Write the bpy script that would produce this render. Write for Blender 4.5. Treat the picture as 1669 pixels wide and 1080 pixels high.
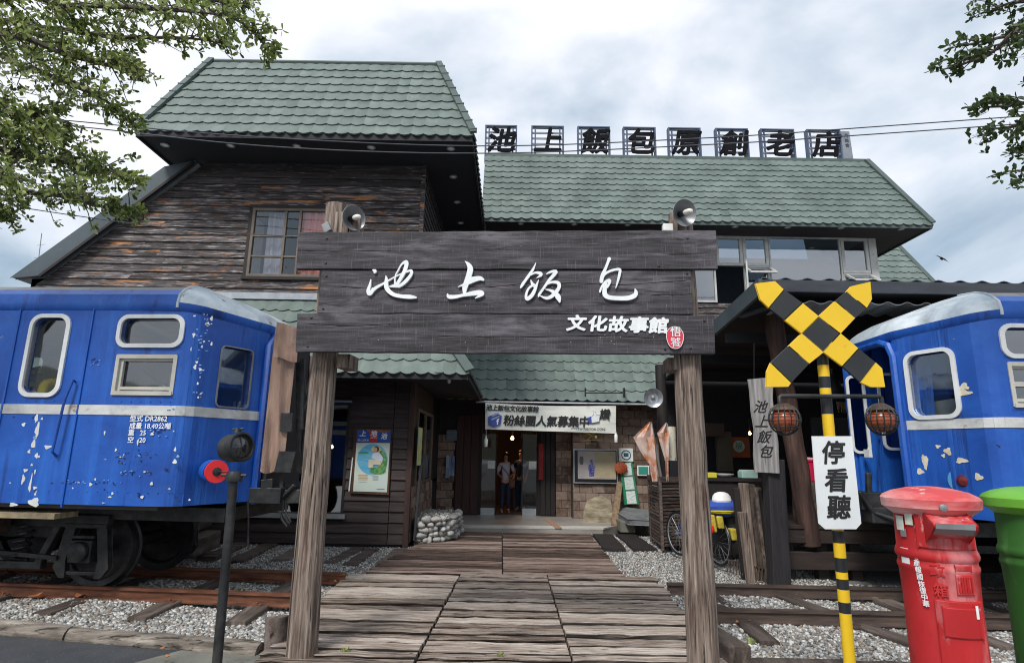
import bpy, bmesh, math, random
from math import sin, cos, pi, radians, sqrt
from mathutils import Vector, Matrix
import numpy as np
random.seed(7); rng = np.random.default_rng(5)
for o in list(bpy.data.objects): bpy.data.objects.remove(o)
S = bpy.context.scene
# ---------------- camera
F = 950.0; PITCH = radians(11.77); ROLL = 0.016; CAM = Vector((0, 0, 1.65))
_f = Vector((0, cos(PITCH), sin(PITCH))); _u0 = Vector((0, -sin(PITCH), cos(PITCH))); _r0 = Vector((1, 0, 0))
_R = _r0*cos(ROLL) + _u0*sin(ROLL); _U = _u0*cos(ROLL) - _r0*sin(ROLL)
cd = bpy.data.cameras.new('camera'); cam = bpy.data.objects.new('camera', cd); S.collection.objects.link(cam)
cd.sensor_width = 36; cd.lens = F/1669*36; cd.clip_start = .05; cd.clip_end = 3000
m = Matrix((_R, _U, -_f)).transposed().to_4x4(); m.translation = CAM; cam.matrix_world = m
S.camera = cam
# ---------------- world: overcast sky
SUN_EL, SUN_ROT = radians(49), radians(205)
w = bpy.data.worlds.new('World'); S.world = w; w.use_nodes = True
nt = w.node_tree; nt.nodes.clear(); N = nt.nodes.new; L = nt.links.new
out = N('ShaderNodeOutputWorld'); bg = N('ShaderNodeBackground'); L(bg.outputs[0], out.inputs[0])
sky = N('ShaderNodeTexSky'); sky.sky_type = 'NISHITA'; sky.sun_disc = False
sky.sun_elevation = SUN_EL; sky.sun_rotation = SUN_ROT; sky.dust_density = 3
bg.inputs[1].default_value = .1
tc = N('ShaderNodeTexCoord'); mp = N('ShaderNodeMapping'); L(tc.outputs['Generated'], mp.inputs[0])
mp.inputs['Scale'].default_value = (1, 1, 1.9); mp.inputs['Location'].default_value = (.35, .1, .55)
n1 = N('ShaderNodeTexNoise'); n1.inputs['Scale'].default_value = 2.1; n1.inputs['Detail'].default_value = 7; n1.inputs['Roughness'].default_value = .5; n1.inputs['Distortion'].default_value = .25
L(mp.outputs[0], n1.inputs['Vector'])
cr = N('ShaderNodeValToRGB'); L(n1.outputs['Fac'], cr.inputs[0]); e = cr.color_ramp.elements
e[0].position = .36; e[0].color = (1.9, 2.5, 3.1, 1); e[1].position = .62; e[1].color = (6.2, 6.25, 6.5, 1)
x = e.new(.465); x.color = (3.7, 4.1, 4.6, 1); x = e.new(.53); x.color = (4.8, 5.0, 5.4, 1)
mx = N('ShaderNodeMix'); mx.data_type = 'RGBA'; mx.inputs['Factor'].default_value = .9
L(sky.outputs[0], mx.inputs['A']); L(cr.outputs[0], mx.inputs['B']); L(mx.outputs['Result'], bg.inputs[0])
sd = bpy.data.lights.new('sun', 'SUN'); so = bpy.data.objects.new('sun', sd); S.collection.objects.link(so)
sd.energy = 1.5; sd.angle = radians(14); sd.color = (1, .96, .9)
so.rotation_euler = Vector((-.35, -.75, .95)).normalized().to_track_quat('Z', 'Y').to_euler(); so.location = (-5, -8, 12)
S.view_settings.view_transform = 'Standard'; S.view_settings.look = 'None'; S.view_settings.gamma = 1
S.view_settings.use_curve_mapping = False; S.view_settings.exposure = 1.02
S.render.engine = 'CYCLES'; S.cycles.max_bounces = 6; S.cycles.filter_width = 1.1; S.cycles.transparent_max_bounces = 12
# ---------------- measuring helpers: a point seen in the photograph at a given depth / height / plane
def ray(px, py): return _f + _R*((px-834.5)/F) + _U*((540-py)/F)
def at(px, py, Y):
    d = ray(px, py); return CAM + d*(Y/d.y)
def gd(px, py, z=0.0):
    d = ray(px, py); return CAM + d*((z-CAM.z)/d.z)
def onp(px, py, P0, n):
    d = ray(px, py); return CAM + d*((Vector(P0)-CAM).dot(n)/d.dot(n))
# ---------------- materials
def lin(r, g, b):
    f = lambda c: (c/255/12.92) if c < 10 else ((c/255+.055)/1.055)**2.4
    return (f(r), f(g), f(b))
MATS = {}
def M(name, cols, sc=(1, 1, 1), scale=5, detail=7, rough=.7, metal=0, bump=.15, bdist=.01, layers=(), rnd=1.0, island=0, spec=.5, dist=0, lo=.3, hi=.7, rvar=0, coat=0, bfine=None):
    m = bpy.data.materials.new(name); m.use_nodes = True; MATS[name] = m
    t = m.node_tree; N = t.nodes.new; L = t.links.new; b = t.nodes['Principled BSDF']
    tc = N('ShaderNodeTexCoord'); oi = N('ShaderNodeObjectInfo'); ml = N('ShaderNodeVectorMath'); ml.operation = 'MULTIPLY_ADD'
    cmb = N('ShaderNodeCombineXYZ')
    mu = N('ShaderNodeMath'); mu.operation = 'MULTIPLY'; mu.inputs[1].default_value = 37*rnd; L(oi.outputs['Random'], mu.inputs[0])
    for i in range(3): L(mu.outputs[0], cmb.inputs[i])
    ad = N('ShaderNodeVectorMath'); L(tc.outputs['Object'], ad.inputs[0]); L(cmb.outputs[0], ad.inputs[1])
    def noise(scale, s, det=detail, d=0, off=0):
        mp = N('ShaderNodeMapping'); mp.inputs['Scale'].default_value = s; mp.inputs['Location'].default_value = (off, off*.7, off*.3); L(ad.outputs[0], mp.inputs[0])
        n = N('ShaderNodeTexNoise'); n.inputs['Scale'].default_value = scale; n.inputs['Detail'].default_value = det; n.inputs['Distortion'].default_value = d; n.inputs['Roughness'].default_value = .62
        L(mp.outputs[0], n.inputs['Vector']); return n.outputs['Fac']
    nf = noise(scale, sc, detail, dist)
    src = nf
    if island:
        g = N('ShaderNodeNewGeometry'); a = N('ShaderNodeMath'); a.operation = 'MULTIPLY_ADD'; a.inputs[1].default_value = island; L(g.outputs['Random Per Island'], a.inputs[0])
        s2 = N('ShaderNodeMath'); s2.operation = 'MULTIPLY'; s2.inputs[1].default_value = 1-island; L(nf, s2.inputs[0]); L(s2.outputs[0], a.inputs[2]); src = a.outputs[0]
    if rvar:
        a = N('ShaderNodeMath'); a.operation = 'MULTIPLY_ADD'; a.inputs[1].default_value = rvar; L(oi.outputs['Random'], a.inputs[0])
        s2 = N('ShaderNodeMath'); s2.operation = 'SUBTRACT'; s2.inputs[1].default_value = rvar/2; L(src, s2.inputs[0]); L(s2.outputs[0], a.inputs[2]); src = a.outputs[0]
    cr = N('ShaderNodeValToRGB'); L(src, cr.inputs[0]); e = cr.color_ramp.elements
    k = len(cols); pos = [lo+(hi-lo)*i/max(1, k-1) for i in range(k)]
    e[0].position = pos[0]; e[0].color = (*cols[0], 1)
    if k > 1: e[1].position = pos[-1]; e[1].color = (*cols[-1], 1)
    for i in range(1, k-1): x = e.new(pos[i]); x.color = (*cols[i], 1)
    col = cr.outputs[0]; hgt = nf
    for i, (c, s_, st, l_, h_) in enumerate(layers):
        nn = noise(s_, st, 6, .3, 3.1*(i+1)); mr = N('ShaderNodeMapRange'); mr.inputs['From Min'].default_value = l_; mr.inputs['From Max'].default_value = h_; L(nn, mr.inputs['Value'])
        mx = N('ShaderNodeMix'); mx.data_type = 'RGBA'; L(mr.outputs[0], mx.inputs['Factor']); L(col, mx.inputs['A']); mx.inputs['B'].default_value = (*c, 1); col = mx.outputs['Result']
        a = N('ShaderNodeMath'); a.operation = 'MULTIPLY_ADD'; a.inputs[1].default_value = -.35; L(mr.outputs[0], a.inputs[0]); L(hgt, a.inputs[2]); hgt = a.outputs[0]
    L(col, b.inputs['Base Color']); b.inputs['Roughness'].default_value = rough; b.inputs['Metallic'].default_value = metal
    b.inputs['Specular IOR Level'].default_value = spec; b.inputs['Coat Weight'].default_value = coat; b.inputs['Coat Roughness'].default_value = .15
    if bump:
        bp = N('ShaderNodeBump'); bp.inputs['Strength'].default_value = min(1, bump); bp.inputs['Distance'].default_value = bdist; L(hgt, bp.inputs['Height']); L(bp.outputs[0], b.inputs['Normal'])
    return m
def flat(name, c, rough=.6, metal=0, spec=.5, emit=0, var=.12):
    m = M(name, [tuple(v*(1-var) for v in c), tuple(min(1, v*(1+var)) for v in c)], scale=6, rough=rough, metal=metal, spec=spec, bump=0)
    if emit: b = m.node_tree.nodes['Principled BSDF']; b.inputs['Emission Color'].default_value = (*c, 1); b.inputs['Emission Strength'].default_value = emit
    return m
def glass(name, tint=(.25, .3, .32), thr=.5, gl=.35):
    m = bpy.data.materials.new(name); m.use_nodes = True; t = m.node_tree; t.nodes.clear(); N = t.nodes.new; L = t.links.new
    o = N('ShaderNodeOutputMaterial'); tr = N('ShaderNodeBsdfTransparent'); tr.inputs[0].default_value = (*[v*thr*2 if v*thr*2 < 1 else 1 for v in tint], 1)
    g = N('ShaderNodeBsdfGlossy'); g.inputs['Roughness'].default_value = .03; g.inputs[0].default_value = (.9, .95, 1, 1)
    tc = N('ShaderNodeTexCoord'); n = N('ShaderNodeTexNoise'); n.inputs['Scale'].default_value = 1.3; L(tc.outputs['Object'], n.inputs['Vector'])
    bp = N('ShaderNodeBump'); bp.inputs['Strength'].default_value = .15; bp.inputs['Distance'].default_value = .02; L(n.outputs[0], bp.inputs['Height']); L(bp.outputs[0], g.inputs['Normal'])
    fr = N('ShaderNodeLayerWeight'); fr.inputs[0].default_value = .3
    a = N('ShaderNodeMath'); a.operation = 'MULTIPLY_ADD'; a.inputs[1].default_value = .5; a.inputs[2].default_value = gl; L(fr.outputs['Fresnel'], a.inputs[0])
    x = N('ShaderNodeMixShader'); L(a.outputs[0], x.inputs[0]); L(tr.outputs[0], x.inputs[1]); L(g.outputs[0], x.inputs[2]); L(x.outputs[0], o.inputs[0]); return m
WX, WY, WZ = (1, 14, 14), (14, 1, 14), (14, 14, 1)
siding = M('charred_siding', [(.010, .008, .009), (.025, .02, .021), (.05, .042, .044), (.095, .085, .088)], sc=(1, 12, 12), scale=1.6, rough=.7, bump=.7, bdist=.012, rvar=.22,
    layers=[((.36, .34, .36), 3.2, (1, 9, 14), .60, .70), ((.33, .12, .04), 1.0, (1, 3.4, 3.4), .66, .80)], lo=.25, hi=.75)
siding_peel = M('peeling_siding', [(.014, .011, .012), (.03, .024, .025), (.075, .062, .062), (.15, .135, .14)], sc=(1, 12, 12), scale=1.7, rough=.75, bump=.8, bdist=.014, rvar=.2,
    layers=[((.46, .42, .42), 2.8, (1, 10, 16), .53, .66), ((.46, .20, .075), 1.2, (1, 5, 5), .565, .68), ((.02, .016, .017), 5, (1, 8, 14), .58, .66)], lo=.25, hi=.75)
siding_low = M('dark_siding', [(.018, .012, .012), (.038, .026, .025), (.062, .045, .043)], sc=(1, 12, 12), scale=1.6, rough=.7, bump=.6, bdist=.01, rvar=.2, layers=[((.15, .12, .115), 4, (1, 8, 12), .66, .78)])
dark_wood = M('dark_stained_wood', [(.010, .007, .008), (.022, .016, .016)], sc=(6, 6, 1), scale=2, bump=.3)
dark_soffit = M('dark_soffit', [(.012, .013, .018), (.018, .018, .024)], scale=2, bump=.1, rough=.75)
sign_wood = M('sign_board_wood', [(.008, .007, .009), (.023, .021, .025), (.055, .050, .060), (.13, .12, .136)], sc=(1, 8, 16), scale=1.9, detail=9, rough=.75, bump=.9, bdist=.008, rvar=.1, dist=.35, lo=.28, hi=.78,
    layers=[((.16, .155, .165), 7, (16, 1, .9), .56, .80), ((.55, .53, .55), 26, (1.5, 1, 1.5), .735, .77), ((.20, .19, .215), 1.0, (1, 4, 4), .54, .78), ((.008, .007, .009), 1.5, (1, 6, 12), .62, .70)])
post_wood = M('weathered_post_wood', [(.03, .021, .016), (.12, .088, .070), (.25, .195, .16), (.43, .365, .31)], sc=(22, 22, .9), scale=1.9, detail=9, rough=.85, bump=1, bdist=.02, dist=.2,
    layers=[((.010, .007, .006), 2.4, (14, 14, .35), .60, .64), ((.10, .045, .028), 1.6, (5, 5, .9), .60, .72), ((.012, .008, .007), 1.2, (1, 1, 1.6), .66, .80)])
deck_near = M('grey_deck_wood', [(.06, .043, .033), (.215, .168, .137), (.375, .315, .27), (.54, .475, .42)], sc=(1, 20, 6), scale=2.6, detail=9, rough=.8, bump=1, bdist=.013, rvar=.24, dist=.25,
    layers=[((.02, .014, .011), 2.6, (1, 18, 4), .63, .69), ((.055, .065, .018), 1.1, (1, 3, 2), .62, .78), ((.015, .011, .009), 6, (1, 2.5, 1), .66, .70), ((.05, .04, .035), .8, (1, 2, 1), .56, .8)])
deck_far = M('brown_deck_wood', [(.025, .014, .010), (.095, .06, .047), (.20, .14, .115), (.34, .27, .23)], sc=(1, 24, 4), scale=1.9, detail=9, rough=.8, bump=1, bdist=.012, rvar=.36, dist=.25,
    layers=[((.018, .011, .009), 2.2, (1, 10, 4), .60, .68)])
sleeper_wood = M('old_sleeper_wood', [(.03, .021, .016), (.09, .068, .056), (.19, .155, .135)], sc=(9, 1, 5), scale=1.4, rough=.85, bump=1, bdist=.02, rvar=.2, layers=[((.015, .01, .008), 2, (9, 1, 4), .6, .68)])
kerb_wood = M('log_kerb_wood', [(.04, .032, .026), (.17, .145, .12), (.38, .335, .285)], sc=(1, 9, 9), scale=1.4, rough=.85, bump=1, bdist=.02, layers=[((.02, .015, .012), 2, (1, 9, 9), .56, .64)])
tile_green = M('green_roof_metal', [(.085, .115, .104), (.125, .165, .150), (.17, .215, .198)], scale=1.6, rough=.5, bump=.12, bdist=.004, rvar=.12, spec=.45, layers=[((.18, .20, .19), 5, (1, 1, .4), .60, .80), ((.16, .19, .18), 30, (1, 1, 1), .62, .74), ((.06, .085, .075), 2.5, (1, 1, 2.5), .62, .8)])
cap_green = M('green_ridge_metal', [(.055, .08, .072), (.085, .12, .11)], scale=2, rough=.45, bump=.08)
fascia_metal = M('slate_painted_metal', [(.045, .065, .078), (.075, .10, .115)], scale=1.5, rough=.5, bump=.1, layers=[((.12, .14, .15), 3, (1, 1, 4), .62, .8)])
blue = M('train_blue_paint', [(.006, .055, .30), (.010, .085, .41), (.018, .12, .50)], scale=1.3, detail=9, rough=.42, bump=.8, bdist=.02, spec=.5, rnd=.2,
    layers=[((.02, .14, .56), 1.6, (3.2, 3.2, .16), .52, .72), ((.006, .03, .17), 2.0, (3.2, 3.2, .2), .58, .72), ((.004, .02, .10), 7, (1, 1, .6), .70, .73), ((.10, .07, .08), 3.0, (3.4, 3.4, .22), .66, .80), ((.55, .55, .50), 5.0, (1, 1, 1), .735, .742), ((.02, .05, .18), .8, (1, 1, 1.2), .60, .85)])
blue_dark = M('deep_blue_paint', [(.006, .03, .20), (.012, .055, .34)], scale=3, rough=.45, bump=.3)
stripe_white = M('dirty_white_stripe', [(.42, .43, .42), (.66, .68, .68)], sc=(1, 1, 2), scale=3, rough=.5, bump=.3, layers=[((.25, .15, .06), 5, (1, 1, 1), .62, .70), ((.30, .31, .32), 2, (1, 1, 1), .52, .7), ((.05, .05, .06), 8, (1, 1, 1), .70, .74)])
silver = M('silver_roof_paint', [(.26, .34, .40), (.46, .53, .58), (.66, .71, .74)], scale=2.2, rough=.45, bump=.3, layers=[((.04, .035, .03), 5, (1, 1, 1), .64, .69), ((.28, .15, .07), 8, (1, 1, 1), .66, .70), ((.10, .13, .16), 1.5, (1, 1, .5), .55, .75)])
roof_grey = M('grey_roof_paint', [(.16, .16, .165), (.30, .31, .32)], scale=2, rough=.6, layers=[((.06, .055, .05), 4, (1, 1, 1), .58, .7)])
white_trim = M('white_window_trim', [(.60, .63, .64), (.78, .8, .8)], scale=5, rough=.4, bump=.05)
alu = M('beige_aluminium', [(.42, .41, .37), (.56, .55, .50)], scale=4, rough=.4, bump=.05)
brown_frame = M('brown_window_frame', [(.10, .075, .055), (.17, .13, .1)], scale=4, rough=.5, bump=.05)
off_frame = M('aged_white_frame', [(.42, .42, .40), (.62, .62, .6)], scale=4, rough=.5, bump=.1, layers=[((.22, .2, .16), 5, (1, 1, 1), .62, .75)])
iron = M('black_greasy_iron', [(.010, .011, .012), (.028, .030, .032), (.06, .058, .055)], scale=7, rough=.5, metal=.35, bump=.5, bdist=.01)
iron_rust = M('rusty_black_iron', [(.012, .011, .011), (.05, .032, .022), (.12, .06, .03)], scale=7, rough=.7, bump=.6, bdist=.01)
rail_rust = M('rusted_rail_steel', [(.045, .02, .012), (.15, .055, .028), (.24, .10, .055)], sc=(1, 3, 8), scale=3, rough=.7, metal=.2, bump=.4, bdist=.006)
rail_dark = M('dark_rail_steel', [(.04, .03, .027), (.085, .06, .05), (.13, .09, .07)], sc=(1, 3, 8), scale=3, rough=.6, metal=.3, bump=.4, bdist=.006)
rail_top = M('worn_rail_head', [(.09, .08, .078), (.20, .185, .18)], sc=(1, 6, 6), scale=3, rough=.45, metal=.5, bump=.2)
canvas = M('tan_canvas', [(.22, .14, .105), (.34, .225, .175), (.44, .30, .235)], sc=(5, 5, .8), scale=1.2, rough=.9, bump=.9, bdist=.04, layers=[((.12, .085, .07), 2, (1, 1, .6), .58, .78)])
gravel_m = M('gravel_stone', [(.06, .062, .062), (.19, .195, .19), (.24, .185, .14), (.33, .335, .325), (.40, .40, .39), (.62, .63, .61)], scale=12, rough=.8, bump=.3, island=.85, lo=.06, hi=.92, layers=[])
gravel_bed = M('gravel_bed', [(.05, .05, .05), (.20, .2, .195), (.45, .45, .44)], scale=38, detail=3, rough=.9, bump=1, bdist=.03)
asphalt = M('wet_grey_asphalt', [(.035, .038, .042), (.06, .064, .07)], scale=2.2, rough=.62, bump=.5, bdist=.004, layers=[((.16, .165, .17), 70, (1, 1, 1), .60, .68), ((.02, .022, .025), 1.4, (1, 1, 1), .56, .72), ((.035, .04, .03), .7, (1, 1, 1), .55, .7)])
concrete = M('mossy_concrete', [(.11, .11, .095), (.2, .2, .17)], scale=3, rough=.85, bump=.5, layers=[((.06, .065, .04), 4, (1, 1, 1), .6, .7), ((.35, .35, .32), 60, (1, 1, 1), .64, .72)])
porch_m = M('porch_terrazzo', [(.22, .20, .18), (.36, .34, .31)], scale=1.4, rough=.35, bump=.1, layers=[((.5, .48, .44), 50, (1, 1, 1), .6, .7)])
porch_edge = M('porch_edge_stone', [(.42, .41, .38), (.56, .55, .52)], scale=3, rough=.6)
block_m = M('sandstone_block', [(.10, .065, .05), (.19, .135, .105), (.28, .21, .17)], scale=6, rough=.9, bump=.8, bdist=.012, rvar=.4)
mortar = M('dark_mortar', [(.035, .03, .027), (.06, .05, .045)], scale=12, rough=.95)
stone_m = M('river_stone', [(.16, .155, .145), (.36, .355, .34), (.58, .57, .54)], scale=5, rough=.85, bump=.6, bdist=.01, rvar=.3)
white_paint = M('white_lettering_paint', [(.70, .74, .76), (.84, .86, .87)], scale=9, rough=.5, bump=.1)
chip_white = M('bare_primer', [(.50, .52, .50), (.74, .76, .74)], scale=9, rough=.8, bump=.4, layers=[((.3, .2, .1), 14, (1, 1, 1), .68, .76)])
yellow = M('road_sign_yellow', [(.72, .46, .012), (.82, .54, .02)], scale=2.5, rough=.4, bump=.05, layers=[((.45, .27, .02), 7, (1, 1, 1), .66, .8)])
black_s = M('road_sign_black', [(.010, .012, .014), (.022, .024, .028)], scale=4, rough=.4, bump=.15, layers=[((.10, .11, .12), 9, (1, 1, 1), .68, .78)])
red_p = M('faded_red_paint', [(.32, .006, .008), (.44, .010, .013), (.50, .03, .032)], sc=(1, 1, .6), scale=2, rough=.58, bump=.5, bdist=.006,
    layers=[((.62, .24, .25), 3.0, (1.5, 1.5, .6), .54, .72), ((.75, .45, .45), 11, (1, 1, .4), .66, .74), ((.20, .008, .008), 5, (1, 1, 1), .64, .74), ((.10, .03, .02), 9, (1, 1, .5), .68, .74), ((.70, .50, .48), 18, (1, 1, .3), .66, .72)])
green_p = M('post_green_paint', [(.014, .08, .010), (.026, .13, .015)], scale=2, rough=.62, bump=.3, layers=[((.09, .22, .06), 6, (1, 1, .4), .58, .74), ((.02, .03, .015), 9, (1, 1, .5), .66, .74)])
green_l = M('lime_cap_paint', [(.07, .26, .015), (.14, .40, .04)], scale=3, rough=.45, bump=.2, layers=[((.3, .5, .16), 8, (1, 1, 1), .62, .75)])
red_cap = M('chalky_red_cap_paint', [(.50, .05, .055), (.62, .20, .20), (.72, .40, .39)], sc=(1, 1, 3), scale=2.2, rough=.6, bump=.3, lo=.35, hi=.62, layers=[((.72, .5, .48), 12, (1, 1, 1), .62, .7)])
red_flat = flat('bright_red_enamel', (.78, .03, .035), .4)
pink_red = flat('pink_red_plastic', (.75, .02, .09), .35)
amber = M('amber_lens', [(.22, .05, .02), (.45, .13, .06)], scale=6, rough=.25, bump=.1)
grey_metal = M('grey_enamel_metal', [(.16, .17, .18), (.28, .29, .30)], scale=4, rough=.4, metal=.3, bump=.1)
galv = M('galvanised_metal', [(.32, .35, .38), (.5, .53, .56)], scale=5, rough=.35, metal=.6, bump=.1)
white_pl = flat('white_plastic', (.8, .81, .8), .35)
paper = flat('white_paper', (.72, .76, .74), .7)
bulb_m = flat('frosted_bulb', (.82, .80, .74), .3)
blackp = flat('black_paint', (.012, .013, .015), .35)
ink = flat('black_ink', (.012, .012, .014), .6)
dkgrey = flat('dark_grey', (.05, .052, .056), .6)
banner_m = M('banner_cloth', [(.62, .65, .62), (.82, .82, .74)], sc=(1, 1, 3), scale=1.4, rough=.8, bump=.4, bdist=.03, lo=.35, hi=.65, layers=[((.30, .45, .48), 1.5, (1, 1, 2), .58, .75)])
glass_m = glass('window_glass'); glass_t = glass('train_glass', (.42, .46, .46), .9, .14); glass_sky = glass('reflective_glass', (.14, .20, .26), .4, .24); glass_c = glass('clear_glass', (.5, .5, .5), .85, .10); glass_d = glass('door_glass', (.3, .32, .34), .8, .06)
curtain_m = M('pink_curtain', [(.60, .22, .19), (.80, .38, .33)], sc=(16, 1, .4), scale=1.6, rough=.9, bump=.7, bdist=.03)
curtain_w = M('white_curtain', [(.36, .37, .45), (.58, .58, .66)], sc=(9, 1, .4), scale=1.4, rough=.9, bump=.5, bdist=.03)
leaf_m = M('variegated_leaf', [(.035, .06, .013), (.13, .19, .04), (.30, .37, .10), (.62, .66, .34)], scale=9, rough=.5, bump=0, island=.8, lo=.1, hi=.95)
leaf_dk = M('dark_leaf', [(.012, .028, .008), (.045, .08, .018), (.12, .17, .05)], scale=9, rough=.5, bump=0, island=.8, lo=.1, hi=.95)
for lm in (leaf_m, leaf_dk):
    t = lm.node_tree; b = t.nodes['Principled BSDF']; tl = t.nodes.new('ShaderNodeBsdfTranslucent'); ms = t.nodes.new('ShaderNodeMixShader'); ms.inputs[0].default_value = .42
    t.links.new(b.inputs['Base Color'].links[0].from_socket, tl.inputs[0]); o_ = [n for n in t.nodes if n.type == 'OUTPUT_MATERIAL'][0]
    t.links.new(b.outputs[0], ms.inputs[1]); t.links.new(tl.outputs[0], ms.inputs[2]); t.links.new(ms.outputs[0], o_.inputs[0])
bark = M('tree_bark', [(.05, .04, .032), (.14, .115, .095)], sc=(6, 6, 1), scale=3, rough=.9, bump=.8, bdist=.02)
skin_m = M('skin', [(.36, .19, .125), (.46, .26, .18)], scale=6, rough=.5, bump=.05)
hair_m = flat('black_hair', (.012, .010, .009), .5)
cloth = {k: M(k+'_cloth', [tuple(v*.8 for v in c), c], sc=(3, 3, 1), scale=5, rough=.9, bump=.4, bdist=.02) for k, c in dict(lilac=(.5, .5, .62), navy=(.02, .03, .07), yellow=(.75, .5, .03), white=(.6, .6, .62), brown=(.2, .1, .07), blue=(.03, .08, .4)).items()}
# ---------------- object helpers
def link(o): S.collection.objects.link(o); return o
def tag(o, label=None, cat=None, group=None, kind=None):
    if label: o['label'] = label
    if cat: o['category'] = cat
    if group: o['group'] = group
    if kind: o['kind'] = kind
    return o
ORG = {}
def thing(name, label, cat, loc=(0, 0, 0), group=None, rz=0):
    o = bpy.data.objects.new(name, None); o.empty_display_size = .2; link(o); o.location = loc; o.rotation_euler = (0, 0, rz)
    tag(o, label, cat, group); ORG[o.name] = Vector(loc) if rz == 0 else Vector((0, 0, 0)); return o
def V(*a): return Vector(a)
class MB:
    def __init__(s): s.v = []; s.f = []; s.m = []; s.k = 0
    def add(s, vs, fs):
        b = len(s.v); s.v += [tuple(p) for p in vs]; s.f += [tuple(b+i for i in f) for f in fs]; s.m += [s.k]*len(fs); return s
    def fr(s, O, X, Y, Z):
        O, X, Y, Z = map(Vector, (O, X, Y, Z))
        vs = [O+X*a+Y*b+Z*c for c in (-1, 1) for b in (-1, 1) for a in (-1, 1)]
        return s.add(vs, [(0, 2, 3, 1), (4, 5, 7, 6), (0, 1, 5, 4), (2, 6, 7, 3), (0, 4, 6, 2), (1, 3, 7, 5)])
    def box(s, x0, x1, y0, y1, z0, z1): return s.fr(((x0+x1)/2, (y0+y1)/2, (z0+z1)/2), ((x1-x0)/2, 0, 0), (0, (y1-y0)/2, 0), (0, 0, (z1-z0)/2))
    def bar(s, A, B, w, h, up=(0, 0, 1)):
        A, B = Vector(A), Vector(B); d = B-A; u = Vector(up); sd = d.cross(u)
        if sd.length < 1e-6: sd = d.cross(Vector((1, 0, 0)))
        sd.normalize(); u = sd.cross(d).normalized(); return s.fr((A+B)/2, d/2, sd*(w/2), u*(h/2))
    def quad(s, *p): return s.add(p, [tuple(range(len(p)))])
    def prism(s, pts, off):
        off = Vector(off); n = len(pts); a = [Vector(p) for p in pts]
        return s.add(a+[p+off for p in a], [tuple(range(n)), tuple(range(2*n-1, n-1, -1))]+[(i, (i+1) % n, n+(i+1) % n, n+i) for i in range(n)])
    def tube(s, pts, r, n=8, cap=True, closed=False):
        pts = [Vector(p) for p in pts]; K = len(pts); rs = r if isinstance(r, (list, tuple)) else [r]*K; b = len(s.v); ref = None
        for i, p in enumerate(pts):
            if closed: d = pts[(i+1) % K]-pts[i-1]
            else: d = pts[min(i+1, K-1)]-pts[max(i-1, 0)]
            d.normalize()
            if ref is None: ref = Vector((0, 0, 1)) if abs(d.z) < .9 else Vector((1, 0, 0))
            a = d.cross(ref).normalized(); c = a.cross(d).normalized(); ref = c
            for j in range(n):
                t = 2*pi*j/n; q = p+a*(cos(t)*rs[i])+c*(sin(t)*rs[i]); s.v.append(tuple(q))
        R = K if closed else K-1
        for i in range(R):
            for j in range(n):
                i2 = (i+1) % K; s.f.append((b+i*n+j, b+i*n+(j+1) % n, b+i2*n+(j+1) % n, b+i2*n+j)); s.m.append(s.k)
        if cap and not closed:
            s.f.append(tuple(b+j for j in range(n-1, -1, -1))); s.f.append(tuple(b+(K-1)*n+j for j in range(n))); s.m += [s.k]*2
        return s
    def lathe(s, prof, O=(0, 0, 0), ax=(0, 0, 1), n=24, squash=1):
        O = Vector(O); az = Vector(ax).normalized(); a1 = az.cross(Vector((0, 1, 0)) if abs(az.y) < .9 else Vector((1, 0, 0))).normalized(); a2 = az.cross(a1); b = len(s.v); K = len(prof)
        for r, z in prof:
            for j in range(n): t = 2*pi*j/n; s.v.append(tuple(O+a1*(cos(t)*r)+a2*(sin(t)*r*squash)+az*z))
        for i in range(K-1):
            for j in range(n): s.f.append((b+i*n+j, b+i*n+(j+1) % n, b+(i+1)*n+(j+1) % n, b+(i+1)*n+j)); s.m.append(s.k)
        if prof[0][0] > 1e-4: s.f.append(tuple(b+j for j in range(n-1, -1, -1))); s.m.append(s.k)
        if prof[-1][0] > 1e-4: s.f.append(tuple(b+(K-1)*n+j for j in range(n))); s.m.append(s.k)
        return s
    def build(s, name, mat, parent=None, smooth=False, bevel=0, **kw):
        me = bpy.data.meshes.new(name); O = ORG[parent.name] if parent else Vector((0, 0, 0))
        used = sorted(set(i for f in s.f for i in f))
        if len(used) < len(s.v): mp = {u: i for i, u in enumerate(used)}; s.v = [s.v[u] for u in used]; s.f = [tuple(mp[i] for i in f) for f in s.f]
        if parent is None and s.v:
            a = np.array(s.v); O = Vector(((a[:, 0].min()+a[:, 0].max())/2, (a[:, 1].min()+a[:, 1].max())/2, a[:, 2].min()))
        me.from_pydata([tuple(Vector(p)-O) for p in s.v], [], s.f)
        ml = mat if isinstance(mat, (list, tuple)) else [mat]
        for x in ml: me.materials.append(x)
        if len(ml) > 1: me.polygons.foreach_set('material_index', s.m)
        if smooth: me.shade_smooth() if smooth is True else None
        if smooth:
            bm = bmesh.new(); bm.from_mesh(me); bmesh.ops.recalc_face_normals(bm, faces=bm.faces)
            for e in bm.edges:
                if len(e.link_faces) == 2 and e.calc_face_angle() > radians(38): e.smooth = False
            bm.to_mesh(me); bm.free()
        me.update(); o = bpy.data.objects.new(name, me); link(o); ORG[o.name] = O
        if parent: o.parent = parent
        else: o.location = O
        if bevel: b = o.modifiers.new('bevel', 'BEVEL'); b.width = bevel; b.segments = 2; b.limit_method = 'ANGLE'
        return tag(o, **kw) if kw else o
def inst(me, name, parent, M4):
    o = bpy.data.objects.new(name, me); link(o)
    if parent: o.parent = parent; M4 = Matrix.Translation(-ORG[parent.name]) @ M4
    o.matrix_basis = M4; ORG[o.name] = Vector((0, 0, 0)); return o
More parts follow.
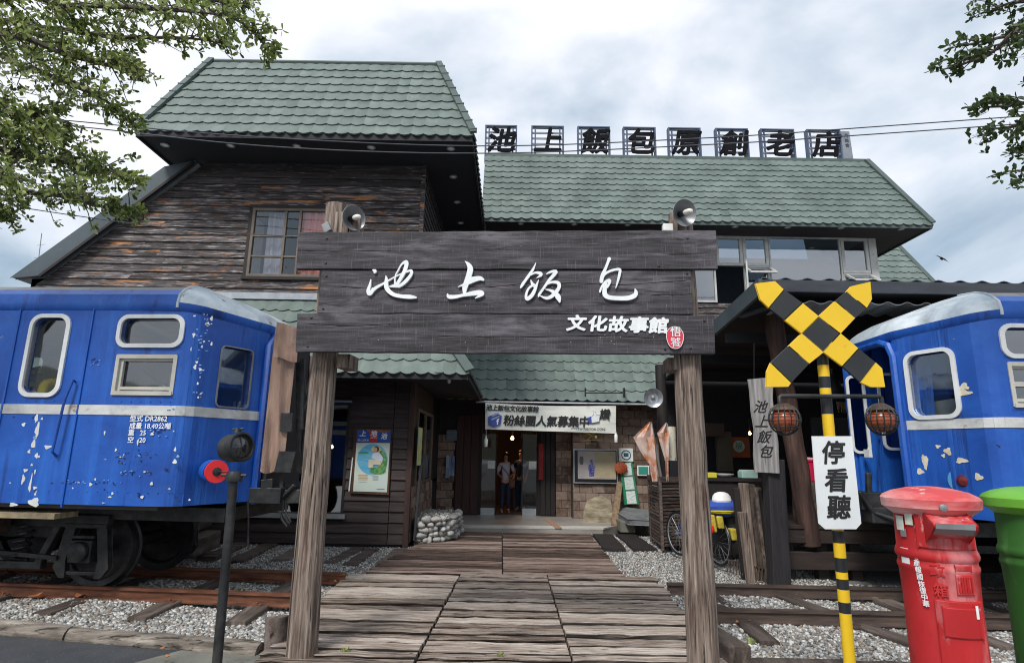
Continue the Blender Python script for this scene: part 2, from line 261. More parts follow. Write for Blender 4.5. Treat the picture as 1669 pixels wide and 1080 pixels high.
def frame4(O, X, Y, Z):
    m = Matrix((Vector(X), Vector(Y), Vector(Z))).transposed().to_4x4(); m.translation = Vector(O); return m
def text(body, name, mat, parent, O, X, Y, size, depth=.004, offset=0, shear=0, align='CENTER', sx=1, spacing=1, bold=0, **kw):
    offset = 0
    c = bpy.data.curves.new(name, 'FONT'); c.body = body; c.size = size; c.extrude = depth/2; c.offset = offset; c.shear = shear; c.align_x = align; c.align_y = 'CENTER'; c.space_character = spacing
    c.resolution_u = 2
    t = bpy.data.objects.new(name, c); link(t); bpy.context.view_layer.update()
    me = bpy.data.meshes.new_from_object(t.evaluated_get(bpy.context.evaluated_depsgraph_get())); bpy.data.objects.remove(t); bpy.data.curves.remove(c)
    if bold:
        b_ = MB(); v0 = [v.co.copy() for v in me.vertices]; f0 = [tuple(p.vertices) for p in me.polygons]
        for k_, (qx, qy) in enumerate([(-1, 0), (1, 0), (0, -1), (0, 1), (-.7, -.7), (.7, .7), (-.7, .7), (.7, -.7)]): b_.add([(v.x+qx*bold, v.y+qy*bold, v.z+k_*.00012) for v in v0], f0)
        me = bpy.data.meshes.new(name); me.from_pydata(b_.v, [], b_.f)
    X = Vector(X).normalized(); Y = Vector(Y).normalized(); Z = X.cross(Y); Mx = frame4(O, X, Y, Z) @ Matrix.Diagonal((sx, 1, 1, 1))
    if parent: Mx = Matrix.Translation(-ORG[parent.name]) @ Mx
    me.transform(Mx); me.materials.clear(); me.materials.append(mat); me.name = name
    o = bpy.data.objects.new(name, me); link(o); o.parent = parent; ORG[o.name] = ORG[parent.name] if parent else Vector((0, 0, 0))
    return tag(o, **kw) if kw else o
def catmull(P, k=5):
    P = np.array(P, float); Q = []
    for i in range(len(P)-1):
        a = P[max(i-1, 0)]; b = P[i]; c = P[i+1]; d = P[min(i+2, len(P)-1)]
        for t in np.linspace(0, 1, k, endpoint=False): Q.append(.5*((2*b)+(-a+c)*t+(2*a-5*b+4*c-d)*t*t+(-a+3*b-3*c+d)*t**3))
    Q.append(P[-1]); return np.array(Q)
def brush(mb, strokes, mapf, nrm, thick, lift=0.0):
    """calligraphy: each stroke a list (x, y, width); raised bodies with a rounded end"""
    nrm = Vector(nrm)
    for si, st in enumerate(strokes):
        Q = catmull(st, 5); K = len(Q); top = []; bot = []
        d = np.gradient(Q[:, :2], axis=0); d /= (np.linalg.norm(d, axis=1)[:, None]+1e-9); nx = np.stack([-d[:, 1], d[:, 0]], 1); w = np.maximum(Q[:, 2], 2)/2
        pts = []
        a = Q[:, :2]+nx*w[:, None]; b = Q[:, :2]-nx*w[:, None]
        for i in range(K):
            z = nrm*(thick+lift+si*.0007+i*.00004)
            A = mapf(*a[i]); B = mapf(*b[i]); top += [A+z, B+z]; bot += [A, B]
        n = 2*K; f = []
        for i in range(K-1):
            j = 2*i; f += [(j, j+1, j+3, j+2), (j, j+2, n+j+2, n+j), (j+1, n+j+1, n+j+3, j+3)]
        f += [(0, n, n+1, 1), (n-2, n-1, 2*n-1, 2*n-2)]
        mb.add(top+bot, f)
        for i in (0, K-1):   # round caps
            r = w[i]; c = Q[i, :2]; z = nrm*(thick+lift+si*.0007+i*.00004-.0003)
            P = [mapf(c[0]+r*cos(t), c[1]+r*sin(t)) for t in np.linspace(0, 2*pi, 9)[:-1]]
            mb.prism([p+z for p in P], -z)
    return mb
def board_mesh(name, L_, W, T, mat, warp=0.0, seed=0, groove=0):
    r = random.Random(seed); k = 10 if groove else 6; vs = []; n = 0
    gy = [r.uniform(-.30, -.05)*W, r.uniform(.05, .32)*W][:groove]; edge = .018 if groove else .010
    for i in range(k+1):
        x = -L_/2+L_*i/k; j0 = r.uniform(-1, 1)*warp; j1 = r.uniform(-1, 1)*warp; h = r.uniform(-1, 1)*warp*.35
        P = [(-W/2+(.045 if groove else 0), -T), (-W/2+(.003 if groove else 0), -(.007 if groove else edge)), (-W/2+(.004 if groove else edge*.8), 0)]  # near edge undercut, shaped so the gaps between planks turn dark
        for g in gy: d = r.choice([0, .012, .028, .032]); g2 = g+r.uniform(-.006, .006); P += [(g2-.012, 0), (g2+.008, -d), (g2+.010, -.001)]
        P += [(W/2-edge*.8, 0), (W/2, -edge), (W/2, -T)]; n = len(P)
        for (y, z) in P: vs.append((x, y+(j0 if y < -W*.4 else j1 if y > W*.4 else 0), z+(h if z > -T else 0)))
    fs = []
    for i in range(k):
        for j in range(n-1): a = i*n+j; fs.append((a, a+1, a+n+1, a+n))
    fs.append(tuple(range(n-1, -1, -1))); fs.append(tuple(k*n+j for j in range(n)))
    me = bpy.data.meshes.new(name); me.from_pydata(vs, [], fs); me.materials.append(mat); return me
# ================= SETTING
g = MB(); g.quad((-400, -60, -.16), (400, -60, -.16), (400, 900, -.16), (-400, 900, -.16)); g.build('ground', gravel_bed, kind='structure')
def sheet(name, mat, pts, z, th=.05): return MB().prism([(x, y, z) for x, y in pts], (0, 0, -th)).build(name, mat, kind='structure')
sheet('asphalt_road', asphalt, [(-40, -20), (-2.02, -20), (-2.02, 5.55), (-3.4, 5.72), (-4.8, 6.0), (-9, 6.75), (-40, 6.8)], -.07)
sheet('concrete_apron', concrete, [(-3.35, 4.7), (-2.0, 4.7), (-2.0, 5.52), (-2.75, 5.62)], -.063, .04)
def grav_z(x, y): return -.055 + .03*sin(x*1.7)*cos(y*1.3)
hv = []; hf = []; nh = 72
for i in range(nh):
    a_ = 2*pi*i/nh; h_ = 22+9*sin(a_*3+1)+5*sin(a_*7)+3*sin(a_*17)
    for (r_, z_) in ((170, -1), (215, h_*.55), (250, h_), (330, h_*.8), (380, -1)): hv.append((cos(a_)*r_, sin(a_)*r_, z_))
for i in range(nh):
    for j in range(4): hf.append((i*5+j, ((i+1) % nh)*5+j, ((i+1) % nh)*5+j+1, i*5+j+1))
MB().add(hv, hf).build('unseen_hills', M('wooded_hills', [(.02, .035, .015), (.05, .07, .03)], scale=.05, bump=0), kind='structure', smooth=True)  # unseen ring of hills, added for window reflections and a darker horizon
# gravel bed sheet with relief + loose stones
nx_, ny_ = 90, 60
def gsheet(name, x0, x1, yf, y1):
    vs = []; fs = []
    for j in range(ny_+1):
        for i in range(nx_+1):
            x = x0+(x1-x0)*i/nx_; ya = yf(x); y = ya+(y1-ya)*j/ny_; vs.append((x, y, grav_z(x, y)-.02+random.uniform(-.006, .006)))
    for j in range(ny_):
        for i in range(nx_): a = j*(nx_+1)+i; fs.append((a, a+1, a+nx_+2, a+nx_+1))
    MB().add(vs, fs).build(name, gravel_bed, kind='structure')
kl = lambda x: 5.48-.175*(x+2.15) if x < 0 else 5.35
gsheet('gravel_ground', -11, -1.9, kl, 12.2)
gsheet('gravel_ground', -1.9, 14, lambda x: 8.3 if x < 1.9 else 5.35, 13.6)
ico = bmesh.new(); bmesh.ops.create_icosphere(ico, subdivisions=1, radius=1); icv = np.array([v.co[:] for v in ico.verts]); icf = np.array([[v.index for v in f.verts] for f in ico.faces])
octv = np.array([(1, 0, 0), (0, 1, 0), (-1, 0, 0), (0, -1, 0), (0, 0, 1), (0, 0, -1)], float); octf = np.array([(0, 1, 4), (1, 2, 4), (2, 3, 4), (3, 0, 4), (1, 0, 5), (2, 1, 5), (3, 2, 5), (0, 3, 5)])
def pebbles(name, P, size, near, **kw):
    n = len(P); bv, bf = (icv, icf) if near else (octv, octf); k = len(bv)
    s = size*rng.uniform(.55, 1.25, (n, 1, 1))*rng.uniform(.65, 1.25, (n, 1, 3)); s[:, :, 2] *= .7
    v = bv[None]*(1+rng.uniform(-.28, .28, (n, k, 1)))*s
    a = rng.uniform(0, 2*pi, n); tt = rng.uniform(-.7, .7, n); ca, sa = np.cos(a)[:, None], np.sin(a)[:, None]; ct, st = np.cos(tt)[:, None], np.sin(tt)[:, None]
    x, y, z = v[..., 0], v[..., 1], v[..., 2]; y, z = y*ct-z*st, y*st+z*ct; x, y = x*ca-y*sa, x*sa+y*ca
    v = np.stack([x, y, z], -1)+P[:, None, :]; f = (bf[None]+np.arange(n)[:, None, None]*k)
    me = bpy.data.meshes.new(name); nf = n*len(bf); me.vertices.add(n*k); me.vertices.foreach_set('co', v.ravel()); me.loops.add(nf*3); me.loops.foreach_set('vertex_index', f.ravel().astype(np.int32))
    me.polygons.add(nf); me.polygons.foreach_set('loop_start', np.arange(nf, dtype=np.int32)*3); me.update(calc_edges=True); me.materials.append(gravel_m)
    o = link(bpy.data.objects.new(name, me)); ORG[o.name] = Vector((0, 0, 0)); return tag(o, kind='stuff', **kw)
def scatter(n, x0, x1, y0, y1, ok):
    P = rng.uniform((x0, y0), (x1, y1), (n, 2)); P = P[[ok(x, y) for x, y in P]]
    return np.array([(x, y, grav_z(x, y)-.016+rng.uniform(-.006, .010)) for x, y in P])
railN = lambda x: 6.72-.088*x if x < 1.5 else 6.60-.02*(x-1.5)
railF = lambda x: 7.93-.078*x if x < 1.5 else 7.82-.03*(x-1.5)
okL = lambda x, y: y > kl(x)+.06 and y < 12 and (x < -2.0-.0*(y)) and abs(y-railN(x)) > .07 and abs(y-railF(x)) > .07
okF = lambda x, y: x > -11 and ((x < -1.98) or (x < -1.72 and y > 8.7))
okR = lambda x, y: x > 1.95
pebbles('loose_gravel', scatter(30000, -6.6, -1.95, 5.4, 8.4, okL), .022, True, label='grey loose gravel under and in front of the left rails', cat='gravel')
pebbles('loose_gravel', scatter(30000, -7.5, -1.6, 8.4, 11.3, okF), .020, False, label='pale fine gravel between the left rails and the dark wooden wall', cat='gravel')
pebbles('loose_gravel', scatter(28000, 1.95, 7.5, 5.4, 8.6, okR), .021, True, label='grey loose gravel around the right rails', cat='gravel')
pebbles('loose_gravel', scatter(26000, 1.5, 4.6, 8.6, 13.1, lambda x, y: x > 1.62+.05*(y < 8.9)+(.35 if y < 8.9 else 0)), .019, False, label='pale fine gravel by the bicycle and the slatted box', cat='gravel')
# ---- railway track
trk = thing('railway_track', 'rusty railway track on timber sleepers crossing in front of the building under both blue railcars', 'railway track', (0, 7.2, -.1))
def rail(f, x0, x1, mat):
    b = MB(); prof = [(-.062, 0), (-.062, .012), (-.012, .03), (-.010, .095), (-.034, .105), (-.034, .135), (.034, .135), (.034, .105), (.010, .095), (.012, .03), (.062, .012), (.062, 0)]
    k = 14; n = len(prof); vs = []; fs = []
    for i in range(k+1):
        x = x0+(x1-x0)*i/k; y = f(x); vs += [(x, y+p, q-.045) for p, q in prof]
    for i in range(k):
        for j in range(n): fs.append((i*n+j, i*n+(j+1) % n, (i+1)*n+(j+1) % n, (i+1)*n+j))
    fs += [tuple(range(n)), tuple(range(k*n+n-1, k*n-1, -1))]
    b.add(vs, fs); o = b.build('rail', [mat, rail_top], trk)
    for p in o.data.polygons:
        if p.normal.z > .9 and p.center.z > .12-.045+.0 + .1: p.material_index = 1
    return o
rail(railN, -13, -2.2, rail_rust); rail(railF, -13, -2.12, rail_rust); rail(railN, 2.06, 13, rail_dark); rail(railF, 2.0, 13, rail_dark)
sl = [board_mesh('sleeper', 2.5, .2, .14, sleeper_wood, .016, i) for i in range(3)]
for m_ in sl:    # lay along Y
    m_.transform(Matrix.Rotation(pi/2, 4, 'Z'))
for i, x in enumerate([-2.75, -3.75, -4.75, -5.75, -6.75, -7.75, -8.75, 2.5, 3.55, 4.6, 5.65, 6.7, 7.75]):
    y = (railN(x)+railF(x))/2; inst(sl[i % 3], 'sleeper', trk, Matrix.Translation((x, y-.05, -.022)) @ Matrix.Rotation(random.uniform(-.05, .05)+(.25 if abs(x-3.55) < .1 else 0), 4, 'Z'))
for i, x in enumerate([-2.75, -3.75, -4.75, -5.75, -6.75, 2.5, 3.55, 4.6, 5.65]):
    for f_ in (railN, railF):
        for sg_ in (-1, 1): MB().box(x-.06, x+.06, f_(x)+sg_*.10-.035, f_(x)+sg_*.10+.035, -.045, -.012).lathe([(.018, 0), (.018, .018), (.008, .026), (.001, .027)], (x, f_(x)+sg_*.095, -.014), (0, 0, 1), 6).build('rail_fastening', rail_rust if x < 0 else rail_dark, trk)
# old timbers laid in the gravel behind the track
for i, (x0, y0, x1, y1, w_, lb) in enumerate([(338, 908, 395, 885, .25, 'short dark timber in the gravel furthest left behind the rails'), (385, 912, 445, 884, .22, 'weathered timber in the gravel second from the left'), (455, 912, 500, 888, .2, 'timber in the gravel partly behind the left gate post'),
      (534, 918, 585, 892, .22, 'timber in the gravel just right of the left gate post'), (570, 920, 608, 893, .2, 'split brown timber in the gravel beside the gate post timber'), (625, 918, 655, 893, .21, 'timber in the gravel touching the boardwalk edge'), (648, 918, 680, 893, .2, 'double timber end at the left edge of the far boardwalk')]):
    A = gd(x0, y0, -.03); B = gd(x1, y1, -.03); d = (B-A); me = board_mesh('laid_timber', d.length, w_*1.1, .1, sleeper_wood, .02, 20+i); c = (A+B)/2; 
    o = link(bpy.data.objects.new('laid_timber', me)); o.location = (c.x, c.y, -.012-.002*i); o.rotation_euler = (0, 0, math.atan2(d.y, d.x)); tag(o, lb, 'timber', 'old timbers laid in the gravel')
for i, (x0, y0, x1, y1, lb) in enumerate([(983, 870, 1002, 893, 'dark wooden slab on the gravel nearest the boardwalk'), (1020, 870, 1052, 893, 'dark wooden slab on the gravel nearest the slatted box')]):
    A = gd(x0, y0, 0); B = gd(x1, y1, 0); d = B-A; me = board_mesh('wooden_slab', d.length, .42, .06, dark_wood, .015, 40+i); c = (A+B)/2
    o = link(bpy.data.objects.new('wooden_slab', me)); o.location = (c.x, c.y, .0); o.rotation_euler = (0, 0, math.atan2(d.y, d.x)); tag(o, lb, 'wooden slab')
# ---- kerb logs, stumps
def log(name, A, B, r, mat, label, cat, n=12, wob=.012):
    A, B = Vector(A), Vector(B); pts = [A.lerp(B, i/n)+V(random.uniform(-wob, wob), random.uniform(-wob, wob), random.uniform(-wob, wob)*.6) for i in range(n+1)]
    return MB().tube(pts, [r*random.uniform(.93, 1.07) for _ in pts], 12).build(name, mat, None, smooth=True, label=label, category=cat) if 0 else tag(MB().tube(pts, [r*random.uniform(.93, 1.07) for _ in pts], 12).build(name, mat, None, smooth=True), label, cat)
log('kerb_log', (-9.5, 6.78, -.045), (-4.0, 5.83, -.05), .085, kerb_wood, 'long pale log kerb between asphalt and gravel, outer left piece', 'log')
log('kerb_log', (-3.98, 5.8, -.05), (-2.12, 5.47, -.05), .08, kerb_wood, 'log kerb piece between asphalt and gravel that ends at the boardwalk stump', 'log')
log('kerb_log', (1.95, 5.28, -.06), (4.4, 5.2, -.06), .085, sleeper_wood, 'dark log kerb in front of the gravel on the right', 'log')
for (x0, y0), r, hh, lb in [((448, 1045), .10, .2, 'cut wooden stump at the left edge of the boardwalk')]:
    c = gd(x0, y0); tag(MB().tube([(c.x, c.y, -.1), (c.x+.01, c.y, hh*.5), (c.x, c.y+.01, hh)], [r, r*.98, r*1.02], 14).build('stump', sleeper_wood, None, True), lb, 'stump')
c = gd(1195, 1072)
tag(MB().fr((c.x-.02, c.y+.25, .02), (.10, .02, 0), (-.05, .34, 0), (0, 0, .10)).build('edge_beam', sleeper_wood, None, bevel=.012), 'squared dark timber end beside the boardwalk on the right', 'timber')
# ---- boardwalk
bw = thing('boardwalk', 'weathered plank boardwalk leading under the wooden gate to the entrance', 'boardwalk', (0, 8, 0))
MB().box(-1.95, 1.75, 4.3, 8.55, -.16, -.075).box(-1.5, 1.45, 8.6, 12.9, -.15, -.05).build('underframe', dark_wood, bw)
meshes = {}
def plank(L_, W, mat, x, y, z, rot):
    k = (round(L_, 1), round(W, 2), mat.name, random.randrange(3))
    if k not in meshes: meshes[k] = board_mesh('plank', k[0], W, .05, mat, .014 if mat is deck_near else .009, len(meshes), 2)
    o = inst(meshes[k], 'plank', bw, Matrix.Translation((x, y, z)) @ Matrix.Rotation(rot, 4, 'Z') @ Matrix.Rotation(random.uniform(-.012, .012), 4, 'X') @ Matrix.Diagonal((L_/k[0], 1, 1, 1)))
y = 4.35
while y < 8.55:
    W = random.choice([.12, .14, .17, .20]); t = (y-5.1)/3.5
    le = -2.02-.2*t+random.uniform(-.03, .03); s1 = -.74+.08*t; s2 = .54-.0*t; re = 1.82+.22*t+random.uniform(-.04, .04)
    for a, b in ((le, s1-.012), (s1+.012, s2-.010), (s2+.010, re)):
        if b-a > .1: plank(b-a, W, deck_near, (a+b)/2, y+W/2+random.uniform(-.006, .006), random.uniform(-.016, .012), random.uniform(-.013, .013)-.004)
    y += W+random.uniform(.022, .044)
y = 8.66
while y < 12.88:
    W = random.choice([.14, .16, .18]); t = (y-8.7)/4.2
    le = -2.0+.55*t+random.uniform(-.03, .03) if t < .75 else -1.5; s = -.08-.06*t; re = 1.62+.1*t+random.uniform(-.02, .02)
    for a, b in ((le, s-.01), (s+.01, re)): plank(b-a, W, deck_far, (a+b)/2, y+W/2, random.uniform(-.004, .004)+.004, random.uniform(-.004, .004))
    y += W+random.uniform(.022, .034)
# small weeds and dry leaves
def weed(px, py, lb, s=.05, z=0):
    c = gd(px, py, z); b = MB()
    for _ in range(16):
        a = random.uniform(0, 6.28); r_ = random.uniform(.4, 1)*s; p = c+V(random.uniform(-s, s)*.6, random.uniform(-s, s)*.4, 0); q = p+V(cos(a)*r_*.7, sin(a)*r_*.7, r_); w_ = V(-sin(a), cos(a), 0)*s*.14
        b.quad(p-w_*.4, p+w_*.4, (p+q)/2+w_+V(0, 0, s*.2), q, (p+q)/2-w_+V(0, 0, s*.2))
    tag(b.build('weed', leaf_m, None), lb, 'weed')
weed(390, 962, 'small green weed between the rails left of the gate'); weed(563, 938, 'green weed at the end of the far left rail'); weed(470, 1030, 'green weed by the stump at the boardwalk edge', .06); weed(563, 1063, 'low grass tuft growing between boardwalk planks', .05); weed(1225, 1048, 'small weed in the gravel right of the gate', .06, -.05); weed(815, 1068, 'faint grass tuft in the middle boardwalk seam', .04)
dry = flat('dry_leaf', (.36, .13, .045), .8, var=.5)
for i, (px, py, s, lb) in enumerate([(52, 975, .10, 'large curled dry leaf under the near left rail'), (130, 975, .09, 'curled dry leaf beside the sleeper'), (532, 948, .05, 'orange dry leaf at the end of the far left rail'), (545, 951, .05, 'second orange dry leaf beside the boardwalk planks'), (272, 1076, .04, 'tan dry leaf on the concrete apron'), (402, 1055, .05, 'reddish dry leaf by the boardwalk edge'), (1203, 1018, .04, 'brown dry leaf in the gravel right of the gate'), (262, 1062, .035, 'pale leaf on the asphalt edge')]):
    c = gd(px, py, -.03); a = random.uniform(0, 3); X = V(cos(a), sin(a), 0)*s; Y = V(-sin(a), cos(a), 0)*s*.5; Z = V(0, 0, s*.35)
    b = MB().add([c-X+Z, c-X*.4+Y, c+X*.4+Y*.9, c+X+Z*.8, c+X*.4-Y*.9, c-X*.4-Y, c-X*.3-Z*.1, c+X*.3-Z*.1], [(0, 1, 6), (1, 2, 7, 6), (2, 3, 7), (3, 4, 7), (4, 5, 6, 7), (5, 0, 6)]); b.v = [(p[0], p[1], max(p[2], c.z-.004)+.03) for p in b.v]
    tag(b.build('dry_leaf', dry, None, True), lb, 'dry leaf')

# ================= ENTRANCE GATE
gt = thing('entrance_gate', 'tall weathered timber gate with three sign boards and white calligraphy over the boardwalk', 'gate', (0, 5.15, 0))
def post(bx, by, tx, ty, Yt, r, name='post'):
    A = gd(bx, by); B = at(tx, ty, Yt); n = 16; b = MB(); pts = [A.lerp(B, i/n)+V(random.uniform(-1, 1)*.004, random.uniform(-1, 1)*.004, 0) for i in range(n+1)]; pts[0].z = -.1
    b.tube(pts, [r*(1.06-.16*i/n)*random.uniform(.985, 1.015) for i in range(n+1)], 18); o = b.build(name, post_wood, gt, True); return A, B
GP0 = V(-1.95, 5.13, 2.9); gn = V(.075, 1, 0).normalized()     # back plane of boards
pl = V(-1.68, 5.33, 0)
A1, B1 = post(491, 1064, 549, 336, 5.33, .120); A2, B2 = post(1147, 1098, 1108, 350, 5.03, .118)
gX = V(1, -.075, 0).normalized(); gZ = V(0, 0, 1)
def gp(px, py, off=0): return onp(px, py, GP0, gn)-gn*off
def gboard(pts, seed, th=.055, segs=26):
    """board with slightly uneven edges from its 4 corners (tl, tr, br, bl)"""
    r = random.Random(seed); tl, tr, br, bl = [gp(*p) for p in pts]; top = [tl.lerp(tr, i/segs)+V(0, 0, r.uniform(-.004, .004)) for i in range(segs+1)]; bot = [bl.lerp(br, i/segs)+V(0, 0, r.uniform(-.004, .004)) for i in range(segs+1)]
    vs = []; n = segs+1
    for lst, o in ((top, 0), (bot, 0), (bot, th), (top, th)): vs += [p-gn*o for p in lst]
    fs = []
    for k in range(4):
        for i in range(segs): a = k*n+i; b_ = ((k+1) % 4)*n+i; fs.append((a, a+1, b_+1, b_))
    fs += [(0, n, 2*n, 3*n), (segs, 3*n+segs, 2*n+segs, n+segs)]
    MB().add(vs, fs).build('sign_board', sign_wood, gt, bevel=.005)
gboard([(491, 382), (1164, 379), (1167, 442), (487, 441)], 1, .06)
gboard([(527, 442), (1124, 443), (1129, 514), (521, 512)], 2, .045)
gboard([(489, 513), (1161, 516), (1163, 579), (486, 575)], 3, .06)
for px0, px1, py0, py1 in ((546, 562, 574, 597), (1093, 1108, 580, 600)): 
    a = gp(px0, py0, -.2); b = gp(px1, py1, -.2); MB().fr((a+b)/2, gX*((b-a).length*.36), gn*.12, V(0, 0, abs(a.z-b.z)/2)).build('cross_piece', post_wood, gt)
for px0, px1, py in ((532, 562, 340), (566, 580, 350), (1095, 1122, 352)):
    a = gp(px0, py, -.14); b = gp(px1, 384, -.14); MB().fr((a+b)/2, gX*abs(b.x-a.x)/2, gn*.07, V(0, 0, abs(a.z-b.z)/2)).build('post_head', post_wood, gt, bevel=.01)
c1 = lambda x, y, o=0: gp(590+x/7.586, 420+y/7.586, o)
c2 = lambda x, y, o=0: gp(840+x/7.586, 415+y/7.586, o)
chi = [[(165, 180, 20), (188, 192, 42), (178, 215, 14)], [(138, 295, 10), (122, 370, 30), (104, 430, 40), (118, 470, 46), (150, 440, 44), (160, 405, 22)], [(150, 440, 40), (200, 395, 36), (290, 345, 24), (440, 258, 14), (560, 205, 18), (632, 188, 30), (625, 240, 36), (560, 320, 40), (490, 372, 34), (440, 372, 38), (370, 380, 16)],
       [(432, 300, 14), (440, 240, 14), (470, 185, 15), (515, 110, 22), (568, 80, 42), (572, 120, 48), (545, 200, 42), (490, 300, 38), (450, 365, 42)], [(428, 290, 14), (432, 330, 20), (438, 365, 30)], [(322, 248, 6), (328, 300, 38), (325, 370, 52), (352, 430, 52), (420, 480, 46), (520, 502, 44), (620, 508, 48), (688, 515, 24)]]
shang = [[(1288, 72, 8), (1328, 110, 44), (1352, 165, 68), (1335, 240, 66), (1310, 320, 66), (1285, 395, 60), (1280, 462, 34)], [(1330, 312, 84), (1400, 292, 66), (1470, 280, 50), (1508, 296, 32)], [(1202, 385, 6), (1250, 366, 20), (1295, 350, 36)], [(1074, 472, 14), (1092, 505, 48), (1170, 506, 42), (1260, 488, 36), (1380, 466, 54), (1470, 455, 58), (1500, 470, 46), (1460, 498, 30), (1412, 524, 8)]]
fan = [[(255, 132, 8), (226, 200, 26), (180, 270, 34), (130, 340, 32), (92, 395, 34), (70, 432, 18)], [(192, 278, 14), (250, 250, 24), (308, 258, 40), (318, 280, 32), (268, 312, 8)], [(195, 340, 10), (212, 385, 34), (240, 412, 44)], [(290, 340, 8), (265, 400, 28), (243, 460, 38), (205, 530, 44), (152, 570, 44), (136, 540, 32), (148, 480, 26), (180, 430, 24), (228, 400, 26)],
       [(386, 265, 10), (440, 240, 28), (502, 236, 38), (480, 272, 42), (420, 340, 34), (350, 440, 28), (298, 515, 28), (290, 542, 16)], [(400, 385, 20), (460, 365, 26), (528, 376, 40), (540, 425, 42), (500, 490, 44), (440, 545, 42), (380, 562, 32), (312, 535, 12)], [(375, 455, 8), (430, 466, 26), (490, 500, 50), (530, 552, 64), (546, 604, 26)]]
bao = [[(1152, 82, 46), (1140, 112, 34), (1110, 190, 34), (1070, 280, 44), (1055, 355, 46)], [(1060, 340, 30), (1090, 275, 30), (1150, 235, 28), (1230, 212, 28), (1282, 216, 34), (1275, 280, 32), (1258, 350, 26), (1232, 436, 10)], [(1038, 482, 24), (1060, 425, 26), (1105, 365, 32), (1155, 345, 36), (1150, 380, 34), (1128, 430, 20)], [(1108, 375, 40), (1095, 460, 52), (1102, 520, 58), (1150, 552, 52), (1250, 562, 50), (1380, 560, 54), (1460, 530, 56), (1478, 490, 42), (1466, 450, 12)]]
for nm, st, mp_ in (('chi', chi, c1), ('shang', shang, c1), ('fan', fan, c2), ('bao', bao, c2)):
    b = MB(); brush(b, st, lambda x, y, mp_=mp_: mp_(x, y, .0455), -gn, .022); b.build('calligraphy_character', white_paint, gt)
gsc = (gp(1000, 535)-gp(900, 535)).length/100
for i, (ch, px, py) in enumerate([('文', 938, 531), ('化', 972, 532), ('故', 1005, 533), ('事', 1038, 534), ('館', 1070, 535)]):
    text(ch, 'small_character', white_paint, gt, gp(px, py, .066), gX, gZ, 27*gsc, .012, shear=.12, sx=1.18, bold=.0055)
# red seal
ctr = gp(1097, 553, .062); b = MB(); b.prism([ctr+gX*(cos(t)*13.2*gsc*(1+.05*sin(3*t)))+gZ*(sin(t)*18.5*gsc*(1+.04*cos(2*t))) for t in np.linspace(0, 2*pi, 25)[:-1]], -gn*.02); b.build('red_seal', flat('seal_red', (.62, .035, .07), .5), gt)
b = MB(); b.tube([ctr-gn*.021+gX*(cos(t)*13.3*gsc*(1+.05*sin(3*t)))+gZ*(sin(t)*18.6*gsc*(1+.04*cos(2*t))) for t in np.linspace(0, 2*pi, 25)[:-1]], .003, 5, closed=True); b.build('seal_rim', white_paint, gt)
text('悟', 'seal_character', white_paint, gt, gp(1098, 545, .086), gX, gZ, 17*gsc, .003, bold=.001); text('饕', 'seal_character', white_paint, gt, gp(1098, 562, .086), gX, gZ, 17*gsc, .003, .0008)
for px, py in [(537, 392), (535, 432), (1072, 437), (1118, 392), (535, 452), (530, 505), (1118, 448), (512, 520), (506, 566), (1145, 525), (1123, 569), (1082, 571)]:
    c = gp(px, py, .0605 if not 442 < py < 512 else .0455); MB().lathe([(.011, 0), (.009, .006), (.001, .008)], c, -gn, 8).build('nail', iron, gt)
crk = flat('crack_dark', (.006, .005, .006), .9); crl = flat('crack_pale', (.34, .32, .33), .8)
for pts in ([(560, 469), (640, 472), (720, 468), (790, 470), (850, 466), (930, 463), (1010, 466), (1120, 460)], [(492, 412), (560, 414), (640, 411)], [(700, 548), (820, 551), (960, 549), (1080, 553)], [(1060, 482), (1100, 484), (1126, 481)], [(500, 530), (570, 533), (640, 531)]):
    o_ = .0448 if 442 < pts[0][1] < 512 else .0597; Q = catmull([(x, y+random.uniform(-1, 1), 0) for x, y in pts], 6)
    MB().tube([gp(q[0], q[1]+random.uniform(-.3, .3), o_) for q in Q], [.0005+.0035*abs(sin(i*.9))+.001 for i in range(len(Q))], 4).build('crack', crk, gt)
    MB().tube([gp(q[0], q[1]+1.1+random.uniform(-.3, .3), o_-.0005) for q in Q], [.0005+.0016*abs(sin(i*1.3)) for i in range(len(Q))], 4).build('crack_edge', crl, gt)
for px, py in [(985, 548), (1000, 563), (996, 558), (978, 552), (930, 560), (1010, 551), (1040, 547), (1063, 552), (760, 560), (690, 565), (620, 556), (850, 405), (720, 398), (640, 420), (900, 470), (760, 500), (1085, 500)]:
    MB().lathe([(.005, 0), (.004, .003), (.0005, .004)], gp(px, py, .0605 if not 442 < py < 512 else .0455), -gn, 6).build('staple', crl, gt)
# barn lamps on the gate
def barn_lamp(px, py, Y, r, tilt, lb, elb):
    c = at(px, py, Y); t = thing('barn_lamp', lb, 'lamp', tuple(c), 'lamps above the gate'); ax = Vector(tilt).normalized()
    MB().lathe([(r*.16, -.10), (r*.18, -.05), (r*.42, -.035), (r*.8, .0), (r, .035), (r*.985, .038), (r*.78, .008), (r*.4, -.025), (r*.12, -.045)], c, ax, 28, 1).build('shade', grey_metal, t, True)
    MB().lathe([(.024, -.10), (.028, -.05), (.026, .03), (.022, .035)], c, ax, 12).build('socket', blackp, t, True)
    b = MB(); e_ = c+ax*.03; b.lathe([(.018, 0), (.026, .02), (.027, .07), (.018, .10), (.004, .108)], e_, ax, 12); b.build('bulb', bulb_m, t, True)
    MB().tube([c-ax*.09, c-ax*.15+V(0, .02, .02), Vector(elb)], .012, 8).build('arm', galv, t, True)
barn_lamp(574, 356, 5.14, .120, (.75, -.75, -.15), 'small grey enamel lamp on the left gate post with spiral bulb', at(552, 352, 5.3))
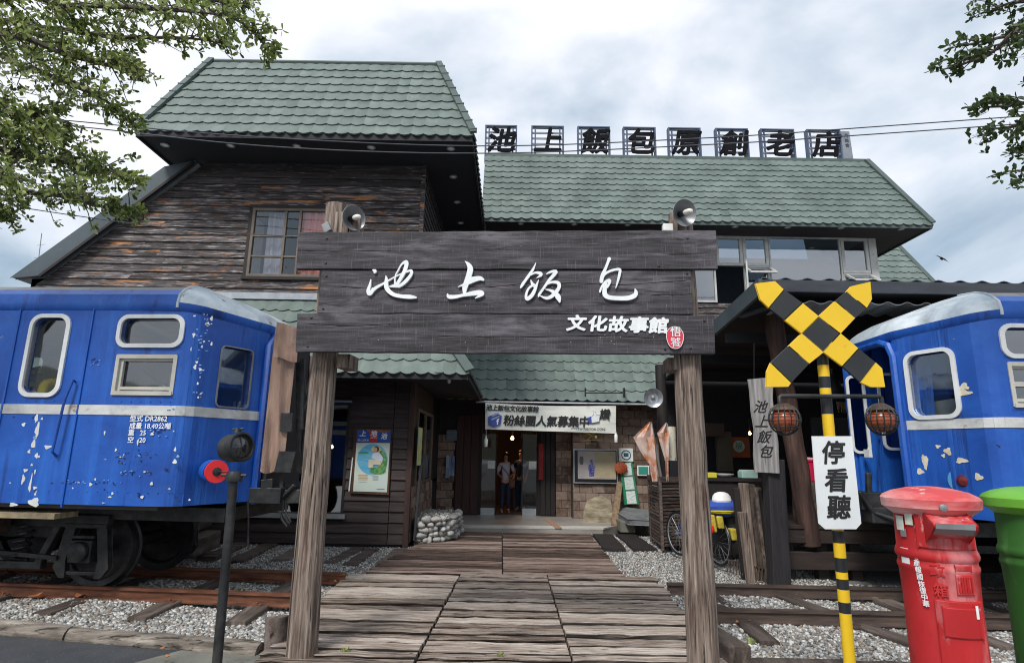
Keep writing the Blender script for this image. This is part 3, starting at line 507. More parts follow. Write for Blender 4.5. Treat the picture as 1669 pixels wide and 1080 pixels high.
barn_lamp(1112, 348, 4.86, .122, (.30, -.85, -.18), 'round grey enamel lamp facing forward on the right gate post', at(1108, 352, 5.03))
c = at(1088, 372, 4.95); tag(MB().fr(c, (.045, 0, 0), (0, .03, 0), (0, 0, .035)).build('junction_box', white_pl, None, bevel=.008), 'small white electrical box on top of the gate beside the right lamp', 'electrical box')
c = at(533, 372, 5.1); tag(MB().fr(c, (.03, 0, .02), (0, .03, 0), (-.02, 0, .04)).build('floodlight', grey_metal, None, bevel=.006), 'tiny grey fixture behind the left end of the top gate board', 'light fixture')

# ================= LEFT SIGNAL LAMP
c = gd(352, 1098); top = at(381, 778, c.y); sl_ = thing('signal_lamp', 'black iron railway signal lamp on a post in the left foreground', 'signal lamp', tuple(c))
MB().tube([c, top], [.036, .034], 16).tube([c-V(0, 0, .1), c+V(0, 0, .04)], .08, 16).build('post', iron, sl_, True)
MB().lathe([(.062, -.03), (.068, 0), (.05, .05)], top, (0, 0, 1), 14).build('collar', iron, sl_, True)
hc = at(384, 729, c.y); ax = V(.90, -.42, .10).normalized()
MB().lathe([(.03, -.12), (.07, -.117), (.098, -.095), (.112, -.05), (.113, .05), (.119, .055), (.119, .08), (.102, .083), (.098, .06)], hc, ax, 26).build('lamp_housing', iron, sl_, True)
MB().lathe([(.098, .055), (.07, .075), (.001, .085)], hc, ax, 22).build('lens', flat('smoked_lens', (.02, .022, .024), .12, spec=.8), sl_, True)
MB().tube([hc+V(0, 0, .12), hc+V(.0, 0, .155)], [.03, .02], 10).tube([hc+V(-.04, 0, .145), hc+V(.05, 0, .15)], .008, 6).build('cap', iron, sl_, True)
MB().tube([top+V(-.1, 0, .02), top+V(.1, 0, .02)], .012, 8).build('crossbar', iron, sl_, True)

# ================= CROSSING SIGN
Yc = 3.8; cs = thing('crossing_sign', 'yellow and black railway crossing cross on striped pole with caged lamps and white plaque', 'crossing sign', tuple(gd(1386, 1125)))
ptop = at(1340, 578, Yc); pb = at(1389, 1125, Yc+.03)
b = MB(); cuts = [1125, 1063, 1042, 1018, 998, 985, 958, 930, 907, 862, 725, 690, 672, 655, 642, 621, 600, 578]; cols_ = [1, 0, 1, 0, 1, 0, 1, 0, 1, 1, 1, 0, 0, 1, 0, 1, 0]
P = []
for y_ in cuts: t = (1125-y_)/(1125-578.); P.append(pb.lerp(ptop, (at(0, y_, Yc).z-0)/(ptop.z) if 0 else max(0, (at(1360, y_, 3.85).z)/ptop.z if y_ < 1120 else 0)))
for i in range(len(P)-1):
    b.k = 0 if cols_[i] else 1; b.tube([P[i], P[i+1]], .034, 18, cap=False)
b.k = 1; b.tube([ptop-V(0, 0, .002), ptop+V(0, 0, .03)], [.035, .03], 18)
b.build('pole', [yellow, black_s], cs, True)
cm = lambda x, y, o=0: at(1180+x/3.272, 430+y/3.272, Yc-.075-o)
arm1 = [(0, [(165, 110), (265, 98), (312, 143), (235, 236), (190, 192)]), (1, [(312, 143), (410, 213), (318, 300), (235, 236)]), (0, [(410, 213), (498, 285), (409, 372), (318, 300)]), (1, [(498, 285), (611, 373), (523, 469), (409, 372)]), (0, [(611, 373), (708, 455), (625, 545), (523, 469)]), (1, [(708, 455), (800, 530), (722, 631), (625, 545)]), (0, [(800, 530), (832, 560), (847, 655), (775, 655), (722, 631)])]
arm2a = [(0, [(770, 102), (778, 190), (750, 237), (648, 152), (672, 125)]), (1, [(648, 152), (750, 237), (690, 289), (588, 203)]), (0, [(588, 203), (690, 289), (611, 373), (498, 285)])]
arm2b = [(0, [(409, 374), (523, 470), (445, 532), (340, 441)]), (1, [(340, 441), (445, 532), (350, 632), (245, 530)]), (0, [(245, 530), (350, 632), (335, 653), (223, 655), (225, 575)])]
for off, arms in ((.0, [arm1]), (0, [arm2a, arm2b])):
    b = MB()
    for a_ in arms:
        for k, pts in a_: b.k = k; b.prism([cm(x, y) for x, y in pts], (0, -.018, 0))
    b.build('cross_arm', [yellow, black_s], cs, bevel=.003)
pipeL = at(1270, 645, Yc-.06); pipeR = at(1436, 646, Yc-.06)
MB().tube([pipeL+V(0, 0, -.05), pipeL+V(0, 0, -.01), pipeL+V(.01, 0, 0), pipeL.lerp(pipeR, .33), pipeL.lerp(pipeR, .66), pipeR-V(.01, 0, 0), pipeR+V(0, 0, -.01), pipeR+V(0, 0, -.05)], .014, 10).build('lamp_bracket', iron, cs, True)
for px in (1278, 1436):
    c = at(px, 683, Yc-.06); 
    lp = MB().lathe([(.03, .10), (.045, .09), (.075, .068), (.08, .055), (.07, .055)], c, (0, 0, 1), 20).build('lamp', iron_rust, cs, True)
    MB().lathe([(.002, .072), (.045, .062), (.074, .030), (.083, -.005), (.078, -.035), (.055, -.066), (.002, -.083)], c-V(0, .0, 0), (0, 0, 1), 18).build('lens', amber, lp, True)
    b = MB(); R_ = .098; rg = lambda a_, e_: c+V(cos(e_)*cos(a_), cos(e_)*sin(a_)*1, sin(e_))*R_
    for e_ in (-.55, -.12, .3): b.tube([rg(a_, e_) for a_ in np.linspace(pi, 2*pi, 13)], .0035, 5)
    for a_ in (-2.75, -2.35, -1.95, -1.57, -1.2, -.8, -.4): b.tube([rg(a_, e_) for e_ in np.linspace(-1.4, 1.2, 10)], .0035, 5)
    b.tube([c+V(cos(t), 0, sin(t))*R_ for t in np.linspace(0, 2*pi, 25)[:-1]], .006, 6, closed=True); b.build('cage', grey_metal if 0 else iron, lp, True)
pq = [(1323, 711), (1387, 711), (1402, 852), (1394, 861), (1344, 861), (1334, 852)]; Yp = 3.745
MB().prism([at(x, y, Yp) for x, y in pq], (0, -.008, 0)).build('plaque', M('white_sign_enamel', [(.62, .66, .68), (.74, .78, .80)], scale=3, rough=.4, bump=.1, layers=[((.4, .42, .38), 7, (1, 1, 1), .68, .78)]), cs, bevel=.002)
pX = (at(1394, 780, Yp)-at(1334, 780, Yp)).normalized()
for ch, px, py in (('停', 1357, 740), ('看', 1362, 785), ('聽', 1366, 829)): text(ch, 'plaque_character', ink, cs, at(px, py, Yp-.0095), pX, (0.03, 0, 1), .150, .002, shear=.12, bold=.0036)

# ================= POST BOXES
def mailbox(cx, cy, h, body, capm, label, red):
    t = thing('post_box', label, 'post box', (cx, cy, -.07)); c = V(cx, cy, 0); rr = .160
    MB().lathe([(rr*1.12, -.07), (rr*1.12, .06), (rr*1.0, .09), (rr*.98, .3), (rr*.97, h-.50), (rr*1.0, h-.385), (rr*1.03, h-.375), (rr*1.035, h-.36), (rr*1.0, h-.35), (rr, h-.335), (rr*1.05, h-.325), (rr*1.065, h-.31), (rr*1.04, h-.295), (rr, h-.28), (rr*.985, h-.14), (rr*1.01, h-.12)], c, (0, 0, 1), 48).build('body', body, t, True)
    MB().lathe([(rr*1.0, h-.13), (rr*1.24, h-.10), (rr*1.28, h-.095), (rr*1.30, h-.055), (rr*1.24, h-.042), (rr*1.0, h-.022), (rr*.6, h-.006), (rr*.25, h+.001), (.001, h+.003)], c, (0, 0, 1), 48).build('cap', capm, t, True)
    return t, c, rr
c = gd(1532, 990, 0)
mx_, my_ = at(1532, 840, 2.92).x, 2.98; H = at(1532, 793, 2.98).z
mb, mc, mr = mailbox(mx_, my_, H, red_p, red_cap, 'faded red cylindrical post box with peeling stickers in the right foreground', True)
def onbox(a, z, o=0): return mc+V(sin(a)*(mr+o), -cos(a)*(mr+o), z)
fa = -.27; zy = lambda y_: at(1540, y_, 2.76).z
def tang(a): return V(cos(a), sin(a), 0)
# slot hood
b = MB(); tn = tang(fa); nr = V(sin(fa), -cos(fa), 0); z0 = zy(893); w1 = .088
pr = [(-.03, z0+.01), (.04, z0+.055), (.085, z0+.085), (.09, z0+.10), (-.02, z0+.150)]
b.prism([onbox(fa, 0)-tn*w1+nr*(p-.0)+V(0, 0, z) for p, z in pr], tn*2*w1); b.build('slot_hood', red_p, mb, bevel=.008)
b = MB(); b.fr(onbox(fa, 0)+nr*.075+V(0, 0, z0+.082), tn*(w1*.88), nr*.02+V(0, 0, .014), V(0, 0, .012)); b.build('slot', grey_metal, mb)
def curved(a0, a1, z0, z1, o0, o1, n=8):
    b = MB(); vs = []
    for i in range(n+1):
        a_ = a0+(a1-a0)*i/n
        for (z, o) in ((z0, o0), (z0, o1), (z1, o1), (z1, o0)): vs.append(onbox(a_, z, o))
    fs = [(i*4+j, i*4+(j+1) % 4, (i+1)*4+(j+1) % 4, (i+1)*4+j) for i in range(n) for j in range(4)]+[(0, 1, 2, 3), (n*4+3, n*4+2, n*4+1, n*4)]
    return b.add(vs, fs)
curved(fa-.74, fa+.74, z0-.015, z0+.155, -.01, .010).build('hood_plate', red_p, mb, bevel=.004)
curved(fa-.5, fa+.65, .28, zy(985), -.01, .010).build('door', red_p, mb, bevel=.004)
curved(fa-.36, fa+.52, zy(1046), zy(995), .0, .018).build('door_panel', red_p, mb, bevel=.005)
curved(fa+.05, fa+.52, zy(974), zy(940), .0, .006).build('notice_plate', red_p, mb, bevel=.003)
curved(fa+.05, fa+.50, zy(934), zy(925), .0, .008).build('name_plate', red_p, mb, bevel=.005)
for i in range(6): a_ = fa+.09+i*.07; curved(a_, a_+.035, zy(970), zy(944), .006, .010, 2).build('raised_bar', red_p, mb)
for ch, a_, z in (('政', fa-.36, zy(937)), ('箱', fa-.32, zy(970))): text(ch, 'raised_character', red_p, mb, onbox(a_, z, .000), tang(a_), (0, 0, 1), .060, .008, bold=.001)
for i, ch in enumerate('增產報國'): text(ch, 'painted_character', white_paint, mb, onbox(fa-.86+.02*i, zy(916+11.5*i), .005), tang(fa-.86), (0, 0, 1), .030, .001, bold=.0004)
for i, ch in enumerate('恢復中華'): text(ch, 'painted_character', white_paint, mb, onbox(fa-.78+.02*i, zy(963+11.0*i), .005), tang(fa-.78), (0, 0, 1), .030, .001, bold=.0004)
curved(fa-1.36, fa-1.06, zy(938), zy(904), .002, .004, 4).build('sticker', paper, mb)
st2 = M('torn_sticker', [(.25, .3, .22), (.5, .55, .48), (.62, .64, .55)], scale=25, rough=.8, bump=.2)
curved(fa-1.38, fa-1.10, zy(873), zy(848), .006, .008, 4).build('sticker', st2, mb); curved(fa-1.04, fa-.82, zy(862), zy(843), .004, .006, 4).build('sticker', st2, mb); curved(fa-1.25, fa-1.05, zy(884), zy(870), .005, .007, 4).build('sticker', grey_metal, mb)
curved(fa+.40, fa+.47, zy(1012), zy(990), .019, .021, 2).build('sticker', paper, mb)
c = mc+V(sin(fa-.1)*mr*1.3, -cos(fa-.1)*mr*1.3, H-.085); MB().lathe([(.018, 0), (.017, .006), (.008, .010), (.001, .010)], c, nr, 10).build('bolt', grey_metal, mb, True)
g2x = at(1700, 840, 3.0).x; gm, gc, _ = mailbox(g2x, 3.05, at(1670, 793, 3.05).z, green_p, green_l, 'green post box with a lime cap at the right edge of the photo', False)
mc = gc; curved(-.85, -.62, 1.12, 1.22, .003, .005, 3).build('sticker', paper, gm); curved(-.80, -.66, 1.235, 1.28, .003, .005, 3).build('sticker', st2, gm)
# ================= RESTAURANT BUILDING: LEFT WING
YW = 11.2; XW = -1.86
lw = thing('timber_wing', 'two storey dark timber wing on the left with green mansard roof and peeling planks', 'building', (-5, 11.2, 0))
hall = thing('main_hall', 'long recessed main hall with green tiled mansard roof, rooftop letters and glazed doorway', 'building', (4, 15.2, 0))
pcount = {}
def lapboards(parent, mat, z0, z1, exp, xl, xr, Y, holes=(), name='plank', sgn=-1, split=1.0):
    """lapped horizontal boards on a wall facing -Y; xl / xr are functions of z"""
    z = z0
    while z < z1-.02:
        zt = min(z+exp, z1); zm = (z+zt)/2; a0, a1 = xl(z), xl(zt); b0, b1 = xr(z), xr(zt)
        segs = [(a0, a1, b0, b1)]
        for hx0, hx1, hz0, hz1 in holes:
            if hz0 < zm < hz1:
                ns = []
                for s in segs:
                    if min(s[0], s[1]) < hx0 < max(s[2], s[3]) or min(s[0], s[1]) < hx1 < max(s[2], s[3]):
                        if max(s[0], s[1]) < hx0: ns.append((s[0], s[1], hx0, hx0))
                        if min(s[2], s[3]) > hx1: ns.append((hx1, hx1, s[2], s[3]))
                    else: ns.append(s)
                segs = ns
        for s in segs:
            ln = s[2]-s[0]; cutsx = [0, 1]
            if ln > 2.4 and split: cutsx = [0, random.uniform(.3, .7), 1]
            for i in range(len(cutsx)-1):
                u0, u1 = cutsx[i], cutsx[i+1]; X0, X1 = s[0]+(s[2]-s[0])*u0, s[0]+(s[2]-s[0])*u1; T0, T1 = s[1]+(s[3]-s[1])*u0, s[1]+(s[3]-s[1])*u1
                if i: X0 += .004; T0 += .004
                w_ = random.uniform(-.004, .004); tt = .035+random.uniform(0, .008)
                vs = [(X0, Y-tt, z-.008+w_), (X1, Y-tt, z-.008-w_), (T1, Y-.010, zt+w_*.5), (T0, Y-.010, zt), (X0, Y+.01, z), (X1, Y+.01, z), (T1, Y+.01, zt), (T0, Y+.01, zt)]
                m = mat(zm, (X0+X1)/2) if callable(mat) else mat
                MB().add(vs, [(0, 1, 2, 3), (1, 5, 6, 2), (4, 0, 3, 7), (0, 4, 5, 1), (3, 2, 6, 7)]).build(name, m, parent)
        z = zt
sa, sb = at(330, 268, YW-.05), at(80, 447, YW-.05)
slx = lambda z: sb.x+(sa.x-sb.x)*(z-sb.z)/(sa.z-sb.z)
wx0, wx1, wz0, wz1 = at(408, 400, YW).x, -3.42, at(450, 452, YW).z, at(450, 341, YW).z
MB().box(-9.6, XW-.02, YW+.012, YW+.1, 3.0, 4.9).box(-9.6, wx0-.05, YW+.012, YW+.1, 3.0, 4.9).build('inner_wall', dark_soffit, lw)
b = MB(); b.prism([(slx(4.6), YW+.012, 4.6), (wx0-.02, YW+.012, 4.6), (wx0-.02, YW+.012, 7.5), (slx(7.3), YW+.012, 7.3)], (0, .08, 0)); b.prism([(wx1+.02, YW+.012, 4.6), (XW, YW+.012, 4.6), (XW, YW+.012, 7.5), (wx1+.02, YW+.012, 7.5)], (0, .08, 0))
b.box(wx0-.02, wx1+.02, YW+.012, YW+.09, wz1+.02, 7.5); b.build('inner_wall', dark_soffit, lw)
lapboards(lw, lambda z, x: siding_peel if (z < 7.0 and x < -2.5) or z < 6.2 else siding, 4.62, 7.5, .158, slx, lambda z: XW-.06, YW, [(wx0-.06, wx1+.06, wz0-.03, wz1+.05)])
# lower wall
lg0, lg1, lgz0, lgz1 = -7.4, at(566, 750, YW).x, at(450, 838, YW).z, at(556, 655, YW).z
lapboards(lw, siding_low, 0.0, 3.05, .19, lambda z: -9.6, lambda z: XW-.36, YW, [(lg0, lg1, lgz0-.02, lgz1+.03)])
lapboards(lw, siding_low, 0.0, 3.05, .19, lambda z: XW-.345, lambda z: XW-.06, YW-.004, split=0)
MB().box(lg1, XW-.02, YW+.012, YW+.1, -.1, 3.05).box(-9.6, lg1+.01, YW+.012, YW+.1, -.1, lgz0).box(-9.6, lg1, YW+.012, YW+.1, lgz1, 3.05).build('inner_wall', dark_soffit, lw)
MB().box(XW-.07, XW+.03, YW-.06, YW+.06, -.1, 3.02).build('corner_post', M('red_brown_post', [(.03, .014, .012), (.07, .032, .026)], sc=(6, 6, 1), scale=2, bump=.4, layers=[((.12, .1, .09), 3, (5, 5, 1), .62, .75)]), lw, bevel=.006)
MB().box(XW-.06, XW+.02, YW-.045, YW+.05, 4.65, 7.5).build('corner_board', siding_peel, lw)
# side wall (facing +X) upper siding
z = 4.65
while z < 7.45:
    MB().add([(XW+.03, YW+.05, z), (XW+.03, 15.2, z), (XW+.005, 15.2, z+.158), (XW+.005, YW+.05, z+.158), (XW-.02, YW+.05, z), (XW-.02, 15.2, z)], [(0, 1, 2, 3), (0, 4, 5, 1)]).build('plank', siding, lw); z += .158
MB().box(XW-.1, XW-.021, YW+.05, 15.2, 3.0, 7.5).build('inner_wall', dark_soffit, lw)
# side wall lower: posts, window, block dado
MB().box(XW-.1, XW+.0, YW+.1, 15.6, .95, 1.0).box(XW-.1, XW, YW+.1, 11.75, .98, 3.0).box(XW-.1, XW, 14.0, 15.6, 0, 3.0).box(XW-.1, XW, 11.7, 14.0, 2.5, 3.0).box(XW-.12, XW-.03, YW+.1, 15.6, 0, .95).build('side_wall', dark_wood, lw)
sw = MB().box(XW-.02, XW+.03, 11.75, 11.81, 1.0, 2.5).box(XW-.02, XW+.03, 12.85, 12.91, 1.0, 2.5).box(XW-.02, XW+.03, 13.94, 14.0, 1.0, 2.5).box(XW-.02, XW+.031, 11.81, 13.94, 2.44, 2.5).box(XW-.02, XW+.031, 11.81, 13.94, 1.0, 1.06).build('side_window', brown_frame, lw)
MB().quad((XW, 11.8, 1.05), (XW, 13.95, 1.05), (XW, 13.95, 2.45), (XW, 11.8, 2.45)).build('pane', glass_m, sw)
def blocks(parent, O, X, Z, nrm, W_, H_, bw_=.30, bh=.20, gap=.012, name='block', skip=None):
    O, X, Z, nrm = map(Vector, (O, X, Z, nrm)); ms = []
    for i in range(4):
        r = random.Random(i); b = MB(); j = lambda: r.uniform(-.004, .004)
        b.fr((0, 0, 0), (bw_/2-gap/2, 0, 0), (0, .03+j(), 0), (0, 0, bh/2-gap/2)); me = bpy.data.meshes.new('block'); me.from_pydata([(x+j(), y+j(), z+j()) for x, y, z in b.v], [], b.f); me.materials.append(block_m); ms.append(me)
    R = Matrix((X, -nrm, Z)).transposed().to_4x4(); z = 0; row = 0
    while z < H_-.05:
        x = -bw_/2 if row % 2 else 0
        while x < W_-.02:
            x0, x1 = max(0, x), min(W_, x+bw_)
            if x1-x0 > .05 and not (skip and skip((x0+x1)/2, z+bh/2)):
                o = inst(ms[random.randrange(4)], name, parent, Matrix.Translation(O+X*((x0+x1)/2)+Z*(z+bh/2)+nrm*(.02+random.uniform(-.004, .006))) @ R @ Matrix.Diagonal(((x1-x0)/bw_, 1, 1, 1)))
            x += bw_
        z += bh; row += 1
blocks(lw, (XW-.03, 11.32, .0), (0, 1, 0), (0, 0, 1), (1, 0, 0), 3.0, .95)
# upper window
def window(parent, x0, x1, z0, z1, Y, fmat, pmat, vs=(), hs=(), fw=.05, name='window', depth=.06, sash=None):
    b = MB().box(x0, x1, Y-depth, Y+.03, z0, z0+fw).box(x0, x1, Y-depth, Y+.03, z1-fw, z1).box(x0, x0+fw, Y-depth+.002, Y+.03, z0+fw, z1-fw).box(x1-fw, x1, Y-depth+.002, Y+.03, z0+fw, z1-fw)
    for v_ in vs: b.box(v_-fw*.4, v_+fw*.4, Y-depth+.006, Y+.02, z0+fw, z1-fw)
    for (xa, xb, h_) in hs: b.box(xa, xb, Y-depth+.010, Y+.015, h_-fw*.3, h_+fw*.3)
    w_ = b.build(name, fmat, parent, bevel=.003)
    xs = [x0+fw]+list(vs)+[x1-fw]
    for a, c in zip(xs[:-1], xs[1:]): MB().quad((a+.003, Y-.02, z0+fw), (c-.003, Y-.02, z0+fw), (c-.003, Y-.02, z1-fw), (a+.003, Y-.02, z1-fw)).build('pane', pmat, w_)
    return w_
a = [at(x, 400, YW).x for x in (449, 463, 487)]
w1 = window(lw, wx0, wx1, wz0, wz1, YW, brown_frame, glass_c, [a[1], a[2]], [(wx0+.05, a[2], at(450, 386, YW).z), (wx0+.05, a[2], at(450, 419, YW).z)], .055)
MB().box(wx0-.09, wx1+.09, YW-.07, YW+.02, wz0-.06, wz0-.002).box(wx0-.08, wx1+.08, YW-.06, YW+.02, wz1+.002, wz1+.07).box(wx0-.07, wx0-.002, YW-.05, YW+.02, wz0, wz1).build('window_surround', dark_wood, lw)
def curtain(parent, x0, x1, z0, z1, Y, mat):
    n = max(6, int((x1-x0)/.035)); b = MB(); P = [(x0+(x1-x0)*i/n, Y+.025*sin(i*1.3)+random.uniform(-.006, .006)) for i in range(n+1)]
    for i in range(n): (xa, ya), (xb, yb) = P[i], P[i+1]; b.quad((xa, ya, z0), (xb, yb, z0), (xb, yb, z1), (xa, ya, z1))
    b.build('curtain', mat, parent, True)
curtain(w1, a[2]-.02, wx1-.05, wz0+.05, wz1-.05, YW+.035, curtain_m); curtain(w1, wx0+.25, a[1]-.05, wz0, wz1, YW+.14, curtain_w)
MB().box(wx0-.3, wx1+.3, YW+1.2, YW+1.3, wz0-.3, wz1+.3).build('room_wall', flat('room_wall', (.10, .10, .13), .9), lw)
# big lower glass
w2 = window(lw, lg0, lg1, lgz0, lgz1, YW+.02, dark_wood, glass_m, [-5.9, -4.6], [], .05)
MB().box(lg0, lg1+.05, YW-.09, YW-.03, lgz0-.05, lgz0+.03).build('sill', galv, lw); MB().box(at(540, 655, YW).x-.3, lg1+.02, YW-.06, YW-.03, lgz1-.01, lgz1+.03).build('lintel_strip', galv, lw)
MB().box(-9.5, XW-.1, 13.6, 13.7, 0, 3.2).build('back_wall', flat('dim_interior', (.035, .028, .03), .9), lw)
MB().box(-9.6, XW-.13, YW+.11, 13.6, -.06, .05).build('floor_slab', dark_soffit, lw)
MB().box(-9.6, XW-.13, YW+.11, 13.6, 3.06, 3.1).build('ceiling', dark_soffit, lw)
# ---- tiles
def tile_strip(E0, E1, T0, T1, parent, tw=.235, course=.29, maxobj=300, mat=None, base=True):
    mat = mat or tile_green
    E0, E1, T0, T1 = map(Vector, (E0, E1, T0, T1)); a = (E1-E0).normalized(); up = (T0-E0)-a*((T0-E0).dot(a)); H = up.length; up.normalize(); n = a.cross(up).normalized()
    if n.z < 0: n = -n
    Lw = (E1-E0).length; l0 = 0; l1 = (T0-E0).dot(a); r0 = Lw; r1 = (T1-E0).dot(a)
    rows = max(1, round(H/course)); ch = H/rows; cols = max(1, round(Lw/tw)); tw = Lw/cols
    MB().quad(E0-n*.03, E1-n*.03, T1-n*.03, T0-n*.03).build('roof_deck', mat, parent) if base else 0
    xs = np.linspace(-.5, .5, 7); prof = .010*np.cos(pi*xs); lip = -.062*np.cos(pi*xs)
    vs = [(x*tw, lip[i], prof[i]+.024) for i, x in enumerate(xs)]+[(x*tw, ch+.01, prof[i]-.004) for i, x in enumerate(xs)]+[(x*tw, lip[i]+.004, prof[i]-.006) for i, x in enumerate(xs)]
    fs = [(i, i+1, 8+i, 7+i) for i in range(6)]+[(14+i, 15+i, i+1, i) for i in range(6)]
    me = bpy.data.meshes.new('roof_tile'); me.from_pydata(vs, [], fs); me.materials.append(mat); me.shade_smooth()
    for e in me.edges:
        if max(e.vertices) < 7: e.use_edge_sharp = True
    st = MB(); k = pcount.get(parent.name, 0); whole = []
    R = Matrix((a, up, n)).transposed().to_4x4()
    for r in range(rows):
        for c in range(cols):
            x = (c+.5)*tw; v = r*ch; lo_ = l0+(l1-l0)*(v+ch)/H; hi_ = r0+(r1-r0)*(v+ch)/H; lo0 = l0+(l1-l0)*v/H; hi0 = r0+(r1-r0)*v/H
            if x+tw/2 <= min(lo_, lo0) or x-tw/2 >= max(hi_, hi0): continue
            if k < maxobj and x-tw/2 >= max(lo0, lo_)-.001 and x+tw/2 <= min(hi0, hi_)+.001:
                inst(me, 'roof_tile', parent, Matrix.Translation(E0+a*x+up*v) @ R); k += 1
            else:
                q = []
                for (px_, py_, pz_) in vs:
                    yy = max(0, min(H, v+py_)); xl_ = l0+(l1-l0)*yy/H; xr_ = r0+(r1-r0)*yy/H; q.append(E0+a*max(xl_, min(xr_, x+px_))+up*(v+py_)+n*pz_)
                st.add(q, fs)
    pcount[parent.name] = k
    if st.v: tag(st.build('roof_tiles', mat, parent), kind='stuff')
def hip(A, B, parent, r=.07, mat=None, n=1): 
    A, B = Vector(A), Vector(B); MB().tube([A, B], r, 8).build('hip_cap', mat or cap_green, parent, True)
EL, ER = V(-7.23, 10.1, 7.55), V(-.79, 10.1, 7.55); TL, TR = V(-6.66, 11.3, 9.93), V(-1.70, 11.3, 9.93)
tile_strip(EL, ER, TL, TR, lw, .235, .29)
EBL, EBR, TBL, TBR = V(-7.23, 17, 7.55), V(-.79, 17, 7.55), V(-6.66, 16, 9.93), V(-1.7, 16, 9.93)
tile_strip(ER, EBR, TR, TBR, lw, .235, .29, 0); tile_strip(EBL, EL, TBL, TL, lw, .235, .29, 0)
MB().quad(TL, TR, TBR, TBL).build('roof_top', cap_green, lw)
for A, B in ((EL, TL), (ER, TR)):
    d = (B-A).normalized(); sx_ = 1 if A is EL else -1
    MB().bar(A+V(0, -.03, .05), B+V(0, -.03, .05), .13, .05, (0, -.7, .7)).build('hip_flashing', cap_green, lw)
    for i in range(9): MB().bar(A+(B-A)*((i+.1)/9)+V(0, -.03, .085), A+(B-A)*((i+.18)/9)+V(0, -.03, .085), .15, .04, (0, -.7, .7)).build('hip_clip', cap_green, lw)
MB().tube([TL, TR], .05, 8).build('ridge_cap', cap_green, lw, True)
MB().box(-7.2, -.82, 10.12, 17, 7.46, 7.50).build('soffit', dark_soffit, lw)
MB().box(-7.2, -.82, 10.10, 10.13, 7.42, 7.56).box(-.84, -.80, 10.12, 17, 7.42, 7.56).box(-7.22, -7.18, 10.12, 17, 7.42, 7.56).build('fascia', dark_soffit, lw)
def downlight(parent, px, py, z):
    c = gd(px, py, z); MB().lathe([(.085, 0), (.085, -.012), (.062, -.014), (.060, .004)], c, (0, 0, 1), 16).build('downlight', galv, parent, True); MB().lathe([(.06, -.004), (.03, -.010), (.001, -.012)], c, (0, 0, 1), 12).build('downlight_lens', white_pl, parent, True)
for px, py in [(269, 236), (376, 237), (484, 238), (605, 240), (735, 242), (739, 288), (745, 329), (751, 363)]: downlight(lw, px, py, 7.455)
for px, py in [(716, 606), (731, 618), (740, 633), (748, 644)]: downlight(lw, px, py, 2.965)
# side gable roof slope on the left
A0 = at(318, 262, 11.02); B0 = at(66, 448, 11.02); A1 = at(268, 272, 11.02); B1 = at(18, 452, 11.02)
b = MB(); b.prism([A0, B0, B1, A1], (0, .12, 0)); b.build('barge_board', fascia_metal, lw, bevel=.01)
b = MB(); b.prism([A0+V(0, .13, .0), B0+V(0, .13, 0), B1+V(0, .13, 0), A1+V(0, .13, 0)], (0, 5.5, 0)); b.build('lean_roof', roof_grey, lw)
MB().bar(A0+V(.0, -.01, -.03), B0+V(.0, -.01, -.03), .06, .05).build('barge_trim', dark_wood, lw)
# skirt roof over the ground floor
SE0, SE1, ST0, ST1 = V(-9.6, 10.05, 2.99), V(-.72, 10.05, 2.99), V(-9.6, 11.15, 4.55), V(-1.82, 11.15, 4.55)
tile_strip(SE0, SE1, ST0, ST1, hall, .24, .30, 230)
MB().box(-9.6, XW+.06, 11.08, 11.2, 4.53, 4.66).build('flashing', galv, lw)
MB().bar(SE1+V(0, -.02, .05), ST1+V(0, -.02, .05), .17, .05, (0, -.7, .7)).build('hip_flashing', cap_green, hall)
PE0, PE1, PT0, PT1 = V(-.72, 14.3, 2.95), V(4.6, 14.3, 2.95), V(-1.8, 15.4, 4.55), V(4.6, 15.4, 4.55)
tile_strip(V(-.72, 10.05, 2.99), V(-.72, 14.3, 2.99), V(-1.82, 11.15, 4.55), V(-1.82, 15.4, 4.55), hall, .24, .30, 0)
tile_strip(PE0-V(.9, 0, 0), PE1, PT0, PT1, hall, .25, .30, 300)
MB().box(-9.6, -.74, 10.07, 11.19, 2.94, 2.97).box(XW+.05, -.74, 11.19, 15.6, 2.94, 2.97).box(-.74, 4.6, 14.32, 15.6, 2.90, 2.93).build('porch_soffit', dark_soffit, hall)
MB().box(-9.6, -.75, 10.05, 10.08, 2.88, 3.0).box(-.77, -.73, 10.08, 14.3, 2.88, 3.0).build('eave_fascia', dark_soffit, hall)
MB().tube([(-.85, 14.26, 2.86), (4.6, 14.26, 2.86)], .028, 8).build('eave_pipe', galv, hall, True)
# ================= MAIN HALL upper
HE0, HE1, HT0, HT1 = V(-.85, 14.3, 7.66), V(10.95, 14.3, 7.66), V(-.85, 15.4, 10.02), V(10.13, 15.4, 10.02)
pcount[hall.name] = 210
tile_strip(HE0, HE1, HT0, HT1, hall, .262, .245, 300)
pcount[hall.name] = 300
tile_strip(HE1, HE1+V(0, 6, 0), HT1, HT1+V(0, 4, 0), hall, .26, .24, 0)
MB().bar(HE1+V(0, -.02, .05), HT1+V(0, -.02, .05), .16, .05, (0, -.7, .7)).build('hip_flashing', cap_green, hall)
MB().box(-.85, 10.14, 15.38, 15.5, 10.0, 10.09).build('ridge_cap', cap_green, hall); MB().box(-.8, 10.1, 15.5, 20, 9.96, 10.0).build('roof_top', cap_green, hall)
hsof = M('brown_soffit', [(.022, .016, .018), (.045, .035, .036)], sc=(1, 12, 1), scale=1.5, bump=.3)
MB().box(-.8, 10.9, 14.33, 15.21, 7.58, 7.61).box(9.8, 10.9, 15.21, 20, 7.58, 7.61).build('soffit', hsof, hall)
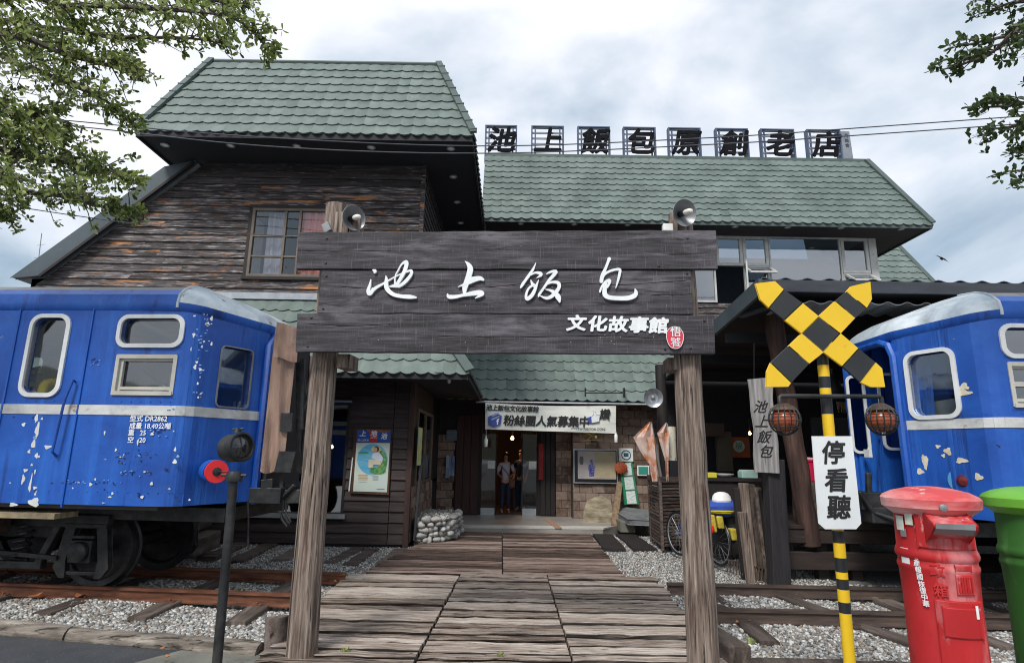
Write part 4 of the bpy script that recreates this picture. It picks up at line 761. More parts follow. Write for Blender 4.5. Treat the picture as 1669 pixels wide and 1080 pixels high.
MB().box(-.8, 10.93, 14.30, 14.33, 7.55, 7.68).box(10.90, 10.94, 14.33, 20, 7.55, 7.68).build('fascia', cap_green, hall)
for px, py in [(849, 364), (936, 365), (1023, 366), (1198, 369), (1284, 370), (1371, 371), (1469, 373)]: downlight(hall, px, py, 7.575)
YH = 15.2
wA, wB, wC, wD, wE = [at(x, 420, YH).x for x in (1166, 1210, 1252, 1370, 1415)]; zt_ = at(1290, 387, YH).z; zm_ = at(1200, 434, YH).z; zb_ = at(1200, 494, YH).z
lw0 = at(1126, 470, YH).x
lapboards(hall, siding_peel, 4.6, zb_-.02, .16, lambda z: XW, lambda z: 9.9, YH)
lapboards(hall, siding, zb_-.02, 7.6, .16, lambda z: XW, lambda z: lw0-.05, YH)
MB().box(XW, lw0-.03, YH+.012, YH+.1, zb_, 7.6).box(XW, 9.9, YH+.012, YH+.1, 2.9, zb_).box(wE+.03, 9.9, YH-.02, YH+.1, zb_, 7.6).build('inner_wall', dark_wood, hall)
MB().box(9.78, 9.9, YH+.1, 20, 2.9, 7.6).build('end_wall', dark_wood, hall)
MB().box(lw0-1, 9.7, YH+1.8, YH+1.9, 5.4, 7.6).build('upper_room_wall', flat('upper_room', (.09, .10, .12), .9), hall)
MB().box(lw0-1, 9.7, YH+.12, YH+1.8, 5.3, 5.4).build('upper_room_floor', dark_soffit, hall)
window(hall, lw0, wA-.03, zb_, zt_-.1, YH, off_frame, glass_sky, [], [], .05)
window(hall, wA, wB, zm_, zt_, YH, off_frame, glass_sky, [], [], .085); window(hall, wB+.01, wC, zm_, zt_, YH, off_frame, glass_sky, [], [], .085)
window(hall, wC+.01, wD, zb_, zt_, YH, off_frame, glass_sky, [], [], .04); window(hall, wD+.01, wE, zm_-.15, zt_, YH, off_frame, glass_sky, [], [], .085)
window(hall, wB+.01, wC, zb_-.2, zm_-.01, YH, off_frame, glass_sky, [], [], .06); window(hall, wD+.01, wE, zb_, zm_-.16, YH, off_frame, glass_sky, [], [], .06)
MB().box(wE+.02, wE+.22, YH-.06, YH-.02, zb_, zt_+.05).build('window_post', off_frame, hall)
# open casement sashes
def sash(hx, hz0, hz1, Wd, ang, sgn=1):
    d = V(cos(ang)*sgn, -sin(ang), 0); O = V(hx, YH-.07, 0); b = MB()
    for (a, c, e, f_) in ((0, Wd, hz0, hz0+.06), (0, Wd, hz1-.06, hz1), (0, .06, hz0, hz1), (Wd-.06, Wd, hz0, hz1)): b.fr(O+d*(a+c)/2+V(0, 0, (e+f_)/2), d*(c-a)/2, V(d.y, -d.x, 0)*.02, V(0, 0, (f_-e)/2))
    s_ = b.build('open_sash', off_frame, hall); q = lambda a, z: O+d*a+V(0, 0, z); MB().quad(q(.05, hz0+.05), q(Wd-.05, hz0+.05), q(Wd-.05, hz1-.05), q(.05, hz1-.05)).build('pane', glass_sky, s_)
sash(wB+.02, zb_, zm_-.02, .62, 1.25, -1)
b = MB(); O = V(wB+.02, YH-.06, zm_-.02)   # awning sashes pushed out
for (xa, xb) in ((wB+.02, wC-.02), (wD+.05, wE-.05)):
    b = MB(); z_ = zm_-.03 if xa < wD else zm_-.2; b.bar((xa, YH-.05, z_), (xa, YH-.45, z_-.26), .05, .05).bar((xb, YH-.05, z_), (xb, YH-.45, z_-.26), .05, .05).bar((xa-.02, YH-.45, z_-.26), (xb+.02, YH-.45, z_-.26), .06, .05)
    s_ = b.build('open_sash', off_frame, hall); MB().quad((xa, YH-.06, z_), (xb, YH-.06, z_), (xb, YH-.44, z_-.255), (xa, YH-.44, z_-.255)).build('pane', glass_sky, s_)
# rear roof on the right
r0, r1, r2, r3 = at(1405, 480, 17.5), at(1545, 483, 17.5), at(1400, 392, 18.6), at(1462, 398, 18.6)
tile_strip((r0.x, 17.5, r1.z), r1, (r2.x-.2, 18.6, r3.z), r3, hall, .27, .27, 0); MB().bar(r1, r3, .16, .06, (0, -.7, .7)).build('hip_flashing', cap_green, hall)
MB().box(r0.x-.3, r1.x-.2, 17.55, 18.8, 2.9, r1.z-.02).build('rear_wall', dark_wood, hall)
# ================= ENTRANCE (ground floor)
porch = [(-1.0, 12.98), (2.02, 13.1), (2.75, 14.1), (4.6, 14.3), (4.6, 15.65), (-1.86, 15.65), (-1.86, 13.2)]
MB().prism([(x, y, .10) for x, y in porch], (0, 0, -.25)).build('porch_floor', porch_m, kind='structure')
MB().prism([(-1.0, 12.975, .106), (2.03, 13.095, .106), (2.28, 13.45, .106), (-1.05, 13.33, .106)], (0, 0, -.03)).build('porch_edge', porch_edge, kind='structure')
MB().prism([(.98, 13.04, .111), (1.13, 13.04, .111), (.98, 14.6, .111), (.83, 14.6, .111)], (0, 0, -.02)).build('porch_stain', flat('rust_stone', (.33, .2, .13), .6), kind='structure')
YD = 15.55; dx0, dx1, dxa, dxb = at(783, 770, YD).x, at(876, 770, YD).x, at(809, 770, YD).x, at(850, 770, YD).x
for x0, x1 in ((dx0, dxa), (dxb, dx1)):
    d_ = MB().box(x0, x0+.03, YD-.03, YD+.03, .1, 2.6).box(x1-.03, x1, YD-.03, YD+.03, .1, 2.6).box(x0+.03, x1-.03, YD-.028, YD+.028, 2.5, 2.6).build('glass_door', dark_wood, hall); MB().box(x0+.03, x1-.03, YD-.032, YD+.028, .1, .27).build('kick_plate', galv, d_)
    MB().quad((x0+.03, YD, .27), (x1-.03, YD, .27), (x1-.03, YD, 2.5), (x0+.03, YD, 2.5)).build('pane', glass_d, d_)
    MB().box((x0+x1)/2-.02, (x0+x1)/2+.18, YD-.012, YD-.006, 1.25, 1.45).build('door_notice', paper, d_)
MB().box(dx0-.05, dx0, YD-.05, YD+.06, .1, 2.9).box(dx1, dx1+.06, YD-.05, YD+.06, .1, 2.9).box(dx0-.05, dx1+.06, YD-.052, YD+.06, 2.6, 2.93).build('door_frame', dark_wood, hall)
red_brown = M('red_brown_shutter', [(.025, .010, .010), (.06, .022, .02)], sc=(10, 10, 1), scale=2, bump=.3)
for x0, x1, mm in ((at(742, 770, 15.4).x, dx0-.06, red_brown), (dx1+.07, at(905, 770, 15.4).x, dark_wood)):
    n_ = 3
    for i in range(n_): xa = x0+(x1-x0)*i/n_; MB().box(xa+.004, xa+(x1-x0)/n_-.004, 15.38, 15.43, .12, 2.6).build('shutter_board', mm, hall, bevel=.005)
[MB().box(u_, v_, 15.46, 15.5, .1, 2.94).build('entrance_back_wall', dark_wood, hall) for u_, v_ in ((XW, dx0-.05), (dx1+.06, 1.62))]
MB().box(.74, .86, 15.34, 15.37, 1.0, 1.9).build('red_couplet', flat('dull_red', (.25, .012, .015), .7), hall)
bx0 = at(906, 770, 15.35).x; blocks(hall, (bx0, 15.44, .1), (1, 0, 0), (0, 0, 1), (0, -1, 0), 1.62-bx0, 2.7, .3, .205)
MB().box(1.62, 4.8, 15.04, 15.12, -.1, 2.93).build('block_wall_core', mortar, hall)
MB().box(1.57, 1.62, 14.98, 15.5, .1, 2.93).build('block_wall_end', mortar, hall)
blocks(hall, (1.58, 15.02, .1), (1, 0, 0), (0, 0, 1), (0, -1, 0), 2.75, 2.8, .315, .205)
blocks(hall, (XW-.05, 15.43, .1), (1, 0, 0), (0, 0, 1), (0, -1, 0), at(742, 770, 15.4).x-XW+.03, 2.0, .3, .2)
# interior room
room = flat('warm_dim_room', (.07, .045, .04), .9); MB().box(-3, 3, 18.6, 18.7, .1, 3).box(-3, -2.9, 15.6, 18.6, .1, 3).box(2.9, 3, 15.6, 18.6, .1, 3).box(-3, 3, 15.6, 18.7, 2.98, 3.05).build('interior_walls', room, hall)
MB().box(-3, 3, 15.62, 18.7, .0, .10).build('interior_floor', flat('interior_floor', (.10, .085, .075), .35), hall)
def bulb(px, py, Y, r, power, lb, col=(1, .45, .15)):
    c = at(px, py, Y); t = thing('hanging_bulb', lb, 'lamp', tuple(c)); MB().lathe([(.001, -r), (r*.7, -r*.7), (r, 0), (r*.6, r*.8), (r*.3, r*1.3)], c, (0, 0, 1), 12).build('bulb', lampm, t, True)
    MB().tube([c+V(0, 0, r), c+V(0, 0, r+.25)], .006, 5).build('cord', blackp, t)
    l = bpy.data.lights.new('bulb_light', 'POINT'); l.energy = power; l.color = col; l.shadow_soft_size = .06; o = bpy.data.objects.new('bulb_light', l); link(o); o.parent = t; o.location = (0, -.12, 0)
lampm = flat('lit_bulb', (1, .62, .25), .3, emit=9, var=0)
bulb(835, 714, 16.6, .05, 8, 'glowing orange bulb inside the entrance above the person'); bulb(541, 728, 12.4, .035, 2, 'orange bulb added behind the large dark ground floor window to stand for a reflection'); bulb(1222, 706, 11.5, .03, 1, 'tiny orange bulb in the dark shed left of the hanging wooden plaque')  # the bulb behind the window is added in place of a reflection
# interior furniture
ct = at(858, 790, 16.9); tag(MB().box(.1, .95, 16.7, 17.3, .1, 1.0).box(.05, 1.0, 16.65, 17.35, 1.0, 1.05).build('counter', flat('dark_teal', (.02, .035, .05), .5), None), 'dark counter inside the entrance behind the standing person', 'counter')
tag(MB().box(-2.2, -.95, 17.6, 18.0, .1, 2.1).box(-2.15, -1.0, 17.5, 17.6, .6, .64).box(-2.15, -1.0, 17.5, 17.6, 1.2, 1.24).build('shelf_unit', dark_wood, None), 'dim shelf unit inside the hall left of the doorway', 'shelf')
# entrance details
def panel(name, lb, cat, px0, py0, px1, py1, Y, fmat, pmat, fw=.04, dep=.04, tilt=0):
    a, c = at(px0, py0, Y), at(px1, py1, Y); x0, x1 = min(a.x, c.x), max(a.x, c.x); z0, z1 = min(a.z, c.z), max(a.z, c.z); t = thing(name, lb, cat, ((x0+x1)/2, Y, z0))
    MB().box(x0, x1, Y-dep, Y, z0, z1).build('frame', fmat, t, bevel=.004); MB().box(x0+fw, x1-fw, Y-dep-.006, Y-dep, z0+fw, z1-fw).build('print', pmat, t); return t, x0+fw, x1-fw, z0+fw, z1-fw, Y-dep-.006
vase_bg = M('lilac_print', [(.28, .26, .33), (.42, .38, .36), (.50, .44, .34)], scale=1.5, rough=.4, bump=0)
t, x0, x1, z0, z1, y_ = panel('framed_poster', 'framed poster with a blue and white vase on the block wall right of the door', 'poster', 934, 731, 1007, 788, 14.94, galv, blackp, .03, .05)
MB().box(x0+.08, x1-.02, y_-.004, y_, z0+.08, z1-.02).build('print', vase_bg, t); MB().box(x0+.52, x1-.03, y_-.008, y_-.004, z0+.10, z1-.05).build('print', flat('sand_print', (.42, .36, .24), .5), t)
vx = x0+.42; MB().lathe([(.045, 0), (.06, .03), (.075, .15), (.08, .24), (.05, .30), (.03, .33), (.022, .38), (.03, .40)], (vx, y_-.006, z0+.14), (0, 0, 1), 16, .05).build('vase_picture', M('blue_china', [(.015, .02, .14), (.05, .06, .30), (.5, .5, .6)], scale=30, rough=.3, bump=0), t, True)
MB().lathe([(.03, 0), (.05, .05), (.05, .16), (.03, .2)], (x0+.17, y_-.006, z0+.42), (0, 0, 1), 12, .05).build('lantern_picture', flat('grey_print', (.12, .12, .14)), t)
t, x0, x1, z0, z1, y_ = panel('certificate', 'white square sign with a dark round emblem on the block wall', 'sign', 1008, 730, 1032, 752, 14.94, white_pl, paper, .01, .03)
cx_, cz_ = (x0+x1)/2, (z0+z1)/2; em = flat('emblem_teal', (.02, .10, .14)); MB().tube([(cx_+cos(q)*.11, y_-.004, cz_+sin(q)*.11) for q in np.linspace(0, 2*pi, 21)[:-1]], .012, 5, closed=True).box(cx_-.06, cx_+.06, y_-.008, y_, cz_-.04, cz_+.05).build('emblem', em, t)
gA = [at(1009, 754, 14.92), at(1030, 752, 14.92), at(1041, 821, 14.86), at(1017, 822, 14.86)]; t = thing('notice_board', 'green framed notice strip with three white sheets leaning on the wall', 'notice board', tuple(gA[3]))
MB().prism(gA, (0, -.03, 0)).build('board', flat('notice_green', (.02, .22, .11), .5), t)
for i in range(3):
    f0, f1 = (i+.06)/3, (i+.94)/3; L0, L1 = gA[0].lerp(gA[3], f0), gA[0].lerp(gA[3], f1); R0, R1 = gA[1].lerp(gA[2], f0), gA[1].lerp(gA[2], f1); MB().prism([L0.lerp(R0, .22), L0.lerp(R0, .86), L1.lerp(R1, .86), L1.lerp(R1, .22)], (0, -.036, 0)).build('sheet', M('printed_sheet%d' % i, [(.35, .42, .42), (.68, .74, .72)], sc=(1, 1, 6), scale=14, rough=.7, bump=0, lo=.4, hi=.5), t)
t, *_r = panel('small_sign', 'small green and white rectangular sign on the block wall beside the flags', 'sign', 1038, 758, 1058, 775, 14.94, white_pl, flat('teal_print', (.04, .28, .22)), .03, .03)
c = at(1012, 762, 14.8); b = MB()
for i in range(12): a_ = i*pi/6; b.lathe([(.05, -.02), (.055, 0), (.03, .02), (.001, .03)], c+V(cos(a_)*.11, 0, sin(a_)*.10), (0, -1, 0), 8)
b.lathe([(.12, -.02), (.12, .02), (.08, .04), (.001, .045)], c, (0, -1, 0), 14); tag(b.build('wall_ornament', M('orange_knot', [(.28, .04, .02), (.5, .13, .04)], scale=20, bump=.8), None, True), 'orange red round ornament overlapping the framed poster edge', 'ornament')
c = at(964, 712, 14.85); b = MB(); b.bar(c+V(-.2, 0, .12), c+V(.15, 0, .0), .03, .03); b.bar(c+V(-.16, 0, -.08), c+V(.2, 0, -.07), .05, .02); b.bar(c+V(-.1, 0, -.07), c+V(.05, 0, .08), .03, .02); b.lathe([(.05, 0), (.03, .05), (.001, .07)], c+V(.12, 0, -.02), (0, 0, 1), 8)
tag(b.build('brass_ornament', flat('brass', (.45, .36, .06), .35, .6), None), 'brass coloured ornament hung high on the wall under the banner', 'ornament')
# stone lean, plank
c0 = gd(978, 852, .1); b = MB(); pts = [(-.34, 0), (-.30, .22), (-.22, .42), (-.05, .52), (.12, .54), (.26, .46), (.30, .2), (.24, -.02)]
b.prism([c0+V(x, .10+z*.35, z) for x, z in pts], (0, .12, 0)); tag(b.build('leaning_stone', M('sacking', [(.10, .085, .05), (.25, .21, .14), (.42, .37, .25)], scale=3, sc=(1, 1, 3), bump=1, bdist=.04), None, bevel=.04), 'pale rounded stone slab leaning on the block wall under the framed poster', 'stone')
A, B = gd(1001, 856, .1), at(1010, 786, 14.9); tag(MB().bar(A, B, .14, .03, (0, -1, .2)).build('leaning_plank', M('light_plank', [(.14, .09, .05), (.3, .21, .13)], sc=(8, 8, 1), scale=2, bump=.4), None), 'narrow light plank leaning between the stone and the notice strip', 'plank')
# stone bench
t = thing('stone_bench', 'low concrete bench with a stone slab seat by the notice strip', 'bench', (2.9, 13.7, .0)); a_ = at(1000, 828, 14.0); 
A, B = at(1002, 832, 14.3), at(1064, 846, 13.0)
MB().prism([A, at(1020, 826, 14.9), at(1066, 832, 13.9), at(1064, 848, 12.95), at(1024, 846, 12.98)], (0, 0, -.11)).build('seat', M('grey_slab', [(.10, .11, .12), (.22, .23, .24)], scale=4, rough=.7, bump=.5, layers=[((.05, .06, .04), 5, (1, 1, 1), .6, .7)]), t, bevel=.015)
bz = A.z-.12; MB().box(2.42, 2.75, 13.25, 14.6, .0, bz).box(3.0, 3.5, 13.15, 13.6, .0, bz-.02).build('support', concrete, t, bevel=.02)
# eave banner
t = thing('cloth_banner', 'long cream cloth banner with black calligraphy hung under the entrance eave', 'banner', (1, 14.22, 2.2)); YB = 14.2
q = [at(791, 656, YB), at(1004, 661, YB), at(1004, 706, YB), at(791, 699, YB)]; b = MB(); nx2, nz2 = 36, 8; vs = []
bu = lambda u, v: (q[0].lerp(q[1], u)).lerp(q[3].lerp(q[2], u), v)+V(0, -.02*sin(u*9+v*2)-.012*sin(u*23), -.035*sin(pi*u)*(1-v))
for j in range(nz2+1):
    for i in range(nx2+1): vs.append(bu(i/nx2, j/nz2))
b.add(vs, [(j*(nx2+1)+i, j*(nx2+1)+i+1, (j+1)*(nx2+1)+i+1, (j+1)*(nx2+1)+i) for j in range(nz2) for i in range(nx2)]); b.build('cloth', banner_m, t, True)
bX = (q[1]-q[0]).normalized(); bs = (q[1]-q[0]).length/213
def btext(s, px, py, size, name='banner_character', mat=ink, sh=.12, off=.002): text(s, name, mat, t, bu((px-791)/213, (py-656-(px-791)*.03)/45)+V(0, -.022, 0), bX, (0, 0, 1), size*bs, .003, shear=sh, bold=off*2 if off > .001 else 0)
for i, ch in enumerate('粉絲團人氣募集中'): btext(ch, 829+i*17.5, 687+.3*i, 18, off=.004)
for i, ch in enumerate('池上飯包文化故事館'): btext(ch, 797+i*9.5, 665+.2*i, 10)
btext('讚', 985, 677, 17, off=.004); btext('WWW.FACEBOOK.COM/', 955, 700, 5.5, off=.0006)
cub = flat('logo_blue', (.045, .08, .33)); bl = lambda px, py, o=.03: bu((px-791)/213, (py-656-(px-791)*.03)/45)+V(0, -o, 0)
MB().prism([bl(796, 680), bl(808, 674), bl(818, 678), bl(816, 693), bl(806, 698), bl(796, 694)], (0, -.006, 0)).build('logo_block', cub, t)
MB().prism([bl(800, 677.5, .037), bl(811, 673, .037), bl(815, 674.5, .037), bl(803, 680, .037)], (0, -.003, 0)).prism([bl(800, 684, .037), bl(813, 678, .037), bl(816, 679, .037), bl(803, 686, .037)], (0, -.003, 0)).build('logo_light', flat('logo_light', (.25, .3, .55)), t)
text('f', 'logo_letter', white_paint, t, bl(811, 689, .040), bX, (0, 0, 1), 13*bs, .003, bold=.006)
MB().prism([bl(957, 681), bl(963, 679), bl(964, 690), bl(959, 690)], (0, -.006, 0)).build('thumb_cuff', cub, t)
MB().prism([bl(963, 680), bl(967, 676), bl(966, 670), bl(970, 672), bl(971, 676), bl(977, 677), bl(976, 688), bl(964, 690)], (0, -.005, 0)).build('thumb_icon', white_paint, t)
MB().tube([bl(963, 680, .038), bl(967, 676, .038), bl(966, 670, .038), bl(970, 672, .038), bl(971, 676, .038), bl(977, 677, .038), bl(976, 688, .038), bl(964, 690, .038)], .004, 5, closed=True).build('thumb_outline', cub, t)
for px, py, lb in ((792, 718, 'small clear bottle hanging under the left end of the cloth banner'), (1004, 711, 'small clear bottle hanging under the right end of the cloth banner')):
    c = at(px, py, 14.18); tt_ = MB().lathe([(.035, -.14), (.042, -.12), (.042, .03), (.015, .08), (.015, .11), (.02, .12)], c, (0, 0, 1), 12).tube([c+V(0, 0, .12), c+V(0, 0, .28)], .004, 5); tag(tt_.build('hanging_bottle', white_pl, None, True), lb, 'bottle')
c = at(988, 640, 14.1); tag(MB().tube([at(953, 640, 14.0), at(1018, 640, 14.0)], .016, 6).tube([at(954, 632, 14.0), at(954, 646, 14.0)], .02, 6).tube([at(1017, 632, 14.0), at(1017, 648, 14.0)], .03, 6).tube([at(1017, 636, 14.0), at(1017, 636, 14.6)], .014, 6).build('pipe_lamp_arm', iron, None), 'thin black pipe fixture lying over the entrance eave tiles', 'light fixture')
# poster on the timber wall
t = thing('tourism_poster', 'poster of a person in a straw hat by blue water on the dark plank wall', 'poster', (-2.75, 11.12, .9)); YP = YW-.06
pq = lambda px, py, o=0: at(px, py, YP-o); 
MB().prism([pq(577, 697), pq(638, 699), pq(634, 806), pq(571, 803)], (0, -.012, 0)).build('backing', M('poster_backing', [(.03, .02, .015), (.12, .05, .02)], scale=4), t)
pz = lambda x, y, o: pq(560+x/9, 690+y/9, o)
MB().prism([pz(205, 90, .014), pz(690, 100, .014), pz(685, 282, .014), pz(190, 275, .014)], (0, -.004, 0)).build('header', flat('header_blue', (.02, .09, .42)), t)
MB().prism([pz(380, 95, .019), pz(505, 97, .019), pz(490, 278, .019), pz(385, 276, .019)], (0, -.003, 0)).build('header_red', flat('header_red', (.5, .03, .05)), t)
MB().prism([pz(330, 85, .0185), pz(690, 98, .0185), pz(640, 130, .0185), pz(360, 112, .0185)], (0, -.002, 0)).build('header_brown', flat('header_brown', (.25, .12, .06)), t)
for ch, x, y in (('上', 280, 150), ('地', 440, 150), ('池', 590, 190)): text(ch, 'poster_character', white_paint, t, pz(x, y, .026), (1, .0, 0), (0, 0, 1), .12, .002, shear=.2, bold=.004)
text('2015', 'poster_character', white_paint, t, pz(440, 205, .026), (1, 0, 0), (0, 0, 1), .06, .002, .002); text('好山好水', 'poster_character', white_paint, t, pz(290, 245, .026), (1, 0, 0), (0, 0, 1), .055, .002, .002)
MB().prism([pz(190, 282, .014), pz(682, 284, .014), pz(635, 1005, .014), pz(140, 990, .014)], (0, -.005, 0)).build('sheet', M('poster_paper', [(.50, .62, .60), (.62, .70, .62)], scale=1, rough=.5, bump=0), t)
cc = (425, 525); sk = MB()
def disc(cx, cy, rx, ry, o, mat, nm, a0=0, a1=2*pi, clip=None):
    P = [(cx+rx*cos(q), cy+ry*sin(q)) for q in np.linspace(a0, a1, 33)[:-1]]; MB().prism([pz(x, y, o) for x, y in P], (0, -.002, 0)).build(nm, mat, t)
disc(425, 525, 225, 228, .020, M('water_print', [(.05, .32, .60), (.12, .45, .68), (.25, .55, .62)], sc=(1, 1, 4), scale=3, rough=.5, bump=0), 'lake_picture')
disc(290, 425, 80, 14, .0225, flat('hill_print', (.06, .25, .12)), 'hills_picture'); disc(560, 560, 78, 165, .0228, M('foliage_print', [(.02, .12, .04), (.10, .30, .10), (.35, .48, .15)], scale=22, rough=.5, bump=0), 'foliage_picture'); disc(500, 690, 120, 52, .0232, MATS['foliage_print'], 'foliage_picture')
disc(478, 375, 72, 44, .026, flat('straw_print', (.65, .52, .25)), 'hat_picture'); disc(482, 372, 40, 42, .029, flat('hair_print', (.08, .04, .025)), 'hair_picture'); disc(468, 380, 26, 32, .032, flat('face_print', (.62, .38, .28)), 'face_picture')
MB().prism([pz(x, y, .029) for x, y in ((430, 430), (520, 415), (580, 500), (570, 560), (500, 545), (410, 500))], (0, -.002, 0)).build('shirt_picture', flat('shirt_print', (.6, .68, .78)), t)
MB().prism([pz(x, y, .032) for x, y in ((415, 520), (570, 555), (540, 610), (440, 600), (420, 650), (365, 650), (365, 530))], (0, -.002, 0)).build('trousers_picture', flat('cream_print', (.66, .60, .45)), t)
for k, (x0, x1, y0, y1, cc_) in enumerate(((215, 355, 745, 835, (.6, .38, .2)), (425, 510, 765, 835, (.3, .4, .5)), (220, 340, 850, 862, (.4, .5, .5)), (485, 600, 958, 975, (.05, .08, .1)))):
    b = MB(); n_ = 4 if y1-y0 > 30 else 1
    for i in range(n_): ya = y0+(y1-y0)*i/n_; b.prism([pz(x0, ya, .0215), pz(x1, ya, .0215), pz(x1, ya+(y1-y0)/n_*.5, .0215), pz(x0, ya+(y1-y0)/n_*.5, .0215)], (0, -.001, 0))
    b.build('print_block', flat('print_block%d' % k, cc_), t)
tag(MB().bar(pq(575, 745, .02), pq(569, 800, .02), .03, .02).build('rolled_paper', paper, None), 'thin pale strip hanging down the left edge of the poster', 'paper strip')
# side strip poster + pole at the corner, wall box, blue leaflet
tag(MB().fr(at(684, 727, 11.6), (0, .22, 0), (.01, 0, 0), (0, 0, .36)).build('hanging_scroll', M('aqua_print', [(.1, .4, .5), (.5, .6, .2), (.6, .65, .6)], scale=3, rough=.5, bump=0), None), 'narrow yellow and blue leaflet on the side wall by the corner post', 'poster')
A, B = gd(681, 848, .0), at(690, 750, 11.45); tag(MB().bar(V(-1.74, 11.3, .05), V(-1.68, 11.3, 1.35), .05, .04).bar(V(-1.69, 11.29, 1.3), V(-1.58, 11.29, 1.62), .035, .02).build('leaning_pole', flat('pole_dark', (.03, .032, .04)), None), 'dark narrow pole with a pale bent top standing at the wall corner', 'pole')
c = at(736, 709, 15.36); tag(MB().fr(c, (.14, 0, 0), (0, .05, 0), (0, 0, .14)).build('meter_box', M('meter_blue', [(.10, .16, .19), (.16, .22, .25)], scale=4), None, bevel=.03), 'blue grey meter box on the back wall left of the door', 'meter box')
c = at(730, 760, 15.3); tag(MB().fr(c, (.05, 0, 0), (0, .02, 0), (0, 0, .28)).fr(c+V(.11, 0, .02), (.06, 0, 0), (0, .02, 0), (0, 0, .25)).build('leaflet', M('leaflet_blue', [(.02, .08, .25), (.5, .55, .6)], sc=(4, 1, .5), scale=3), None), 'blue and white leaflet pair on the back wall left of the door', 'leaflet')
c = at(732, 619, 10.6); tag(MB().lathe([(.02, -.06), (.03, -.03), (.03, .03), (.018, .05), (.014, .12)], c, (0, 0, 1), 10).build('bare_bulb', bulb_m, None, True), 'unlit white spiral bulb under the corner eave', 'bulb')
# ---- stone planter
pt = thing('stone_planter', 'low curved planter of rounded river stones at the corner of the dark wall', 'planter', (-1.45, 11.9, 0))
path = catmull([(-1.76, 11.42, 0), (-1.5, 11.42, 0), (-1.25, 11.55, 0), (-1.12, 11.85, 0), (-1.08, 12.3, 0), (-1.06, 12.85, 0)], 6)[:, :2]; seg = np.r_[0, np.cumsum(np.linalg.norm(np.diff(path, axis=0), axis=1))]
sm = []
for i in range(6):
    r = random.Random(i); bm = bmesh.new(); bmesh.ops.create_icosphere(bm, subdivisions=2, radius=1)
    for v in bm.verts: q_ = 1+.22*sin(v.co.x*3+i)*cos(v.co.y*2.4+i*2)+r.uniform(-.05, .05); v.co *= q_
    me = bpy.data.meshes.new('stone'); bm.to_mesh(me); bm.free(); me.shade_smooth(); me.materials.append(stone_m); sm.append(me)
z = .045; row = 0
while z < .48:
    s = random.uniform(0, .1)
    while s < seg[-1]:
        w_ = random.uniform(.05, .105); s += w_*.95
        if s > seg[-1]: break
        x = np.interp(s, seg, path[:, 0]); y = np.interp(s, seg, path[:, 1]); x2 = np.interp(s+.05, seg, path[:, 0]); y2 = np.interp(s+.05, seg, path[:, 1])
        inst(sm[random.randrange(6)], 'stone', pt, Matrix.Translation((x+random.uniform(-.03, .03), y+random.uniform(-.02, .03), z+random.uniform(-.018, .018))) @ Matrix.Rotation(math.atan2(y2-y, x2-x+1e-6)+random.uniform(-.15, .15), 4, 'Z') @ Matrix.Rotation(random.uniform(-.2, .2), 4, 'Y') @ Matrix.Diagonal((w_*1.05, .10, random.uniform(.045, .075), 1))); s += w_*.95
    z += .092; row += 1
MB().prism([(x, y+.03, .44) for x, y in path]+[(-1.8, 12.85, .44)], (0, 0, -.5)).build('fill', gravel_bed, pt)
P = np.array([(random.uniform(-1.75, -1.15), random.uniform(11.5, 12.8), .45+random.uniform(0, .02)) for _ in range(900)]); pebbles('planter_gravel', P, .02, False, label='fine gravel filling the stone planter', cat='gravel')
# ---- rooftop letter panels
for i, (ch, x0, x1, y0, y1) in enumerate([('池', 791, 843, 205, 248), ('上', 866, 919, 206, 249), ('飯', 941, 994, 207, 250), ('包', 1015, 1068, 208, 251), ('原', 1088, 1141, 209, 253), ('創', 1165, 1218, 210, 254), ('老', 1238, 1293, 211, 255), ('店', 1313, 1368, 212, 257)]):
    YR = 15.75; a, c = at(x0, y0, YR), at(x1, y1, YR); X0, X1, Z0, Z1 = a.x, at(x1, y0+1, YR).x, 10.0, a.z
    t = thing('rooftop_letter_panel', 'grey louvred panel carrying the black character %s, number %s from the left on the roof ridge' % (ch, 'one two three four five six seven eight'.split()[i]), 'rooftop sign', ((X0+X1)/2, YR, Z0), 'rooftop letter panels')
    MB().box(X0, X0+.04, YR-.05, YR+.12, Z0, Z1).box(X1-.04, X1, YR-.05, YR+.12, Z0, Z1).box(X0, X1, YR-.052, YR+.1, Z1-.03, Z1+.001).box(X0+.10, X0+.14, YR-.02, YR+.03, Z0, Z1-.03).box(X1-.14, X1-.10, YR-.02, YR+.03, Z0, Z1-.03).build('frame', M('blue_grey_frame', [(.05, .08, .16), (.10, .13, .2)], scale=3) if i == 0 else MATS['blue_grey_frame'], t)
    n_ = 7
    for k in range(n_): zz = Z0+.06+(Z1-Z0-.1)*k/(n_-1); MB().box(X0+.042, X1-.042, YR-.018, YR+.015, zz-.026, zz+.026).build('louvre', M('louvre_grey', [(.17, .20, .24), (.26, .29, .33)], scale=3) if (i == 0 and k == 0) else MATS['louvre_grey'], t)
    text(ch, 'roof_character', M('roof_letter_black', [(.006, .006, .008), (.014, .014, .017)], scale=3, rough=.9, spec=.1, bump=0, layers=[((.10, .03, .02), 1.5, (1, 1, 1), .70, .80)]) if i == 0 else MATS['roof_letter_black'], t, ((X0+X1)/2, YR-.10, (Z0+Z1)/2+.02), (1, 0, 0), (.02, 0, 1), .84, .05, shear=.14, bold=.024)
a, c = at(1370, 214, 15.8), at(1385, 256, 15.8); t = thing('rooftop_side_panel', 'narrow grey panel with tiny characters at the right end of the rooftop letters', 'rooftop sign', (a.x, 15.8, 10.0)); MB().prism([(a.x, 15.8, 10), (a.x+.3, 15.8, 10), (a.x+.26, 15.8, a.z), (a.x, 15.8, a.z)], (0, .05, 0)).build('board', MATS['louvre_grey'], t)
